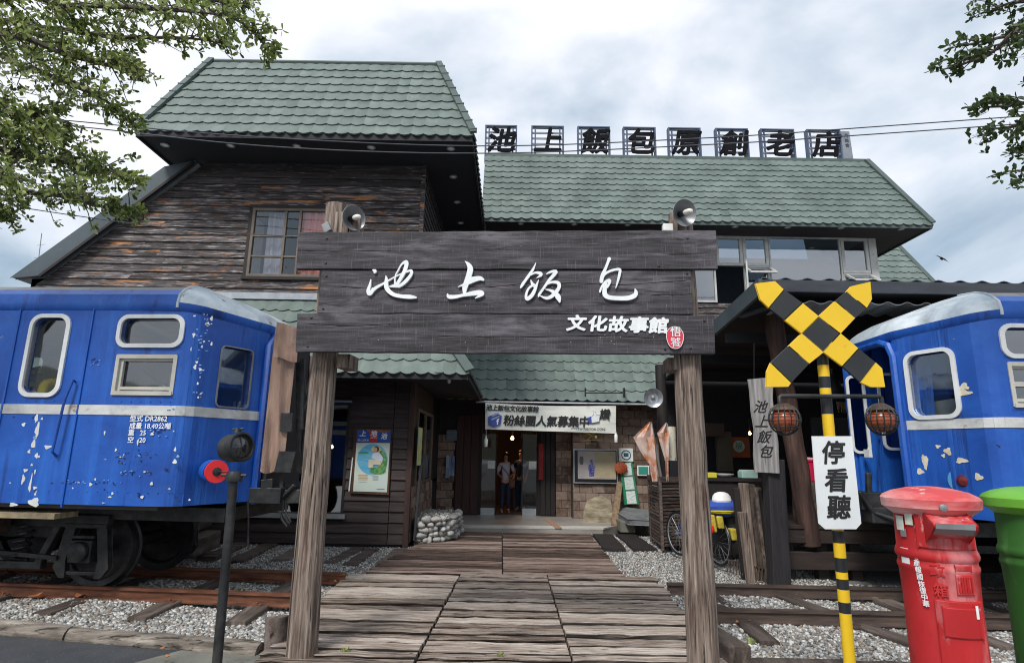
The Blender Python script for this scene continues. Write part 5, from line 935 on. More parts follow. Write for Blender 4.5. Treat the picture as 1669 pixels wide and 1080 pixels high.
for i, ch in enumerate('月美食'): text(ch, 'tiny_character', dkgrey, t, (a.x+.15, 15.79, a.z-.15-.16*i), (1, 0, 0), (0, 0, 1), .13, .004, .002)
# ================= RAILCARS
def rounded(sa, sb, za, zb, r, n=6):
    P = []
    for cx, cz, a0 in ((sb-r, zb-r, 0), (sa+r, zb-r, pi/2), (sa+r, za+r, pi), (sb-r, za+r, 3*pi/2)):
        for i in range(n+1): q = a0+pi/2*i/n; P.append((cx+r*cos(q), cz+r*sin(q)))
    return P
HALF = 1.38; RX = 9.0; Z0, Z1 = 1.05, 3.20
def railcar(label, root, rot, mir, side_holes, end_holes, ZT=3.46, portal=.50, corner=None):
    t = thing('railcar', label, 'railcar', root, rz=rot); ORG[t.name] = V(0, 0, root[2]) if 0 else V(0, 0, 0)
    near = [(-RX, -HALF), (-.62, -HALF), (-.50, -HALF+.012), (-.42, -HALF+.05), (-.36, -HALF+.11), (-.07, -portal-.14), (-.02, -portal-.06), (0, -portal)]
    pp = np.array(near); sg = np.r_[0, np.cumsum(np.linalg.norm(np.diff(pp, axis=0), axis=1))]; ST = sg[-1]; CS = sg[5-1]   # start of end face
    def wrap(s, z, o=0.0, side=-1, ins=0.0):
        s = max(0, min(ST, s)); x = np.interp(s, sg, pp[:, 0]); y = np.interp(s, sg, pp[:, 1]); i = min(len(sg)-2, max(0, np.searchsorted(sg, s)-1))
        ds = .06; xa, ya = np.interp(max(0, s-ds), sg, pp[:, 0]), np.interp(max(0, s-ds), sg, pp[:, 1]); xb, yb = np.interp(min(ST, s+ds), sg, pp[:, 0]), np.interp(min(ST, s+ds), sg, pp[:, 1])
        d = np.array([xb-xa, yb-ya]); d /= np.linalg.norm(d); nx, ny = d[1], -d[0]
        x += nx*o; y += ny*o
        if ins: sx = min(x, -.9); x += (sx-x)*ins; y += (0-y)*ins
        return V(x*mir, y if side < 0 else -y, z)
    cols = {}
    for side in (-1, 1):
        b = MB(); hs = side_holes+end_holes; cells = {}
        for h in hs: cells.setdefault((round(h[0]-.05, 3), round(h[1]+.05, 3)), []).append(h)
        cs = sorted(cells); s = 0; W = lambda s, z, o=0: wrap(s, z, o, side)
        def fill(a, c):
            if c-a < 1e-4: return
            brk = sorted(set([a, c]+[x for x in sg if a < x < c]))
            for u, v in zip(brk[:-1], brk[1:]): b.quad(W(u, Z0), W(v, Z0), W(v, Z1), W(u, Z1))
        for (a, c) in cs:
            fill(s, a); zc = Z0
            for h in sorted(cells[(a, c)], key=lambda h: h[2]):
                za, zb = h[2]-.05, h[3]+.05
                if za > zc: b.quad(W(a, zc), W(c, zc), W(c, za), W(a, za))
                P = rounded(*h[:5]); n = len(P)//4; C_ = [W(c, zb), W(a, zb), W(a, za), W(c, za)]; Q = [W(*p) for p in P]; In = [W(p[0], p[1], -.07) for p in P]
                base = len(b.v); b.add(Q+C_+In, []); m = len(Q)
                for k in range(4):
                    for i in range(n-1): b.f.append((base+k*n+i, base+k*n+i+1, base+m+k)); b.m.append(0)
                    b.f.append((base+k*n+n-1, base+((k+1) % 4)*n, base+m+(k+1) % 4, base+m+k)); b.m.append(0)
                for i in range(m): b.f.append((base+i, base+(i+1) % m, base+m+4+(i+1) % m, base+m+4+i)); b.m.append(0)
                zc = zb
            b.quad(W(a, zc), W(c, zc), W(c, Z1), W(a, Z1)); s = c
        fill(s, ST); b.build('body_side', blue, t)
        b = MB()   # sill skirt edge and belt stripe
        b.quad(*[wrap(q, z, .006, side) for q, z in ((0, Z0), (CS, Z0), (CS, Z0+.12), (0, Z0+.12))])
        for u, v in zip(sg[:-1], sg[1:]): b.quad(W(u, Z0-.0), W(v, Z0), W(v, Z0, -.08), W(u, Z0, -.08))
        b.build('sill', blue, t)
        b = MB()
        for zz in (Z0+.135, 2.13):
            for s_ in np.arange(max(.1, ST-5.5), ST-.1, .11): b.lathe([(.007, 0), (.005, .004), (.0005, .005)], W(s_, zz), (W(s_, zz, .01)-W(s_, zz)), 6)
        tag(b.build('rivets', blue, t), kind='stuff')
        b = MB(); brk = sorted(set(list(sg)+list(np.arange(0, ST, .6))))
        for u, v in zip(brk[:-1], brk[1:]):
            if v <= ST-.06 or 1: b.prism([W(u, 1.985, .001), W(v, 1.985, .001), W(v, 2.09, .001), W(u, 2.09, .001)], W((u+v)/2, 2, .007)-W((u+v)/2, 2, .001))
        b.build('white_stripe', stripe_white, t)
    # end face centre: inner door wall recessed
    MB().box(mir*-.62 if mir > 0 else .60, mir*-.60 if mir > 0 else .62, -portal, portal, Z0, Z1+.05).build('end_wall', blue_dark, t)
    for sd_ in (-1, 1): MB().prism([(0*mir, sd_*portal, Z0), (-.62*mir, sd_*portal, Z0), (-.62*mir, sd_*portal, Z1), (0, sd_*portal, Z1)], (0, -sd_*.03, 0)).build('portal_jamb', blue, t)
    # roof in rings
    full = [(p[0], p[1]) for p in near]+[(x, -y) for x, y in reversed(near)]
    def ring(o, ins, z, zend):
        out_ = []
        for k, (x, y) in enumerate(full):
            kk = k if k < len(near) else len(full)-1-k
            w_ = wrap(sg[kk], 0, o, -1 if k < len(near) else 1, ins); e_ = max(0, min(1, (x+.9)/.9)); out_.append(V(w_.x, w_.y, z+(zend-z)*e_))
        return out_
    R = [ring(.0, 0, 3.17, 3.06), ring(.022, 0, 3.20, 3.09), ring(.022, 0, 3.26, 3.16), ring(.0, .0, 3.38, 3.20), ring(0, .07, 3.46, 3.27), ring(0, .15, 3.52, 3.33), ring(0, .3, 3.58, 3.41), ring(0, .55, 3.63, 3.50), ring(0, .85, 3.66, 3.58), ring(0, 1.0, 3.67, 3.62)]
    n = len(full)
    def part(nm, mat, i0, i1, ks):
        b = MB(); b.v = [tuple(p) for r_ in R for p in r_]
        for i in range(i0, i1):
            for k in ks:
                if k < n-1: b.f.append((i*n+k, i*n+k+1, (i+1)*n+k+1, (i+1)*n+k)); b.m.append(0)
        return b.build(nm, mat, t, True)
    L0 = len(near); endk = list(range(1, n-2)); sidek = [0, n-2]
    part('gutter_band', blue, 0, 4, sidek); part('roof', roof_grey, 4, len(R)-1, sidek); part('roof_dome', silver, 2, len(R)-1, endk); part('cant_rail', blue, 0, 2, endk)
    if 1:
        b = MB()
        for kk in (1, n-2): b = MB().tube([R[i][kk]+V(0, 0, .0) for i in range(1, 8)], .016, 8); b.build('roof_joint', silver, t, True)
    # inside
    MB().box(min(mir*-RX, mir*-.62), max(mir*-RX, mir*-.62), -HALF+.1, HALF-.1, 1.0, 1.06).build('floor', flat('car_floor', (.06, .05, .045)), t)
    MB().box(min(mir*-RX, mir*-.62), max(mir*-RX, mir*-.62), -HALF+.12, HALF-.12, 3.08, 3.1).build('ceiling', flat('car_ceiling', (.35, .36, .34)), t)
    # underframe
    b = MB(); b.box(min(mir*-RX, mir*-.15), max(mir*-RX, mir*-.15), -.80, .80, .84, .99); b.build('underframe', iron, t)
    def window_(sa, sb, za, zb, r, side, kind):
        W = lambda s, z, o=0: wrap(s, z, o, side); P = rounded(sa, sb, za, zb, r); m = len(P)
        if kind == 'ring':
            w_ = .045; O = rounded(sa-w_, sb+w_, za-w_, zb+w_, r+w_*.8); b = MB()
            vs = [W(*p, .0) for p in O]+[W(*p, .022) for p in O]+[W(*p, .026) for p in P]+[W(*p, -.05) for p in P]; b.add(vs, [(k*m+i, k*m+(i+1) % m, (k+1)*m+(i+1) % m, (k+1)*m+i) for k in range(3) for i in range(m)])
            f = b.build('window', white_trim, t, True)
        elif kind == 'thin':
            w_ = .016; O = rounded(sa-w_, sb+w_, za-w_, zb+w_, r+w_*.8); b = MB(); vs = [W(*p, .0) for p in O]+[W(*p, .012) for p in O]+[W(*p, .012) for p in P]+[W(*p, -.05) for p in P]; b.add(vs, [(k*m+i, k*m+(i+1) % m, (k+1)*m+(i+1) % m, (k+1)*m+i) for k in range(3) for i in range(m)])
            f = b.build('window', grey_metal, t, True)
        else:   # aluminium sash
            b = MB(); fr_ = lambda a, c, e, g, o0, o1: b.add([W(a, e, o0), W(c, e, o0), W(c, g, o0), W(a, g, o0), W(a, e, o1), W(c, e, o1), W(c, g, o1), W(a, g, o1)], [(0, 1, 2, 3), (4, 5, 6, 7), (0, 1, 5, 4), (2, 3, 7, 6), (0, 3, 7, 4), (1, 2, 6, 5)])
            fr_(sa-.01, sa+.03, za, zb, -.04, .012); fr_(sb-.03, sb+.01, za, zb, -.04, .012); fr_(sa, sb, za-.01, za+.035, -.04, .02); fr_(sa, sb, zb-.035, zb+.01, -.04, .012)
            fr_(sa+.06, sb-.03, za+.05, za+.085, -.05, -.015); fr_(sa+.06, sb-.03, zb-.06, zb-.035, -.05, -.018); fr_(sa+.03, sa+.065, za+.04, zb-.04, -.05, -.016)
            if mir < 0: fr_(sa+.03, sb-.03, (za+zb)/2-.02, (za+zb)/2+.03, -.04, -.005)
            f = b.build('window', alu, t)
        MB().quad(*[W(*p, -.055) for p in P]).build('pane', glass_t, f)
    for h in side_holes+end_holes:
        for side in (-1, 1): window_(*h[:5], side, h[5])
    return t, wrap, sg, ST, CS
def s_of(px, py, root, rot, mir, Yl):    # body coordinate along the near side seen at a pixel
    P = at(px, py, Yl) - Vector(root); P.rotate(Matrix.Rotation(-rot, 3, 'Z')); return P.x*mir
rootL, rotL = (-2.98, 7.62, 0.0), -.078
Ml = Matrix.Translation(rootL) @ Matrix.Rotation(rotL, 4, 'Z'); Mli = Ml.inverted()
def loc_side(px, py, Mi, M_, mir, half=HALF):
    """body coordinates (x_local*mir, z) where the sight line meets the near side plane y=-half"""
    o = Mi @ CAM; d = Mi.to_3x3() @ ray(px, py); k = (-half-o.y)/d.y; p = o+d*k; return p.x*mir, p.z
pl_ = lambda px, py: loc_side(px, py, Mli, Ml, 1)
def sh(pa, pb, r, kind, pf): (xa, za), (xb, zb) = pf(*pa), pf(*pb); return (RX+min(xa, xb), RX+max(xa, xb), min(za, zb), max(za, zb), r, kind)
SH = [sh((36, 640), (113, 518), .10, 'ring', pl_), sh((194, 560), (294, 519), .085, 'ring', pl_), sh((184, 642), (291, 579), .03, 'alu', pl_)]
a_, b_ = SH[1], SH[2]; s0, s1 = (a_[0]+b_[0])/2+.02, (a_[1]+b_[1])/2; SH[1] = (s0-.02, s1, *a_[2:]); SH[2] = (s0-.02, s1, *b_[2:])
for k in range(1, 5):   # further windows beyond the frame
    off = 1.35*k+.9; SH.append((SH[1][0]-off-.5, SH[1][1]-off-.5, SH[1][2], SH[1][3], .085, 'ring')); SH.append((SH[2][0]-off-.5, SH[2][1]-off-.5, SH[2][2], SH[2][3], .03, 'alu'))
SH = [h for h in SH if h[0] > .1]
tl, wl, sg, ST, CS = railcar('blue railcar on the left with peeling paint, tan canvas gangway and white stencilled numbers', rootL, rotL, 1, SH, [(sg_a, sg_b, 2.12, 2.80, .05, 'thin') for sg_a, sg_b in [(8.92, 9.32)]])
# --- left car details (local coordinates through the car's own frame)
def Lc(px, py, Mi=Mli, half=HALF): 
    o = Mi @ CAM; d = Mi.to_3x3() @ ray(px, py); k = (-half-o.y)/d.y; return o+d*k
dfr = Lc(8, 505), Lc(122, 648)
x0, x1 = Lc(18, 600).x, Lc(128, 640).x+.02; zt_ = Lc(60, 500).z; 
MB().box(x0-.02, x0, -HALF-.012, -HALF+.0, 1.02, zt_+.02).box(x1, x1+.015, -HALF-.014, -HALF, 1.02, zt_).box(x0, x1, -HALF-.014, -HALF, zt_, zt_+.02).build('door_frame', blue, tl)
hx, hz = Lc(122, 622).x, Lc(122, 622).z; MB().tube([(hx+.0, -HALF+.01, hz), (hx+.02, -HALF-.05, hz+.02), (hx+.02-.04, -HALF-.07, hz-.2), (hx-.06, -HALF-.07, hz-.75), (hx-.07, -HALF+.01, hz-.80)], .014, 8).build('handrail', blue, tl, True)
def Lt(s, px, py, size, al='LEFT'): p = Lc(px, py); text(s, 'stencil_text', white_paint, tl, (p.x, -HALF-.003, p.z), (1, 0, 0), (0, 0, 1), size, .001, align=al, bold=.0013)
Lt('型式 DR2862', 212, 682, .075); Lt('成量 18.40公噸', 211, 694, .072); Lt('重   25', 209, 705, .072); Lt('空   20', 208, 717, .072)
def chip(px, py, w, h, T=None, Lf=None, mat=None, n=11, o=.003):
    Lf = Lf or Lc; T = T or tl; p = Lf(px, py); q = Lf(px+w/2, py-h/2); rx, rz = abs(q.x-p.x), abs(q.z-p.z); ph = random.uniform(0, 6); P = []
    for i in range(n): a_ = 2*pi*i/n; r_ = 1+.28*sin(3*a_+ph)+random.uniform(-.15, .15); P.append((p.x+rx*r_*cos(a_), -HALF-.0005, p.z+rz*r_*sin(a_)))
    MB().prism(P, (0, -o, 0)).build('chip_or_shade', mat or chip_white, T)
for c_ in [(60, 680, 8, 12), (61, 700, 10, 22), (55, 723, 9, 14), (78, 728, 12, 6), (60, 742, 7, 9), (52, 757, 4, 4), (42, 766, 8, 5), (38, 781, 8, 15), (50, 788, 9, 30), (56, 818, 20, 14), (22, 822, 15, 6), (285, 752, 8, 7), (148, 789, 6, 5), (225, 720, 4, 10), (189, 733, 4, 5), (276, 796, 5, 2), (309, 814, 4, 3), (338, 528, 7, 6), (345, 519, 5, 8), (318, 598, 6, 8), (321, 590, 5, 4)]: chip(*c_)
ridge = M('flaking_edge', [(.02, .12, .45), (.15, .3, .6), (.5, .58, .7)], scale=14, rough=.5, bump=.4); flake_shade = flat('paint_shadow', (.004, .02, .11), .5)  # dark blue marks paint in the shadow beside lifted flakes
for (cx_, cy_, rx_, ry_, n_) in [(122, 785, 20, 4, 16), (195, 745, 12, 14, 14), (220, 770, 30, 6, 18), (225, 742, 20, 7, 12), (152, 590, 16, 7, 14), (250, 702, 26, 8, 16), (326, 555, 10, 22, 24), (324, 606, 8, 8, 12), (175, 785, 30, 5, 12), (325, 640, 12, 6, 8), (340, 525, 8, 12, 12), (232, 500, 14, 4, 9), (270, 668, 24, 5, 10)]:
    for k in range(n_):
        w_ = random.uniform(1.5, 5); chip(cx_+random.gauss(0, rx_*.5), cy_+random.gauss(0, ry_*.5), w_, random.uniform(1, 2.6), mat=random.choice([ridge, ridge, flake_shade, flake_shade, chip_white if random.random() < .25 else flake_shade]), n=7, o=.004)
for k in range(46):
    px_, py_ = random.choice([(random.uniform(10, 330), random.gauss(800, 14)), (random.gauss(322, 9), random.uniform(510, 650)), (random.gauss(58, 12), random.uniform(680, 825)), (random.uniform(120, 330), random.uniform(700, 815))]); chip(px_, py_, random.uniform(2, 7), random.uniform(2, 8), mat=random.choice([chip_white, ridge, flake_shade, chip_white]), n=9, o=.0035)
# coloured end disc
def disc_(T, Lf, px, py, r, lb=None, side=-1):
    p = Lf(px, py); return p
o_ = at(352, 768, 6.42); p_ = Mli @ o_; nrm_ = V(.75, -.66, 0).normalized(); 
MB().lathe([(.12, -.14), (.125, 0), (.12, .01)], p_-nrm_*.04, nrm_, 22).build('marker_backplate', blue, tl, True)
MB().lathe([(.05, .0), (.118, .0), (.118, .03), (.05, .03)], p_, nrm_, 24).build('red_marker_ring', red_flat, tl, True); MB().lathe([(.05, 0), (.045, .04), (.02, .05), (.001, .05)], p_, nrm_, 14).build('marker_lamp', iron, tl, True)
MB().tube([p_+V(-.18, 0, 0)+nrm_*.04, p_+V(.20, .0, 0)+nrm_*.04], .006, 5).build('marker_rod', iron, tl)
# gangway: frame and canvas
fr2 = MB().tube([(.02, -.50, 1.02), (.02, -.50, 2.9), (.02, -.42, 3.03), (.02, .42, 3.03), (.02, .50, 2.9), (.02, .50, 1.02)], .05, 8).build('gangway_frame', blue, tl, True)
def drape(name, P00, P10, P01, P11, mat, parent, nx=14, nz=24, amp=.03, seed=0, hem=0.0):
    r = random.Random(seed); b = MB(); vs = []; P00, P10, P01, P11 = map(Vector, (P00, P10, P01, P11)); n = (P10-P00).cross(P01-P00).normalized()
    for j in range(nz+1):
        for i in range(nx+1):
            u, v = i/nx, j/nz; p = P00.lerp(P10, u).lerp(P01.lerp(P11, u), v); q = amp*(sin(u*7+2.2*sin(v*3+seed))*.6+sin(u*13-v*5+seed)*.3+.25*sin(v*17+u*4)); vs.append(p+n*q+V(0, 0, hem*sin(u*6) if j == nz else 0))
    b.add(vs, [(j*(nx+1)+i, j*(nx+1)+i+1, (j+1)*(nx+1)+i+1, (j+1)*(nx+1)+i) for j in range(nz) for i in range(nx)]); return b.build(name, mat, parent, True)
W4 = lambda px, py, Y: Mli @ at(px, py, Y)
drape('canvas_cover', W4(449, 533, 7.02), W4(486, 545, 7.12), W4(424, 768, 7.0), W4(461, 770, 7.10), canvas, tl, amp=.035, seed=1, hem=-.02)
drape('canvas_flap', W4(451, 524, 6.98), W4(487, 534, 7.06), W4(446, 582, 6.97), W4(484, 590, 7.06), canvas, tl, 10, 8, .025, 2, .01)
drape('canvas_cover', W4(497, 580, 8.1), W4(513, 580, 8.1), W4(488, 770, 8.1), W4(500, 772, 8.1), canvas, tl, 8, 20, .04, 3)
b = MB(); 
for (a_, c_) in (((487, 590), (486, 770)), ((494, 585), (491, 700))): b.bar(W4(*a_, 7.3), W4(*c_, 7.3), .05, .05)
b.tube([W4(495, 610, 7.5), W4(499, 680, 7.5), W4(490, 760, 7.5)], .02, 6).tube([W4(485, 700, 7.3), W4(500, 650, 7.5), W4(494, 600, 7.6)], .015, 6); b.fr(W4(468, 688, 7.05), (.07, 0, 0), (0, .02, 0), (0, 0, .11)).fr(W4(466, 752, 7.03), (.10, 0, .0), (0, .03, 0), (.02, 0, .12)); b.build('gangway_ironwork', iron, tl)
MB().box(-.55, .12, -.46, .46, 1.0, 3.0).build('gangway_interior', dark_soffit, tl)
b = MB(); b.fr(W4(440, 806, 7.2), (.20, 0, 0), (0, .15, 0), (0, 0, .09)).fr(W4(466, 808, 7.25), (.22, 0, .01), (0, .12, 0), (0, 0, .08)).fr(W4(482, 800, 7.3), (.10, 0, 0), (0, .10, 0), (0, 0, .11)).bar(W4(437, 780, 7.1), W4(437, 815, 7.1), .10, .14).bar(W4(458, 770, 7.2), W4(460, 800, 7.2), .05, .05).tube([W4(425, 795, 7.1), W4(455, 815, 7.1), W4(480, 790, 7.1)], .03, 8)
b.build('coupler', iron, tl, bevel=.012)
b = MB()
for (pts) in ([(462, 815), (461, 838), (467, 846), (470, 856)], [(466, 815), (466, 835), (474, 850)], [(404, 815), (405, 850), (404, 895)]): b.tube([W4(*p, 7.0) for p in pts], .011, 6)
b.build('coupling_chain', iron, tl); MB().tube([W4(*p, 6.95) for p in ((456, 832), (460, 846), (468, 857), (471, 853), (463, 840))], .016, 7, closed=True).build('chain_link', iron, tl)
# bogie
def bogie(T, M_i, xs, ys=(-.58, .58), mir=1):
    bg_ = MB()
    for x in xs:
        for sg_ in (-1, 1):
            w_ = MB().lathe([(.06, -.07), (.10, -.06), (.12, -.02), (.34, -.015), (.36, -.05), (.425, -.06), (.428, .045), (.455, .055), (.452, .075), (.36, .07), (.33, .02), (.12, .02), (.10, .08), (.001, .08)], (x, sg_*.56, .50), (0, -sg_*-1 if 0 else (1 if sg_ < 0 else -1), 0), 36).build('wheel', iron, T, True)
        MB().tube([(x, -.56, .50), (x, .56, .50)], .08, 12).build('axle', iron, T, True)
        for sg_ in (-1, 1):
            y = sg_*.80; MB().fr((x, y, .50), (.13, 0, 0), (0, .09, 0), (0, 0, .12)).lathe([(.115, 0), (.11, .05), (.06, .075), (.001, .08)], (x, y+sg_*.09, .50), (0, sg_, 0), 18).bar((x-.13, y, .65), (x+.13, y, .65), .14, .04).build('axle_box', iron, T, bevel=.012)
            b = MB()
            for q in (-1, 1): b.prism([(x+q*.13, y-.04, .76), (x+q*.24, y-.04, .76), (x+q*.32, y-.04, .32), (x+q*.24, y-.04, .22), (x+q*.18, y-.04, .22), (x+q*.20, y-.04, .40)], (0, .08, 0))
            b.bar((x-.25, y, .77), (x+.25, y, .77), .12, .05).bar((x-.2, y, .26), (x+.2, y, .26), .05, .04); b.build('pedestal', iron, T, bevel=.008)
    for sg_ in (-1, 1):
        y = sg_*.80; xa, xb = min(xs)-.5, max(xs)+.5; b = MB(); b.bar((xa+.3, y, .82), (xb-.25, y, .82), .10, .14); m_ = (xa+xb)/2; b.bar((m_-.65, y, .82), (m_-.45, y, .35), .09, .08).bar((m_+.65, y, .82), (m_+.45, y, .35), .09, .08).bar((m_-.5, y, .33), (m_+.5, y, .33), .09, .08).bar((m_-.6, y+sg_*.05, .50), (m_+.7, y+sg_*.05, .42), .05, .05); b.build('bogie_frame', iron, T, bevel=.01)
        for q in (-.2, .2): MB().tube([(m_+q+.08*cos(k*.7), y+.08*sin(k*.7), .38+k*.0085) for k in range(46)], .016, 6).build('coil_spring', iron, T)
    MB().box(min(xs)+.2, max(xs)-.2, -.75, .75, .62, .78).build('bolster', iron, T)
wxl = (Mli @ at(150, 900, 7.06)).x
bogie(tl, Mli, [wxl, wxl-1.95]); bogie(tl, Mli, [-8.2, -6.3] if wxl > -5 else [-8.2])
MB().box(-3.6, -2.6, -1.2, -.9, .7, .98).box(-4.6, -3.2, -1.28, -1.20, .90, .99).build('equipment_box', iron_rust, tl)
MB().box(x0-.3, x1-.05, -HALF-.01, -HALF+.3, .90, .955).build('door_step', M('worn_step', [(.12, .09, .06), (.4, .33, .2)], scale=5, sc=(1, 4, 1)), tl)
# seats
for k in range(5):
    xx = -1.6-1.1*k; MB().box(xx-.3, xx+.3, .15, 1.2, 1.06, 1.45).box(xx-.34, xx-.24, .15, 1.2, 1.45, 2.1).build('seat', flat('seat_green', (.03, .07, .06)), tl)
for k in range(7): MB().box(-1.2-1.1*k, -1.15-1.1*k, -HALF+.1, -HALF+.13, 1.06, 1.9).build('inner_panel', dark_soffit, tl) if 0 else None
MB().box(-RX, -.62, HALF-.16, HALF-.13, 1.06, 2.1).build('inner_lining', flat('lining', (.20, .21, .2)), tl)
# ---- right car
rootR, rotR = (4.62, 7.42, 0.0), -.03
Mr = Matrix.Translation(rootR) @ Matrix.Rotation(rotR, 4, 'Z'); Mri = Mr.inverted()
pr_ = lambda px, py: loc_side(px, py, Mri, Mr, -1); Rc = lambda px, py: Lc(px, py, Mri)
def shR(pa, pb, r, kind): (xa, za), (xb, zb) = pr_(*pa), pr_(*pb); return [RX+min(xa, xb), RX+max(xa, xb), min(za, zb), max(za, zb), r, kind]
h1 = shR((1640, 577), (1745, 535), .085, 'ring'); h2 = shR((1640, 662), (1745, 592), .03, 'alu'); h2[0], h2[1] = h1[0], h1[1]
SHR = [tuple(h1), tuple(h2)]
for k in range(1, 4): SHR += [(h1[0]-1.55*k, h1[1]-1.55*k, *h1[2:]), (h2[0]-1.55*k, h2[1]-1.55*k, *h2[2:])]
SHR = [h for h in SHR if h[0] > .1]
tr, wr, *_ = railcar('blue railcar on the right with open gangway doorway, behind the red post box', rootR, rotR, -1, SHR, [(8.90, 9.37, 2.14, 2.84, .09, 'ring')])
for c_ in [(1508, 752, 9, 22), (1500, 768, 11, 9), (1545, 735, 10, 10), (1568, 750, 14, 8), (1596, 777, 11, 9), (1530, 727, 8, 5), (1572, 630, 13, 10), (1572, 640, 20, 8), (1538, 742, 5, 5)]:
    o = Mri @ CAM; d = Mri.to_3x3() @ ray(c_[0], c_[1])
    # place on the wrapped body by searching along the body line
    def miss(s):
        yy = wr(s, 2).y; hit = o+d*((yy-o.y)/d.y); return abs(hit.x-wr(s, 2).x)
    best = min((miss(s), s) for s in np.linspace(7.0, ST, 300))
    s = best[1]; z = (o+d*((wr(s, 2).y-o.y)/d.y)).z; rx, rz = c_[2]/270, c_[3]/270; ph = random.uniform(0, 6); P = []
    for i in range(11): a_ = 2*pi*i/11; r_ = 1+.3*sin(3*a_+ph)+random.uniform(-.15, .15); P.append(wr(s+rx*r_*cos(a_), z+rz*r_*sin(a_), .002))
    MB().prism(P, wr(s, z, .006)-wr(s, z, .002)).build('chip_or_shade', M('cream_primer', [(.5, .42, .25), (.74, .70, .6)], scale=12, bump=.4) if 'cream_primer' not in MATS else MATS['cream_primer'], tr)
# gangway portal right: hood arch, inner open door with white framed glass
b = MB(); b.tube([(-.02, -.53, 1.0), (-.03, -.53, 2.85), (-.03, -.46, 3.0), (-.03, -.30, 3.06), (-.03, .30, 3.06), (-.03, .46, 3.0), (-.03, .53, 2.85), (-.02, .53, 1.0)], .045, 8); b.build('gangway_frame', blue, tr, True)
MB().prism([(-.02, -.56, 1.0), (-.02, -.56, 2.9), (.35, -.60, 3.0), (.2, -.72, 1.0)], (0, .04, 0)).build('gangway_side', blue, tr, bevel=.01)
def rr_ring(P, w_, nrm, th, mat, name, parent):
    pass
yd = .0
for (yc, hw, zz0, zz1, xx) in ((.03, .09, 1.75, 2.72, .46), (.43, .11, 1.8, 2.75, .40)):
    P = rounded(yc-hw, yc+hw, zz0, zz1, .06); O = rounded(yc-hw-.035, yc+hw+.035, zz0-.035, zz1+.035, .09); m = len(P); V_ = V
    V = lambda a_, b_, c_: V_(b_, a_, c_)
    MB().add([V(xx, *p) for p in O]+[V(xx-.02, *p) for p in O]+[V(xx-.02, *p) for p in P]+[V(xx, *p) for p in P], [(k*m+i, k*m+(i+1) % m, (k+1)*m+(i+1) % m, (k+1)*m+i) for k in range(3) for i in range(m)]).build('door_window', white_trim, tr, True)
    MB().quad(*[V(xx-.005, *p) for p in P]).build('pane', glass_m, tr); V = V_
MB().box(.585, .60, -.38, .02, 1.02, 2.9).build('end_door', blue_dark, tr, bevel=.01)
MB().box(.02, .60, -.5, .5, 1.0, 1.04).build('gangway_floor', iron, tr)
MB().fr((.02, .30, 1.72), (.02, 0, 0), (0, .06, 0), (0, 0, .05)).build('label_plate', paper, tr)
p_ = wr(8.95, 1.35, .02); nn = (wr(8.95, 1.35, .03)-wr(8.95, 1.35, 0)).normalized(); q_ = Mri @ at(1572, 783, 6.45); nr_ = V(-.6, -.8, 0)
MB().lathe([(.15, -.02), (.155, .02), (.145, .05), (.13, .05)], q_-nr_*.02, nr_, 24).build('marker_backplate', flat('light_blue_paint', (.05, .22, .45)), tr, True); MB().lathe([(.06, .04), (.07, .07), (.05, .10), (.001, .11)], q_, nr_, 16).build('marker_lamp', flat('dark_red_lens', (.12, .01, .01), .2), tr, True)
b = MB(); W5 = lambda px, py, Y: Mri @ at(px, py, Y)
b.fr(W5(1415, 815, 7.3), (.16, 0, 0), (0, .15, 0), (0, 0, .10)).fr(W5(1440, 838, 7.2), (.20, 0, 0), (0, .12, 0), (0, 0, .09)).tube([W5(1400, 800, 7.1), W5(1425, 835, 7.1), W5(1470, 850, 7.0)], .03, 8).bar(W5(1415, 770, 7.2), W5(1418, 850, 7.2), .06, .06); b.build('coupler', iron, tr, bevel=.012)
MB().box(-.02, .3, -.62, .62, .88, 1.0).build('buffer_beam', blue_dark, tr)
bogie(tr, Mri, [2.2, 4.1]); 
for k in range(4): MB().box(1.8+1.2*k, 2.4+1.2*k, .15, 1.2, 1.06, 1.45).build('seat', MATS['seat_green'], tr)
MB().box(1.3, 1.33, -1.2, 1.2, 1.06, 3.05).build('partition', flat('partition', (.08, .09, .10)), tr)
MB().quad(*[wr(s, z, -.25) for s, z in ((8.9, 2.1), (9.4, 2.1), (9.4, 2.3), (8.9, 2.35))]).build('cab_shelf', grey_metal, tr)
# ================= SHED
sh_ = thing('lean_to_shed', 'dark open shed with slate metal roof edge and timber posts behind the crossing sign', 'shed', (5, 8.5, 0))
FX = 3.41; MB().prism([(FX, 7.7, 4.0), (14, 7.7, 4.0), (14, 13.4, 3.42), (FX, 13.4, 3.42)], (0, 0, -.04)).build('roof', fascia_metal, sh_)
MB().prism([(FX+.02, 7.75, 3.94), (14, 7.75, 3.94), (14, 13.4, 3.36), (FX+.02, 13.4, 3.36)], (0, 0, -.02)).build('ceiling', dark_soffit, sh_)  # dark sheet added under the roof, puts shade into its underside
MB().box(FX, 14, 7.66, 7.70, 3.86, 4.03).build('front_fascia', M('dark_fascia', [(.025, .028, .038), (.05, .055, .068)], sc=(1, 1, 5), scale=2, rough=.45), sh_, bevel=.006)
MB().prism([(FX, 7.66, 4.04), (FX, 13.4, 3.46), (FX, 13.4, 3.24), (FX, 7.66, 3.82)], (-.05, 0, 0)).build('rake_fascia', fascia_metal, sh_, bevel=.006)
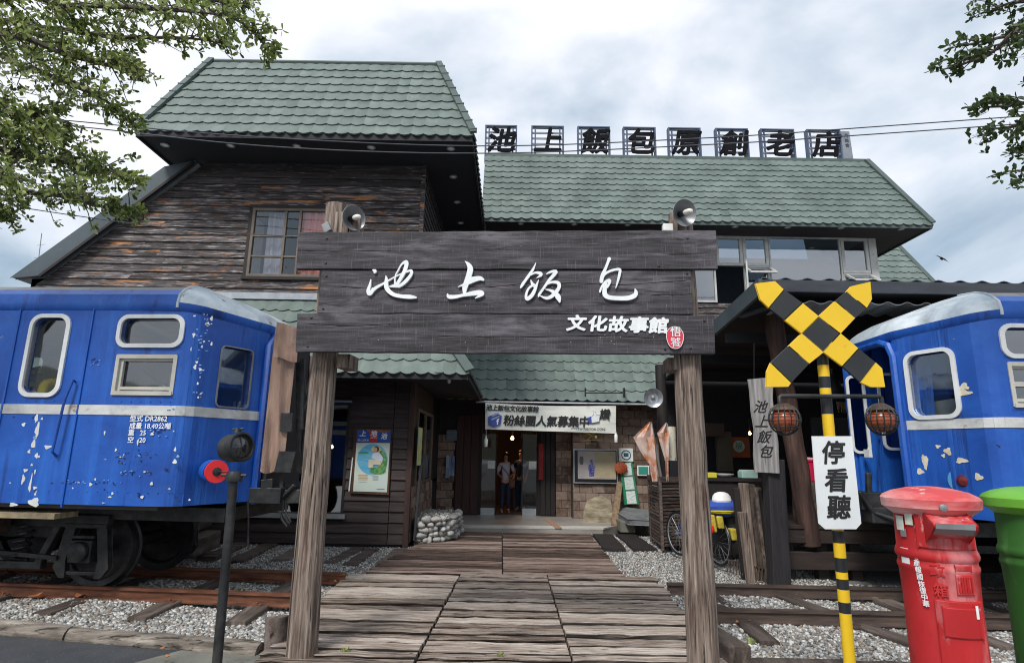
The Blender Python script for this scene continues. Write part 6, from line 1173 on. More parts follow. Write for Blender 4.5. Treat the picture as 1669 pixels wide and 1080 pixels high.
def wavy(y, z, x0, x1, amp, per, mat, name, depth=.6, dz=-.05):
    n_ = int((x1-x0)/per*8); P = [(x0+(x1-x0)*i/n_, z+amp*abs(sin(pi*(x0+(x1-x0)*i/n_)/per))**3) for i in range(n_+1)]; b = MB()
    vs = [(x, y, zz) for x, zz in P]+[(x, y+depth, zz+dz) for x, zz in P]+[(x, y, zz-.012) for x, zz in P]; m = len(P)
    b.add(vs, [(i, i+1, m+i+1, m+i) for i in range(m-1)]+[(i, i+1, 2*m+i+1, 2*m+i) for i in range(m-1)]); b.build(name, mat, sh_)
wavy(7.68, 4.035, FX, 14, .035, .30, fascia_metal, 'corrugated_roof', 5.6, -.58); wavy(7.9, 3.77, FX+.35, 14, .04, .27, galv, 'corrugated_sheet', .5, -.06)
A, B = at(1205, 503, 8.7), at(1292, 474, 8.0); MB().bar(A, B, .10, .16).bar(A+V(0, 0, -.12), B+V(0, 0, -.12), .14, .05).build('gutter', fascia_metal, sh_, bevel=.01)
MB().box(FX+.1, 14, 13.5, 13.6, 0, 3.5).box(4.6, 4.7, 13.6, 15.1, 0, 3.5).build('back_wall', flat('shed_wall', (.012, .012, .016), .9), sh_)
for yy in (9.2, 10.7, 12.2): MB().box(FX+.05, 14, yy, yy+.08, 3.25+.1*(12.2-yy)/1.5, 3.40+.1*(12.2-yy)/1.5).build('roof_beam', dark_soffit, sh_)
def logp(name, A, B, r, mat, lb=None, sq=False, n=10):
    A, B = Vector(A), Vector(B); b = MB(); pts = [A.lerp(B, i/n)+V(random.uniform(-.01, .01), random.uniform(-.01, .01), 0) for i in range(n+1)]
    b.tube(pts, [r*random.uniform(.95, 1.05) for _ in pts], 14); return b.build(name, mat, sh_, True)
brown_log = M('brown_bark_log', [(.02, .010, .009), (.055, .028, .022), (.11, .06, .045)], sc=(7, 7, .8), scale=1.6, rough=.8, bump=.8, bdist=.015)
logp('post', at(1322, 888, 8.8), at(1258, 505, 8.8), .14, brown_log)
pa = gd(1272, 947, 0); MB().fr((pa.x, pa.y, .78), (.13, .02, 0), (0, .11, 0), (.02, 0, .84)).build('post', M('black_sleeper', [(.010, .009, .011), (.03, .028, .032)], sc=(9, 9, 1), scale=2, bump=.7, layers=[((.14, .08, .05), 3, (8, 8, 1), .66, .75)]), sh_, bevel=.012)
logp('post', (2.98, 11.5, 0), at(1076, 595, 11.5), .10, dark_wood); MB().tube([at(1091, 695, 11.3), at(1093, 750, 11.3)], .115, 16).build('printed_sleeve', M('sleeve_print', [(.62, .60, .5), (.7, .66, .55)], scale=3, layers=[((.55, .08, .05), 9, (1, 1, .6), .58, .62), ((.05, .25, .45), 7, (1, 1, 1), .64, .67), ((.7, .5, .05), 8, (1, 1, 1), .66, .7)]), sh_, True)
dk = M('deck_beam', [(.016, .011, .010), (.045, .03, .026)], sc=(1, 9, 9), scale=1.5, bump=.7, layers=[((.12, .10, .09), 2.5, (1, 9, 9), .64, .74)])
for (za, zb, yy) in ((.46, .66, 8.72), (.10, .34, 8.74)): MB().box(3.92, 9, yy, yy+.12, za, zb).build('deck_beam', dk, sh_, bevel=.01)
for px in (1345, 1400, 1290): X_ = at(px, 910, 8.8).x; MB().box(X_-.08, X_+.08, 8.86, 9.0, -.1, .62).build('deck_leg', dk, sh_, bevel=.01)
for i in range(16): MB().box(3.9, 9, 8.7+i*.22, 8.7+i*.22+.205, .66, .70).build('deck_board', dk, sh_)
for i, (px0, px1, py0, mat_) in enumerate([(1206, 1217, 796, dark_wood), (1217, 1232, 788, post_wood), (1232, 1242, 790, sleeper_wood), (1241, 1252, 795, sleeper_wood), (1213, 1226, 835, post_wood), (1250, 1262, 800, dark_wood)]):
    Y_ = 8.9-.05*i if i != 4 else 8.62; a_ = at(px0, 900, Y_); c_ = at(px1, 900, Y_); zt = at(px0, py0, Y_).z; tag(MB().fr(((a_.x+c_.x)/2-.02, Y_, zt/2-.03), ((c_.x-a_.x)/2, 0, 0), (0, .05, 0), (-.03, 0, zt/2+.04)).build('standing_sleeper', mat_, None, bevel=.012),
        ['black upright timber nearest the bicycle', 'pale flaking upright timber, tallest of the row by the bicycle', 'brown upright timber right of the tallest pale one', 'narrow upright timber second from the black shed post', 'low pale upright timber standing in front of the row', 'dark upright timber touching the black shed post'][i], 'timber post', 'upright timbers beside the shed post')
# hanging plaque
t = thing('hanging_plaque', 'grey driftwood plaque with black calligraphy hanging on a cord in front of the shed post', 'sign', tuple(at(1248, 770, 8.3)))
HP = 8.3; b = MB(); b.prism([at(x, y, HP) for x, y in [(1219, 619), (1240, 617), (1258, 616), (1257, 650), (1261, 690), (1266, 720), (1268, 770), (1230, 768), (1228, 740), (1229, 700), (1224, 670), (1222, 640)]], (0, -.035, 0)); b.build('plank', M('driftwood', [(.12, .115, .11), (.26, .25, .245), (.42, .41, .40)], sc=(12, 12, .8), scale=1.5, bump=.9, layers=[((.04, .035, .035), 2, (12, 12, .7), .62, .7)]), t, bevel=.006)
MB().tube([at(1229, 560, HP), at(1229, 618, HP)], .005, 5).build('cord', blackp, t)
for ch, px, py in (('池', 1238, 664), ('上', 1241, 688), ('飯', 1244, 713), ('包', 1247, 737)): text(ch, 'ink_character', ink, t, at(px, py, HP-.037), (1, 0, 0), (.1, 0, 1), .19, .002, shear=.3, bold=.003)
# loudspeaker
c_ = at(1065, 648, 10.9); t = thing('loudspeaker', 'white horn loudspeaker mounted on the shed post at the end of the entrance eave', 'loudspeaker', tuple(c_)); ax_ = V(-.12, -1, -.12).normalized()
MB().lathe([(.03, -.30), (.05, -.26), (.06, -.14), (.10, -.05), (.17, .0), (.178, .004), (.178, -.006), (.10, -.06)], c_, ax_, 28).build('horn', galv, t, True); MB().lathe([(.001, -.2), (.045, -.12), (.035, -.02), (.001, .0)], c_, ax_, 14).build('throat', grey_metal, t, True); MB().tube([c_-ax_*.26, c_+V(.18, .3, -.05)], .02, 6).build('bracket', iron, t)
# slatted box with flags
cA, cB, cC = gd(1062, 882, 0), gd(1080, 896, 0), gd(1122, 893, 0); hb = at(1078, 781, cB.y).z
t = thing('slatted_box', 'tall brown slatted wooden box holding two folded flags', 'box', tuple(cB)); top_ = lambda P, o: P+V(0, 0, hb); slat = M('slat_wood', [(.035, .024, .02), (.09, .065, .055), (.17, .13, .115)], sc=(2, 2, 12), scale=2, bump=.5, rvar=.3)
ctr = (cA+cC)/2; fl = 1.08
for (P, Q) in ((cA, cB), (cB, cC)):
    n_ = 19
    for i in range(n_):
        z = .08+(hb-.12)*i/(n_-1); k = .97+.05*z/hb; o = (1-k); a_, c_ = P.lerp(ctr, -.06*z/hb), Q.lerp(ctr, -.06*z/hb); MB().bar(a_+V(0, 0, z), c_+V(0, 0, z), .015, .042).build('slat', slat, t)
for P in (cA, cB, cC): MB().bar(P, P.lerp(ctr, -.06)+V(0, 0, hb), .05, .05, (0, 1, 0)).build('corner_post', slat, t)
MB().bar(cA.lerp(ctr, -.08)+V(0, 0, hb), cB.lerp(ctr, -.08)+V(0, 0, hb), .05, .10).bar(cB.lerp(ctr, -.08)+V(0, 0, hb), cC.lerp(ctr, -.08)+V(0, 0, hb), .05, .10).build('top_rail', slat, t)
cD = cA+(cC-cB); MB().prism([P.lerp(ctr, .08)+V(0, 0, .03) for P in (cA, cB, cC, cD)], (0, 0, hb-.1)).build('inner_lining', dark_soffit, t)
MB().fr(cA.lerp(cB, .6)+V(0, -.04, hb*.60), (cB-cA)*.18, V(0, -.004, 0), V(0, 0, .08)).build('paper_label', paper, t); MB().fr(cA.lerp(cB, .5)+V(-.02, -.06, hb-.12), (cB-cA)*.26, V(0, -.004, 0), V(0, 0, .07)).build('paper_label', paper, t)
flagm = M('flag_cloth', [(.62, .30, .26), (.55, .42, .36), (.62, .5, .45)], sc=(2, 2, 1), scale=2.2, rough=.8, bump=.5, bdist=.03, layers=[((.50, .17, .05), 4.0, (1, 1, .8), .49, .58), ((.65, .5, .42), 12, (2, 1, .6), .62, .68)])
def flag(pts, Y, lb, pole):
    t = thing('folded_flag', lb, 'flag', tuple(at(*pts[-1], Y))); n_ = len(pts)//2; Lf, Rt = pts[:n_], pts[n_:][::-1]; b = MB(); vs = []; m = 6
    for i, (l, r) in enumerate(zip(Lf, Rt)):
        for j in range(m+1): u = j/m; p = at(l[0]+(r[0]-l[0])*u, l[1]+(r[1]-l[1])*u, Y+.03*sin(u*9+i)); vs.append(p)
    b.add(vs, [(i*(m+1)+j, i*(m+1)+j+1, (i+1)*(m+1)+j+1, (i+1)*(m+1)+j) for i in range(n_-1) for j in range(m)]); b.build('cloth', flagm, t, True)
    MB().tube([at(*p, Y+.06) for p in pole], .022, 6).build('pole', grey_metal, t)
flag([(1058, 687), (1032, 712), (1043, 734), (1058, 756), (1063, 784), (1075, 784), (1070, 756), (1068, 734), (1066, 712), (1062, 690)], 11.0, 'larger folded orange and pink flag, left one in the slatted box', [(1061, 687), (1079, 784)])
flag([(1085, 688), (1071, 705), (1078, 730), (1084, 750), (1086, 784), (1090, 784), (1090, 750), (1090, 730), (1090, 705), (1088, 690)], 10.95, 'narrow folded orange flag, right one in the slatted box', [(1087, 690), (1089, 784)])
def blob(name, c, r, mat, parent, seed=0, **kw):
    bm = bmesh.new(); bmesh.ops.create_icosphere(bm, subdivisions=3, radius=1); rr_ = random.Random(seed); p1, p2 = rr_.uniform(0, 6), rr_.uniform(0, 6); b = MB()
    for v in bm.verts: q = v.co*(1+.06*sin(v.co.x*5+p1)+.05*sin(v.co.z*7+p2)+.04*cos(v.co.y*9)); b.v.append((c[0]+q.x*r[0], c[1]+q.y*r[1], c[2]+q.z*r[2]))
    b.f = [tuple(v.index for v in f.verts) for f in bm.faces]; b.m = [0]*len(b.f); bm.free(); return b.build(name, mat, parent, True, **kw)
# ---- bicycle
t = thing('touring_bicycle', 'loaded touring bicycle with yellow panniers and blue bag leaning beside the right gate post', 'bicycle', tuple(gd(1174, 920)))
fw = gd(1172, 921, -.01); rwp = gd(1113, 905, -.01); fw.z = rwp.z = -.02; Rw = .345
dd = V(1.0, .35, 0).normalized(); bx = (fw-rwp); bx.z = 0
def wheel(c, d, name='wheel'):
    d = d.normalized(); ax_ = V(-d.y, d.x, 0); C = c+V(0, 0, Rw+.02); w_ = MB().tube([C+d*cos(q)*Rw+V(0, 0, sin(q)*Rw) for q in np.linspace(0, 2*pi, 37)[:-1]], .02, 8, closed=True).build('wheel', blackp, t, True)
    MB().tube([C+d*cos(q)*(Rw-.03)+V(0, 0, sin(q)*(Rw-.03)) for q in np.linspace(0, 2*pi, 37)[:-1]], .009, 6, closed=True).build('rim', galv, w_); b = MB()
    for i in range(20): q = 2*pi*i/20; b.tube([C+ax_*(.03 if i % 2 else -.03), C+d*cos(q)*(Rw-.03)+V(0, 0, sin(q)*(Rw-.03))], .0018, 4)
    b.tube([C-ax_*.05, C+ax_*.05], .02, 8); b.build('spokes', galv, w_); return C
d1 = V(.22, -.97, 0); C1 = wheel(fw, d1); C2 = wheel(fw+V(-.36, .92, 0), V(.3, -.95, 0)); 
frp = flat('bike_frame_blue', (.02, .05, .25)); hd = C1+V(-.10, .09, .50); seat = C2+V(.16, -.10, .52); bb = C2+V(.35, -.25, -.05)
MB().tube([C1, hd], .016, 8).tube([hd, seat], .018, 8).tube([hd-V(0, 0, .12), bb], .02, 8).tube([bb, seat+V(0, 0, .1)], .018, 8).tube([bb, C2], .012, 8).tube([C2, seat], .010, 8).build('frame', frp, t, True)
MB().tube([hd+V(-.16, -.22, .14), hd+V(-.04, -.04, .12), hd+V(.10, .22, .14)], .014, 8).tube([hd, hd+V(0, 0, .14)], .016, 8).build('handlebar', blackp, t, True); MB().fr(seat+V(-.02, 0, .15), (.12, -.08, 0), (.05, .07, 0), (0, 0, .03)).build('saddle', blackp, t, bevel=.02)
yl = M('yellow_pannier', [(.42, .33, .03), (.62, .50, .06)], scale=5, rough=.8, bump=.9, bdist=.03, layers=[((.7, .1, .02), 5, (1, 1, 1), .66, .7)])
for (px, py, w_, h_) in ((1158, 852, .09, .15), (1172, 850, .07, .11), (1195, 870, .08, .10)): c_ = at(px, py, 9.35); MB().fr(c_, (w_*.75, .01, 0), (0, .08, 0), (-w_*.15, 0, h_*.85)).build('pannier', yl, t, bevel=.02)
blob('red_badge', at(1160, 862, 9.22), (.04, .02, .06), red_flat, t, 9); blob('blue_bag', at(1173, 828, 9.5), (.42, .24, .14), cloth['blue'], t, 1); blob('yellow_bag', at(1176, 833, 9.38), (.22, .16, .035), yl, t, 2); blob('black_bag', at(1178, 862, 9.62), (.24, .13, .26), flat('black_bag', (.035, .037, .042)), t, 6); blob('black_bag', at(1192, 852, 9.55), (.14, .15, .17), MATS['black_bag'], t, 3)
c_ = at(1176, 811, 9.45); t2 = thing('helmet', 'white cycling helmet resting on the blue bag of the bicycle', 'helmet', tuple(c_)); MB().lathe([(.145, -.07), (.15, -.03), (.148, -.028), (.135, .03), (.10, .07), (.05, .09), (.001, .095)], c_, (0, 0, 1), 22, .8).build('shell', white_pl, t2, True); MB().lathe([(.135, -.10), (.147, -.07), (.146, -.05)], c_, (0, 0, 1), 22, .8).build('rim', blackp, t2, True)
# rusty rake
A, B = at(1186, 905, 9.1), at(1243, 918, 8.7); A = gd(1186, 912, .12); B = gd(1245, 926, .12); b = MB().tube([A, B], .016, 6); n_ = 13
for i in range(n_): p = A.lerp(B, i/(n_-1)); b.tube([p, p+V(-.02, -.10, .0), p+V(-.09, -.22, -.13)], .009, 5)
b.tube([A.lerp(B, .3), A.lerp(B, .45)+V(.1, .15, .12), A.lerp(B, .7)], .010, 5); tag(b.build('rusty_rake', iron_rust, None, True), 'rusty iron rake head with long tines on the gravel by the upright timbers', 'rake')
# bucket on stump
c_ = at(1315, 783, 9.4); ss = MB().tube([(c_.x, 9.4, .70), (c_.x, 9.4, c_.z-.01)], [.24, .22], 16); tag(ss.build('wood_stump', sleeper_wood, None, True), 'dark wood stump on the deck under the pink bucket', 'stump')
t = thing('bucket', 'bright pink red plastic bucket with pale lid on a stump in the shed', 'bucket', tuple(c_)); MB().lathe([(.16, 0), (.20, .29), (.215, .30), (.215, .32)], c_, (0, 0, 1), 24).build('tub', pink_red, t, True); MB().lathe([(.215, .32), (.222, .33), (.21, .35), (.001, .365)], c_, (0, 0, 1), 24).build('lid', flat('pink_lid', (.75, .35, .42)), t, True)
# shed contents
tb = thing('serving_table', 'dark serving table with dishes inside the shed behind the bicycle', 'table', (4.0, 10.6, 0)); a_ = at(1146, 778, 10.4); MB().box(a_.x, a_.x+1.3, 10.3, 10.9, a_.z-.05, a_.z).build('table_top', dark_wood, tb); MB().box(a_.x+.05, a_.x+.75, 10.34, 10.8, .05, a_.z-.06).build('cabinet', dark_wood, tb); MB().box(a_.x+1.15, a_.x+1.25, 10.35, 10.45, .0, a_.z-.05).build('leg', dark_wood, tb)
zt = a_.z
tag(MB().lathe([(.05, 0), (.16, .05), (.17, .07), (.15, .07)], (at(1180, 775, 10.5).x, 10.5, zt), (0, 0, 1), 18).build('white_dish', white_pl, None, True), 'white enamel dish on the dark serving table', 'dish')
c_ = (at(1219, 778, 10.5).x, 10.5, zt); t = thing('mint_box', 'pale mint plastic box with lid at the right end of the serving table', 'box', c_); MB().fr((c_[0], c_[1], zt+.06), (.14, 0, 0), (0, .1, 0), (0, 0, .058)).build('box_body', flat('mint', (.38, .58, .52)), t, bevel=.01); MB().fr((c_[0], c_[1], zt+.13), (.12, 0, 0), (0, .09, 0), (0, 0, .012)).build('lid', flat('mint_light', (.5, .68, .62)), t, bevel=.006)
tag(MB().fr((at(1157, 775, 10.5).x, 10.45, zt+.045), (.08, 0, 0), (0, .08, 0), (0, 0, .043)).build('yellow_box', flat('lemon', (.6, .55, .06)), None, bevel=.008), 'small yellow box at the left end of the serving table', 'box')
t = thing('orange_panel', 'dim orange board with a round pale emblem at the back of the shed', 'sign', tuple(at(1205, 740, 13.3))); MB().box(at(1193, 727, 13.3).x, at(1222, 727, 13.3).x, 13.3, 13.34, at(1200, 745, 13.3).z, at(1200, 712, 13.3).z).build('board', flat('orange_board', (.30, .08, .03)), t); c_ = at(1204, 727, 13.28); MB().lathe([(.13, 0), (.13, .01), (.001, .011)], c_, (0, -1, 0), 20).build('emblem_disc', flat('pale_disc', (.42, .5, .42)), t); text('福', 'emblem_character', flat('emblem_green', (.03, .16, .08)), t, c_+V(0, -.014, 0), (1, 0, 0), (0, 0, 1), .17, .002, .002)
for k, (px, py, w_, h_, c3, lb, nm) in enumerate([(1180, 735, .16, .42, (.07, .065, .05), 'pale cloth hanging in the back of the shed', 'hanging_cloth'), (1160, 700, .25, .14, (.03, .022, .02), 'dim wooden box high on the back wall of the shed', 'wall_box'), (1230, 790, .2, .3, (.05, .045, .04), 'dark crate in the shed behind the upright timbers', 'crate'), (1365, 720, .5, .5, (.05, .055, .06), 'grey panel in the back of the shed left of the railcar', 'wall_panel')]):
    c_ = at(px, py, 12.9-.2*k); tag(MB().fr(c_, (w_, 0, 0), (0, .06, 0), (0, 0, h_)).fr(c_+V(0, -.065, 0), (w_*.8, 0, 0), (0, .004, 0), (0, 0, h_*.85)).build(nm, flat(nm+'_m', c3), None, bevel=.01), lb, nm.replace('_', ' '))
c_ = at(1358, 630, 9.6); tag(MB().lathe([(.20, -.22), (.16, -.16), (.12, .0), (.10, .12), (.05, .18), (.02, .2), (.02, .3)], c_, (0, 0, 1), 20).build('bell', iron, None, True), 'dark bell shape hanging in the shed behind the striped pole', 'bell')
b = MB(); c_ = at(1385, 655, 9.3)
for i in range(60): p = c_+V(random.uniform(-.22, .22), random.uniform(-.03, .03), 0); b.tube([p, p+V(random.uniform(-.03, .03), 0, -random.uniform(.06, .18))], .006, 4)
tag(b.build('straw_bundle', flat('straw', (.18, .12, .05)), None), 'small hanging straw bundle between the striped pole and the right railcar', 'straw bundle')
# timbers behind left wheel
for i, (px0, py0, px1, py1, h_, lb) in enumerate([(300, 912, 345, 892, .30, 'thick old timber behind the left railcar wheels, lower one of the pile'), (302, 895, 330, 882, .56, 'short timber end standing on the pile behind the left railcar wheels')]):
    A, B = gd(px0, py0, 0), gd(px1, py1, 0); tag(MB().bar(A+V(0, 0, h_-.15), B+V(0, 0, h_-.15), .26, .27).build('old_timber', sleeper_wood, None, bevel=.02), lb, 'timber')
# ================= PEOPLE
def skin_mesh(name, J, E, mat, parent, sub=2):
    """J: list of (point, radius); E: edges - one continuous skinned mesh"""
    me = bpy.data.meshes.new(name); me.from_pydata([tuple(Vector(p)) for p, r in J], E, []); o = bpy.data.objects.new(name, me); link(o)
    md = o.modifiers.new('skin', 'SKIN'); bpy.context.view_layer.objects.active = o
    for i, (p, r) in enumerate(J): v = me.skin_vertices[0].data[i]; rr_ = r if isinstance(r, tuple) else (r, r); v.radius = rr_; v.use_root = (i == 0)
    s = o.modifiers.new('sub', 'SUBSURF'); s.levels = s.render_levels = sub; bpy.context.view_layer.update()
    nm = bpy.data.meshes.new_from_object(o.evaluated_get(bpy.context.evaluated_depsgraph_get())); bpy.data.objects.remove(o); nm.name = name; nm.materials.clear(); nm.materials.append(mat); nm.shade_smooth()
    O = ORG[parent.name]; nm.transform(Matrix.Translation(-O)); r_ = bpy.data.objects.new(name, nm); link(r_); r_.parent = parent; ORG[r_.name] = O; return r_
def skin_prep():
    pass
def person(label, base, yaw, H, shirt, trousers, pose, seated=False, bag=False):
    t = thing('person', label, 'person', tuple(base)); R3 = Matrix.Rotation(yaw, 3, 'Z'); P = lambda x, y, z: Vector(base)+R3 @ Vector((x, y, z))*H
    if seated: hip, kn, an = P(0, 0, .0), [P(s*.05, -.24, .0) for s in (-1, 1)], [P(s*.05, -.25, -.26) for s in (-1, 1)]; z0 = .0
    else: hip, kn, an = P(0, 0, .53), [P(s*.055, -.01, .285) for s in (-1, 1)], [P(s*.06, .01, .045) for s in (-1, 1)]; z0 = .53
    ch = P(0, -.0, z0+.20); ns = P(0, 0, z0+.30); nk = P(0, -.005, z0+.335); hb_ = P(0, -.012, z0+.375); hc_ = P(0, -.012, z0+.42); ht = P(0, -.008, z0+.455)
    sh2 = [P(s*.105, 0, z0+.285) for s in (-1, 1)]; el = [P(*pose[0]), P(*pose[1])]; wr_ = [P(*pose[2]), P(*pose[3])]
    h = H
    J = [(hip, (.062*h, .05*h)), (P(0, 0, z0+.10), (.058*h, .045*h)), (ch, (.072*h, .05*h)), (ns, (.045*h, .035*h)), (nk, .026*h), (hb_, (.034*h, .038*h)), (hc_, (.042*h, .05*h)), (ht, (.034*h, .042*h))]
    E = [(0, 1), (1, 2), (2, 3), (3, 4), (4, 5), (5, 6), (6, 7)]
    for s in (0, 1):
        k = len(J); hd_ = wr_[s]+(wr_[s]-el[s]).normalized()*.045*h; J += [(sh2[s], .032*h), (el[s], .023*h), (wr_[s], .015*h), (hd_, (.020*h, .011*h))]; E += [(3, k), (k, k+1), (k+1, k+2), (k+2, k+3)]
        k = len(J); hj = P((-1, 1)[s]*.05, 0, z0-.02); toe = an[s]+R3 @ V(0, -.085, -.025)*h; J += [(hj, .045*h), (kn[s], .032*h), (an[s], .020*h), (toe, (.022*h, .015*h))]; E += [(0, k), (k, k+1), (k+1, k+2), (k+2, k+3)]
    skin_mesh('body', J, E, skin_m, t)
    # fingers on each hand
    for s in (0, 1):
        d = (wr_[s]-el[s]).normalized(); sd_ = d.cross(V(0, 0, 1)); sd_ = sd_.normalized() if sd_.length > .1 else V(1, 0, 0); b = MB(); c = wr_[s]+d*.045*h
        for i, ln in enumerate((.036, .042, .040, .032)): p = c+sd_*(i-1.5)*.0105*h; b.tube([p, p+d*ln*.5*h, p+d*ln*h+V(0, 0, -.01*h)], [.0055*h, .005*h, .004*h], 6)
        b.tube([wr_[s]+d*.015*h+sd_*.015*h, wr_[s]+d*.04*h+sd_*.030*h], [.006*h, .0045*h], 6); b.build('fingers', skin_m, t, True)
    # clothes
    J2 = [(P(0, 0, z0+.0), (.072*h, .060*h)), (P(0, 0, z0+.10), (.068*h, .055*h)), (ch, (.082*h, .060*h)), (ns, (.052*h, .042*h))]; E2 = [(0, 1), (1, 2), (2, 3)]
    for s in (0, 1): k = len(J2); J2 += [(sh2[s], .042*h), (sh2[s].lerp(el[s], .8), .034*h)]; E2 += [(3, k), (k, k+1)]
    skin_mesh('shirt', J2, E2, shirt, t)
    J3 = [(P(0, 0, z0+.02), (.07*h, .058*h))]; E3 = []
    for s in (0, 1): k = len(J3); J3 += [(P((-1, 1)[s]*.05, 0, z0-.03), .054*h), (kn[s], .040*h), (an[s].lerp(kn[s], .1), .030*h)]; E3 += [(0, k), (k, k+1), (k+1, k+2)]
    skin_mesh('trousers', J3, E3, trousers, t)
    hr = MB(); n_ = 14; c = hc_+R3 @ V(0, .012, .018)*h
    for i in range(7):
        for j in range(n_): th = i/6*1.75; ph = 2*pi*j/n_; q = V(sin(th)*cos(ph)*.049, sin(th)*sin(ph)*.060, cos(th)*.062)*h; th2 = 1.0 if sin(ph) < -.3 else 1; 
        hr.v += [tuple(c+R3 @ V(sin(min(i/6*(1.95 if sin(2*pi*j/n_) > -.2 else 1.05), 2.2))*cos(2*pi*j/n_)*.057, sin(min(i/6*(1.95 if sin(2*pi*j/n_) > -.2 else 1.05), 2.2))*sin(2*pi*j/n_)*.066, cos(i/6*(1.95 if sin(2*pi*j/n_) > -.2 else 1.05))*.068)*h) for j in range(n_)]
    for i in range(6):
        for j in range(n_): hr.f.append((i*n_+j, i*n_+(j+1) % n_, (i+1)*n_+(j+1) % n_, (i+1)*n_+j)); hr.m.append(0)
    hr.build('hair', hair_m, t, True)
    f = MB()
    for s in (-1, 1): f.lathe([(.006*h, 0), (.004*h, .003*h), (.0005, .004*h)], hc_+R3 @ V(s*.017, -.050, .004)*h, R3 @ V(0, -1, 0), 8)
    f.tube([hc_+R3 @ V(-.014, -.047, -.030)*h, hc_+R3 @ V(0, -.052, -.031)*h, hc_+R3 @ V(.014, -.047, -.030)*h], .0025*h, 5); f.build('eyes_and_mouth', hair_m, t)
    MB().prism([hc_+R3 @ V(-.006, -.048, -.014)*h, hc_+R3 @ V(.006, -.048, -.014)*h, hc_+R3 @ V(0, -.047, .010)*h], R3 @ V(0, -.012, -.002)*h).build('nose', skin_m, t, bevel=.002)
    if bag: MB().tube([sh2[0]+V(0, -.05, 0), P(.02, -.07, z0+.15), P(.09, -.05, z0+.02)], .012, 6).build('bag_strap', cloth['brown'], t); blob('shoulder_bag', P(.105, -.04, z0-.03), (.09, .05, .13), cloth['brown'], t, 5)
    return t
gp_ = gd(823, 836, .10); gp_ = V(at(823, 836, 16.0).x, 16.0, .10)
person('person in a lilac shirt and dark trousers standing inside the entrance door', gp_, .15, 1.52, cloth['lilac'], cloth['navy'], [(-.14, .01, .66), (.15, .0, .67), (-.10, -.12, .62), (.09, -.13, .64)], bag=True)
g2_ = V(at(848, 834, 17.2).x, 16.55, .10)
person('person in dark clothes standing behind the one in lilac inside the entrance', g2_, -.5, 1.6, cloth['navy'], cloth['navy'], [(-.13, .03, .68), (.13, .03, .68), (-.12, -.04, .56), (.12, -.04, .56)])
c_ = Ml @ V((Mli @ at(72, 630, 6.6)).x, -1.0, 0); zc = at(70, 600, 6.8).z
person('person in a yellow shirt seated behind the tall rounded door window of the left railcar', (c_.x, c_.y, zc-.66), 1.35, 1.62, cloth['yellow'], cloth['navy'], [(-.15, -.05, .13), (.15, -.05, .13), (-.08, -.17, .10), (.08, -.17, .10)], True)
c_ = Ml @ V((Mli @ at(268, 630, 6.6)).x, -.95, 0)
person('person in a pale shirt seated behind the lower sash window of the left railcar', (c_.x, c_.y, zc-.72), 1.2, 1.62, cloth['white'], cloth['navy'], [(-.15, -.05, .13), (.15, -.05, .13), (-.08, -.17, .10), (.08, -.17, .10)], True)
# ================= WIRES, BIRD
def cable(pts, lb, r=.010):
    Q = catmull([tuple(at(*p)) for p in pts], 8); tag(MB().tube([tuple(q) for q in Q], r, 6).build('power_cable', M('cable_grey', [(.05, .055, .065), (.10, .11, .13)], scale=2) if 'cable_grey' not in MATS else MATS['cable_grey'], None), lb, 'cable')
cable([(-260, 168, 9.0), (90, 195, 9.2), (400, 222, 9.3), (780, 238, 9.4), (1150, 225, 9.4), (1450, 205, 9.3), (2000, 165, 9)], 'upper of the two long power cables crossing in front of the green roofs')
cable([(-260, 180, 8.9), (90, 203, 9.1), (430, 238, 9.2), (780, 250, 9.3), (1150, 236, 9.3), (1450, 217, 9.2), (2000, 178, 9)], 'lower of the two long power cables crossing in front of the green roofs')
cable([(-200, 300, 8.0), (20, 336, 8.3), (200, 362, 8.6), (330, 376, 8.8), (486, 386, 9.4)], 'thin cable sagging from the left tree to the plank wall window', .008)
b = MB(); c_ = at(1535, 420, 30); s = .32
b.add([c_+V(-s*1.1, 0, s*.5), c_+V(-s*.3, 0, s*.25), c_+V(0, 0, 0), c_+V(s*.45, 0, -s*.1), c_+V(s*1.1, 0, -s*.75), c_+V(s*.25, 0, -s*.35), c_+V(-s*.25, 0, -s*.05)], [(0, 1, 6), (1, 2, 6), (2, 3, 5, 6), (3, 4, 5)])
tag(MB().add(b.v, b.f).prism([c_+V(-s*.1, 0, .06), c_+V(s*.25, 0, .0), c_+V(s*.15, 0, -.12), c_+V(-s*.2, 0, -.04)], (0, .08, 0)).build('flying_bird', hair_m, None), 'dark bird flying in the sky above the right shed roof', 'bird')
c_ = at(68, 400, 40); tag(MB().tube([at(60, 446, 40), at(68, 380, 40)], .03, 5).tube([at(56, 420, 40), at(76, 418, 40)], .015, 4).tube([at(60, 400, 40), at(74, 398, 40)], .012, 4).build('antenna_mast', grey_metal, None), 'thin pale antenna mast behind the left end of the sloping roof', 'antenna')
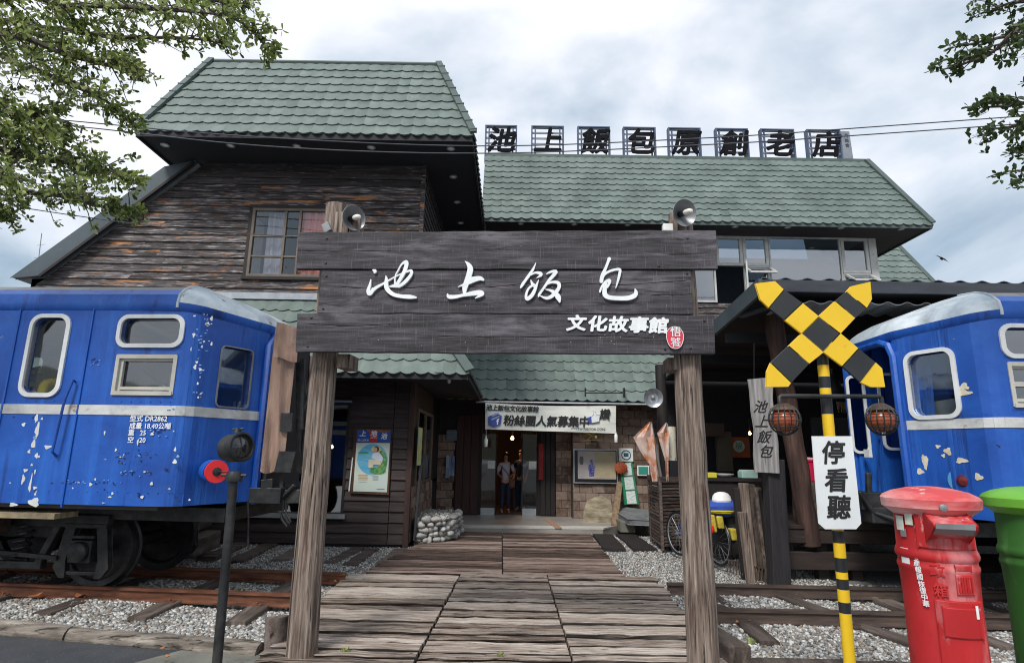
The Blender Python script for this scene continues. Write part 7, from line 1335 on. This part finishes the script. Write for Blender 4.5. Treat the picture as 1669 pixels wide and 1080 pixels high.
# ================= TREES
lf_v = np.array([(0, 0, 0), (.3, .17, .03), (.72, .24, .02), (1, 0, -.05), (.72, -.24, .02), (.3, -.17, .03), (.5, 0, -.03)]); lf_f = [(0, 1, 6), (1, 2, 6), (2, 3, 6), (3, 4, 6), (4, 5, 6), (5, 0, 6)]
def tree(label, base, limbs, Y0, Y1, nleaf, lsize, mat, nobj, seed, blobs=(), tw=3):
    r = random.Random(seed); t = thing('leafy_tree', label, 'tree', base); B = Vector(base); fork = B+V(0, 0, 3.2)
    MB().tube([B-V(0, 0, .1), B+V(.03, .05, 1.5), fork, fork+V(0, .1, 1.4)], [.22, .18, .15, .08], 14).build('trunk', bark, t, True)
    lb = MB(); ROS = []; TH = .035
    for li, lim in enumerate(limbs):
        Yl = Y0+(Y1-Y0)*((li*.37) % 1); pts = [at(x, y, Yl+.15*sin(i*1.7+li)) for i, (x, y) in enumerate(lim)]; Q = [Vector(q) for q in catmull([tuple(fork)]+[tuple(p) for p in pts], 6)]; n = len(Q); lb.tube(Q, [TH*(1-i/n)+.006 for i in range(n)], 7)
        st_ = 6
        for i in range(st_, n):
            for _ in range(tw):
                p = Q[i-1].lerp(Q[i], r.random()); d = (Q[i]-Q[i-1]).normalized(); k = 1-abs((i-st_)/(n-st_)-.35)*.9; ln = r.uniform(.12, .45)*max(.25, k)*1.2
                e_ = p+(d*.5+V(r.uniform(-1, 1), r.uniform(-.8, .8), r.uniform(-.55, .55))).normalized()*ln; m_ = p.lerp(e_, .5)+V(0, 0, .03); lb.tube([p, m_, e_], [.008, .005, .003], 5)
                for _ in range(4): f_ = r.random(); q = p.lerp(e_, .35+.65*f_)+V(r.uniform(-1, 1), r.uniform(-1, 1), r.uniform(-.6, .9))*.055; ROS.append((q, d))
                ROS.append((e_, d))
            if i == n-1: ROS.append((Q[i], d))
    for (x, y, rx, ry, cnt) in blobs:
        for _ in range(cnt):
            a_ = r.uniform(0, 2*pi); k = sqrt(r.random()); p = at(x+rx*k*cos(a_), y+ry*k*sin(a_), r.uniform(Y0, Y1)); ROS.append((p, V(r.uniform(-1, 1), r.uniform(-1, 1), .2)))
            if r.random() < .25: lb.tube([p, p+V(r.uniform(-.2, .2), r.uniform(-.1, .1), r.uniform(-.12, .05))], .004, 4)
    lb.build('limbs', bark, t, True)
    per = max(3, nleaf//len(ROS)); T_ = []
    for q, d in ROS:
        ax_ = (d+V(r.uniform(-.8, .8), r.uniform(-.8, .8), r.uniform(-.2, .9))).normalized(); s1 = ax_.cross(V(.3, .2, 1)).normalized(); s2 = ax_.cross(s1)
        for k in range(per):
            a_ = 2*pi*k/per+r.uniform(-.4, .4); X = (ax_*r.uniform(.2, .9)+(s1*cos(a_)+s2*sin(a_))*r.uniform(.5, 1)).normalized(); Yv = X.cross(V(r.uniform(-1, 1), r.uniform(-1, 1), r.uniform(-1, 1))).normalized(); T_.append((q, X, Yv, lsize*r.uniform(.55, 1.15)))
    T_.sort(key=lambda a: (a[0]-CAM).length/a[3]); lm = bpy.data.meshes.new('leaf'); lm.from_pydata([tuple(v) for v in lf_v], [], lf_f); lm.materials.append(mat)
    def vis(q): v = q-CAM; return abs(v.dot(_R)/v.dot(_f)) < .87 and abs(v.dot(_U)/v.dot(_f)) < .57
    objs = [a for a in T_ if vis(a[0])][:nobj]; ids = set(id(a) for a in objs); rest = [a for a in T_ if id(a) not in ids]
    for q, X, Yv, s in objs: inst(lm, 'leaf', t, frame4(q, X*s, Yv*s, X.cross(Yv)*s))
    n = len(rest); A = np.array([(*q, *X, *Yv, *X.cross(Yv)) for q, X, Yv, s in rest]); s = np.array([a[3] for a in rest])[:, None, None]
    v = (A[:, None, 0:3]+s*(lf_v[None, :, 0:1]*A[:, None, 3:6]+lf_v[None, :, 1:2]*A[:, None, 6:9]+lf_v[None, :, 2:3]*A[:, None, 9:12])).reshape(-1, 3)-np.array(base); f = (np.array(lf_f)[None]+np.arange(n)[:, None, None]*7).reshape(-1, 3)
    me = bpy.data.meshes.new('foliage'); me.from_pydata(v.tolist(), [], f.tolist()); me.materials.append(mat); o = link(bpy.data.objects.new('foliage', me)); o.parent = t; tag(o, kind='stuff')
tree('leafy tree reaching in from the upper left with small variegated leaves', (-7.6, 4.6, -.07),
    [[(-60, 20), (120, 10), (260, 15), (380, 30), (438, 82)], [(-80, 60), (60, 45), (180, 60), (300, 62), (360, 70)], [(-80, 100), (40, 110), (120, 140), (180, 170), (218, 205)], [(-80, 90), (20, 60), (110, 90), (190, 110), (225, 112)], [(-60, 250), (40, 260), (110, 265), (170, 275), (205, 290)],
     [(-60, 290), (30, 310), (100, 320), (160, 335), (218, 345)], [(-80, 200), (-10, 220), (50, 215), (85, 220)], [(-80, 10), (60, -10), (200, -15), (330, 0), (400, 8)], [(-80, 320), (-20, 330), (10, 355)], [(-60, 180), (20, 185), (60, 190), (95, 215)]], 4.9, 6.2, 13000, .072, leaf_m, 300, 3,
    [(60, 30, 170, 55, 260), (40, 100, 100, 50, 120), (130, 60, 110, 45, 120), (290, 12, 110, 32, 130), (120, 150, 60, 30, 60), (60, 285, 90, 40, 150), (130, 310, 60, 24, 60), (20, 250, 50, 40, 60)])
tree('leafy tree reaching in from the upper right edge with dark leaf sprays', (7.6, 4.2, -.05),
    [[(1800, -20), (1740, 10), (1690, 30), (1650, 55), (1610, 90), (1532, 115)], [(1760, 40), (1700, 60), (1640, 60), (1570, 75)], [(1780, 0), (1720, 0), (1650, 5), (1612, 20)], [(1800, 130), (1720, 150), (1660, 170), (1600, 175)], [(1800, 160), (1720, 190), (1660, 205), (1600, 212)], [(1780, 250), (1720, 245), (1655, 245)], [(1780, 290), (1720, 280), (1655, 278)]], 4.6, 5.6, 1500, .078, leaf_dk, 200, 8, [(1665, 190, 12, 25, 4)], tw=1)
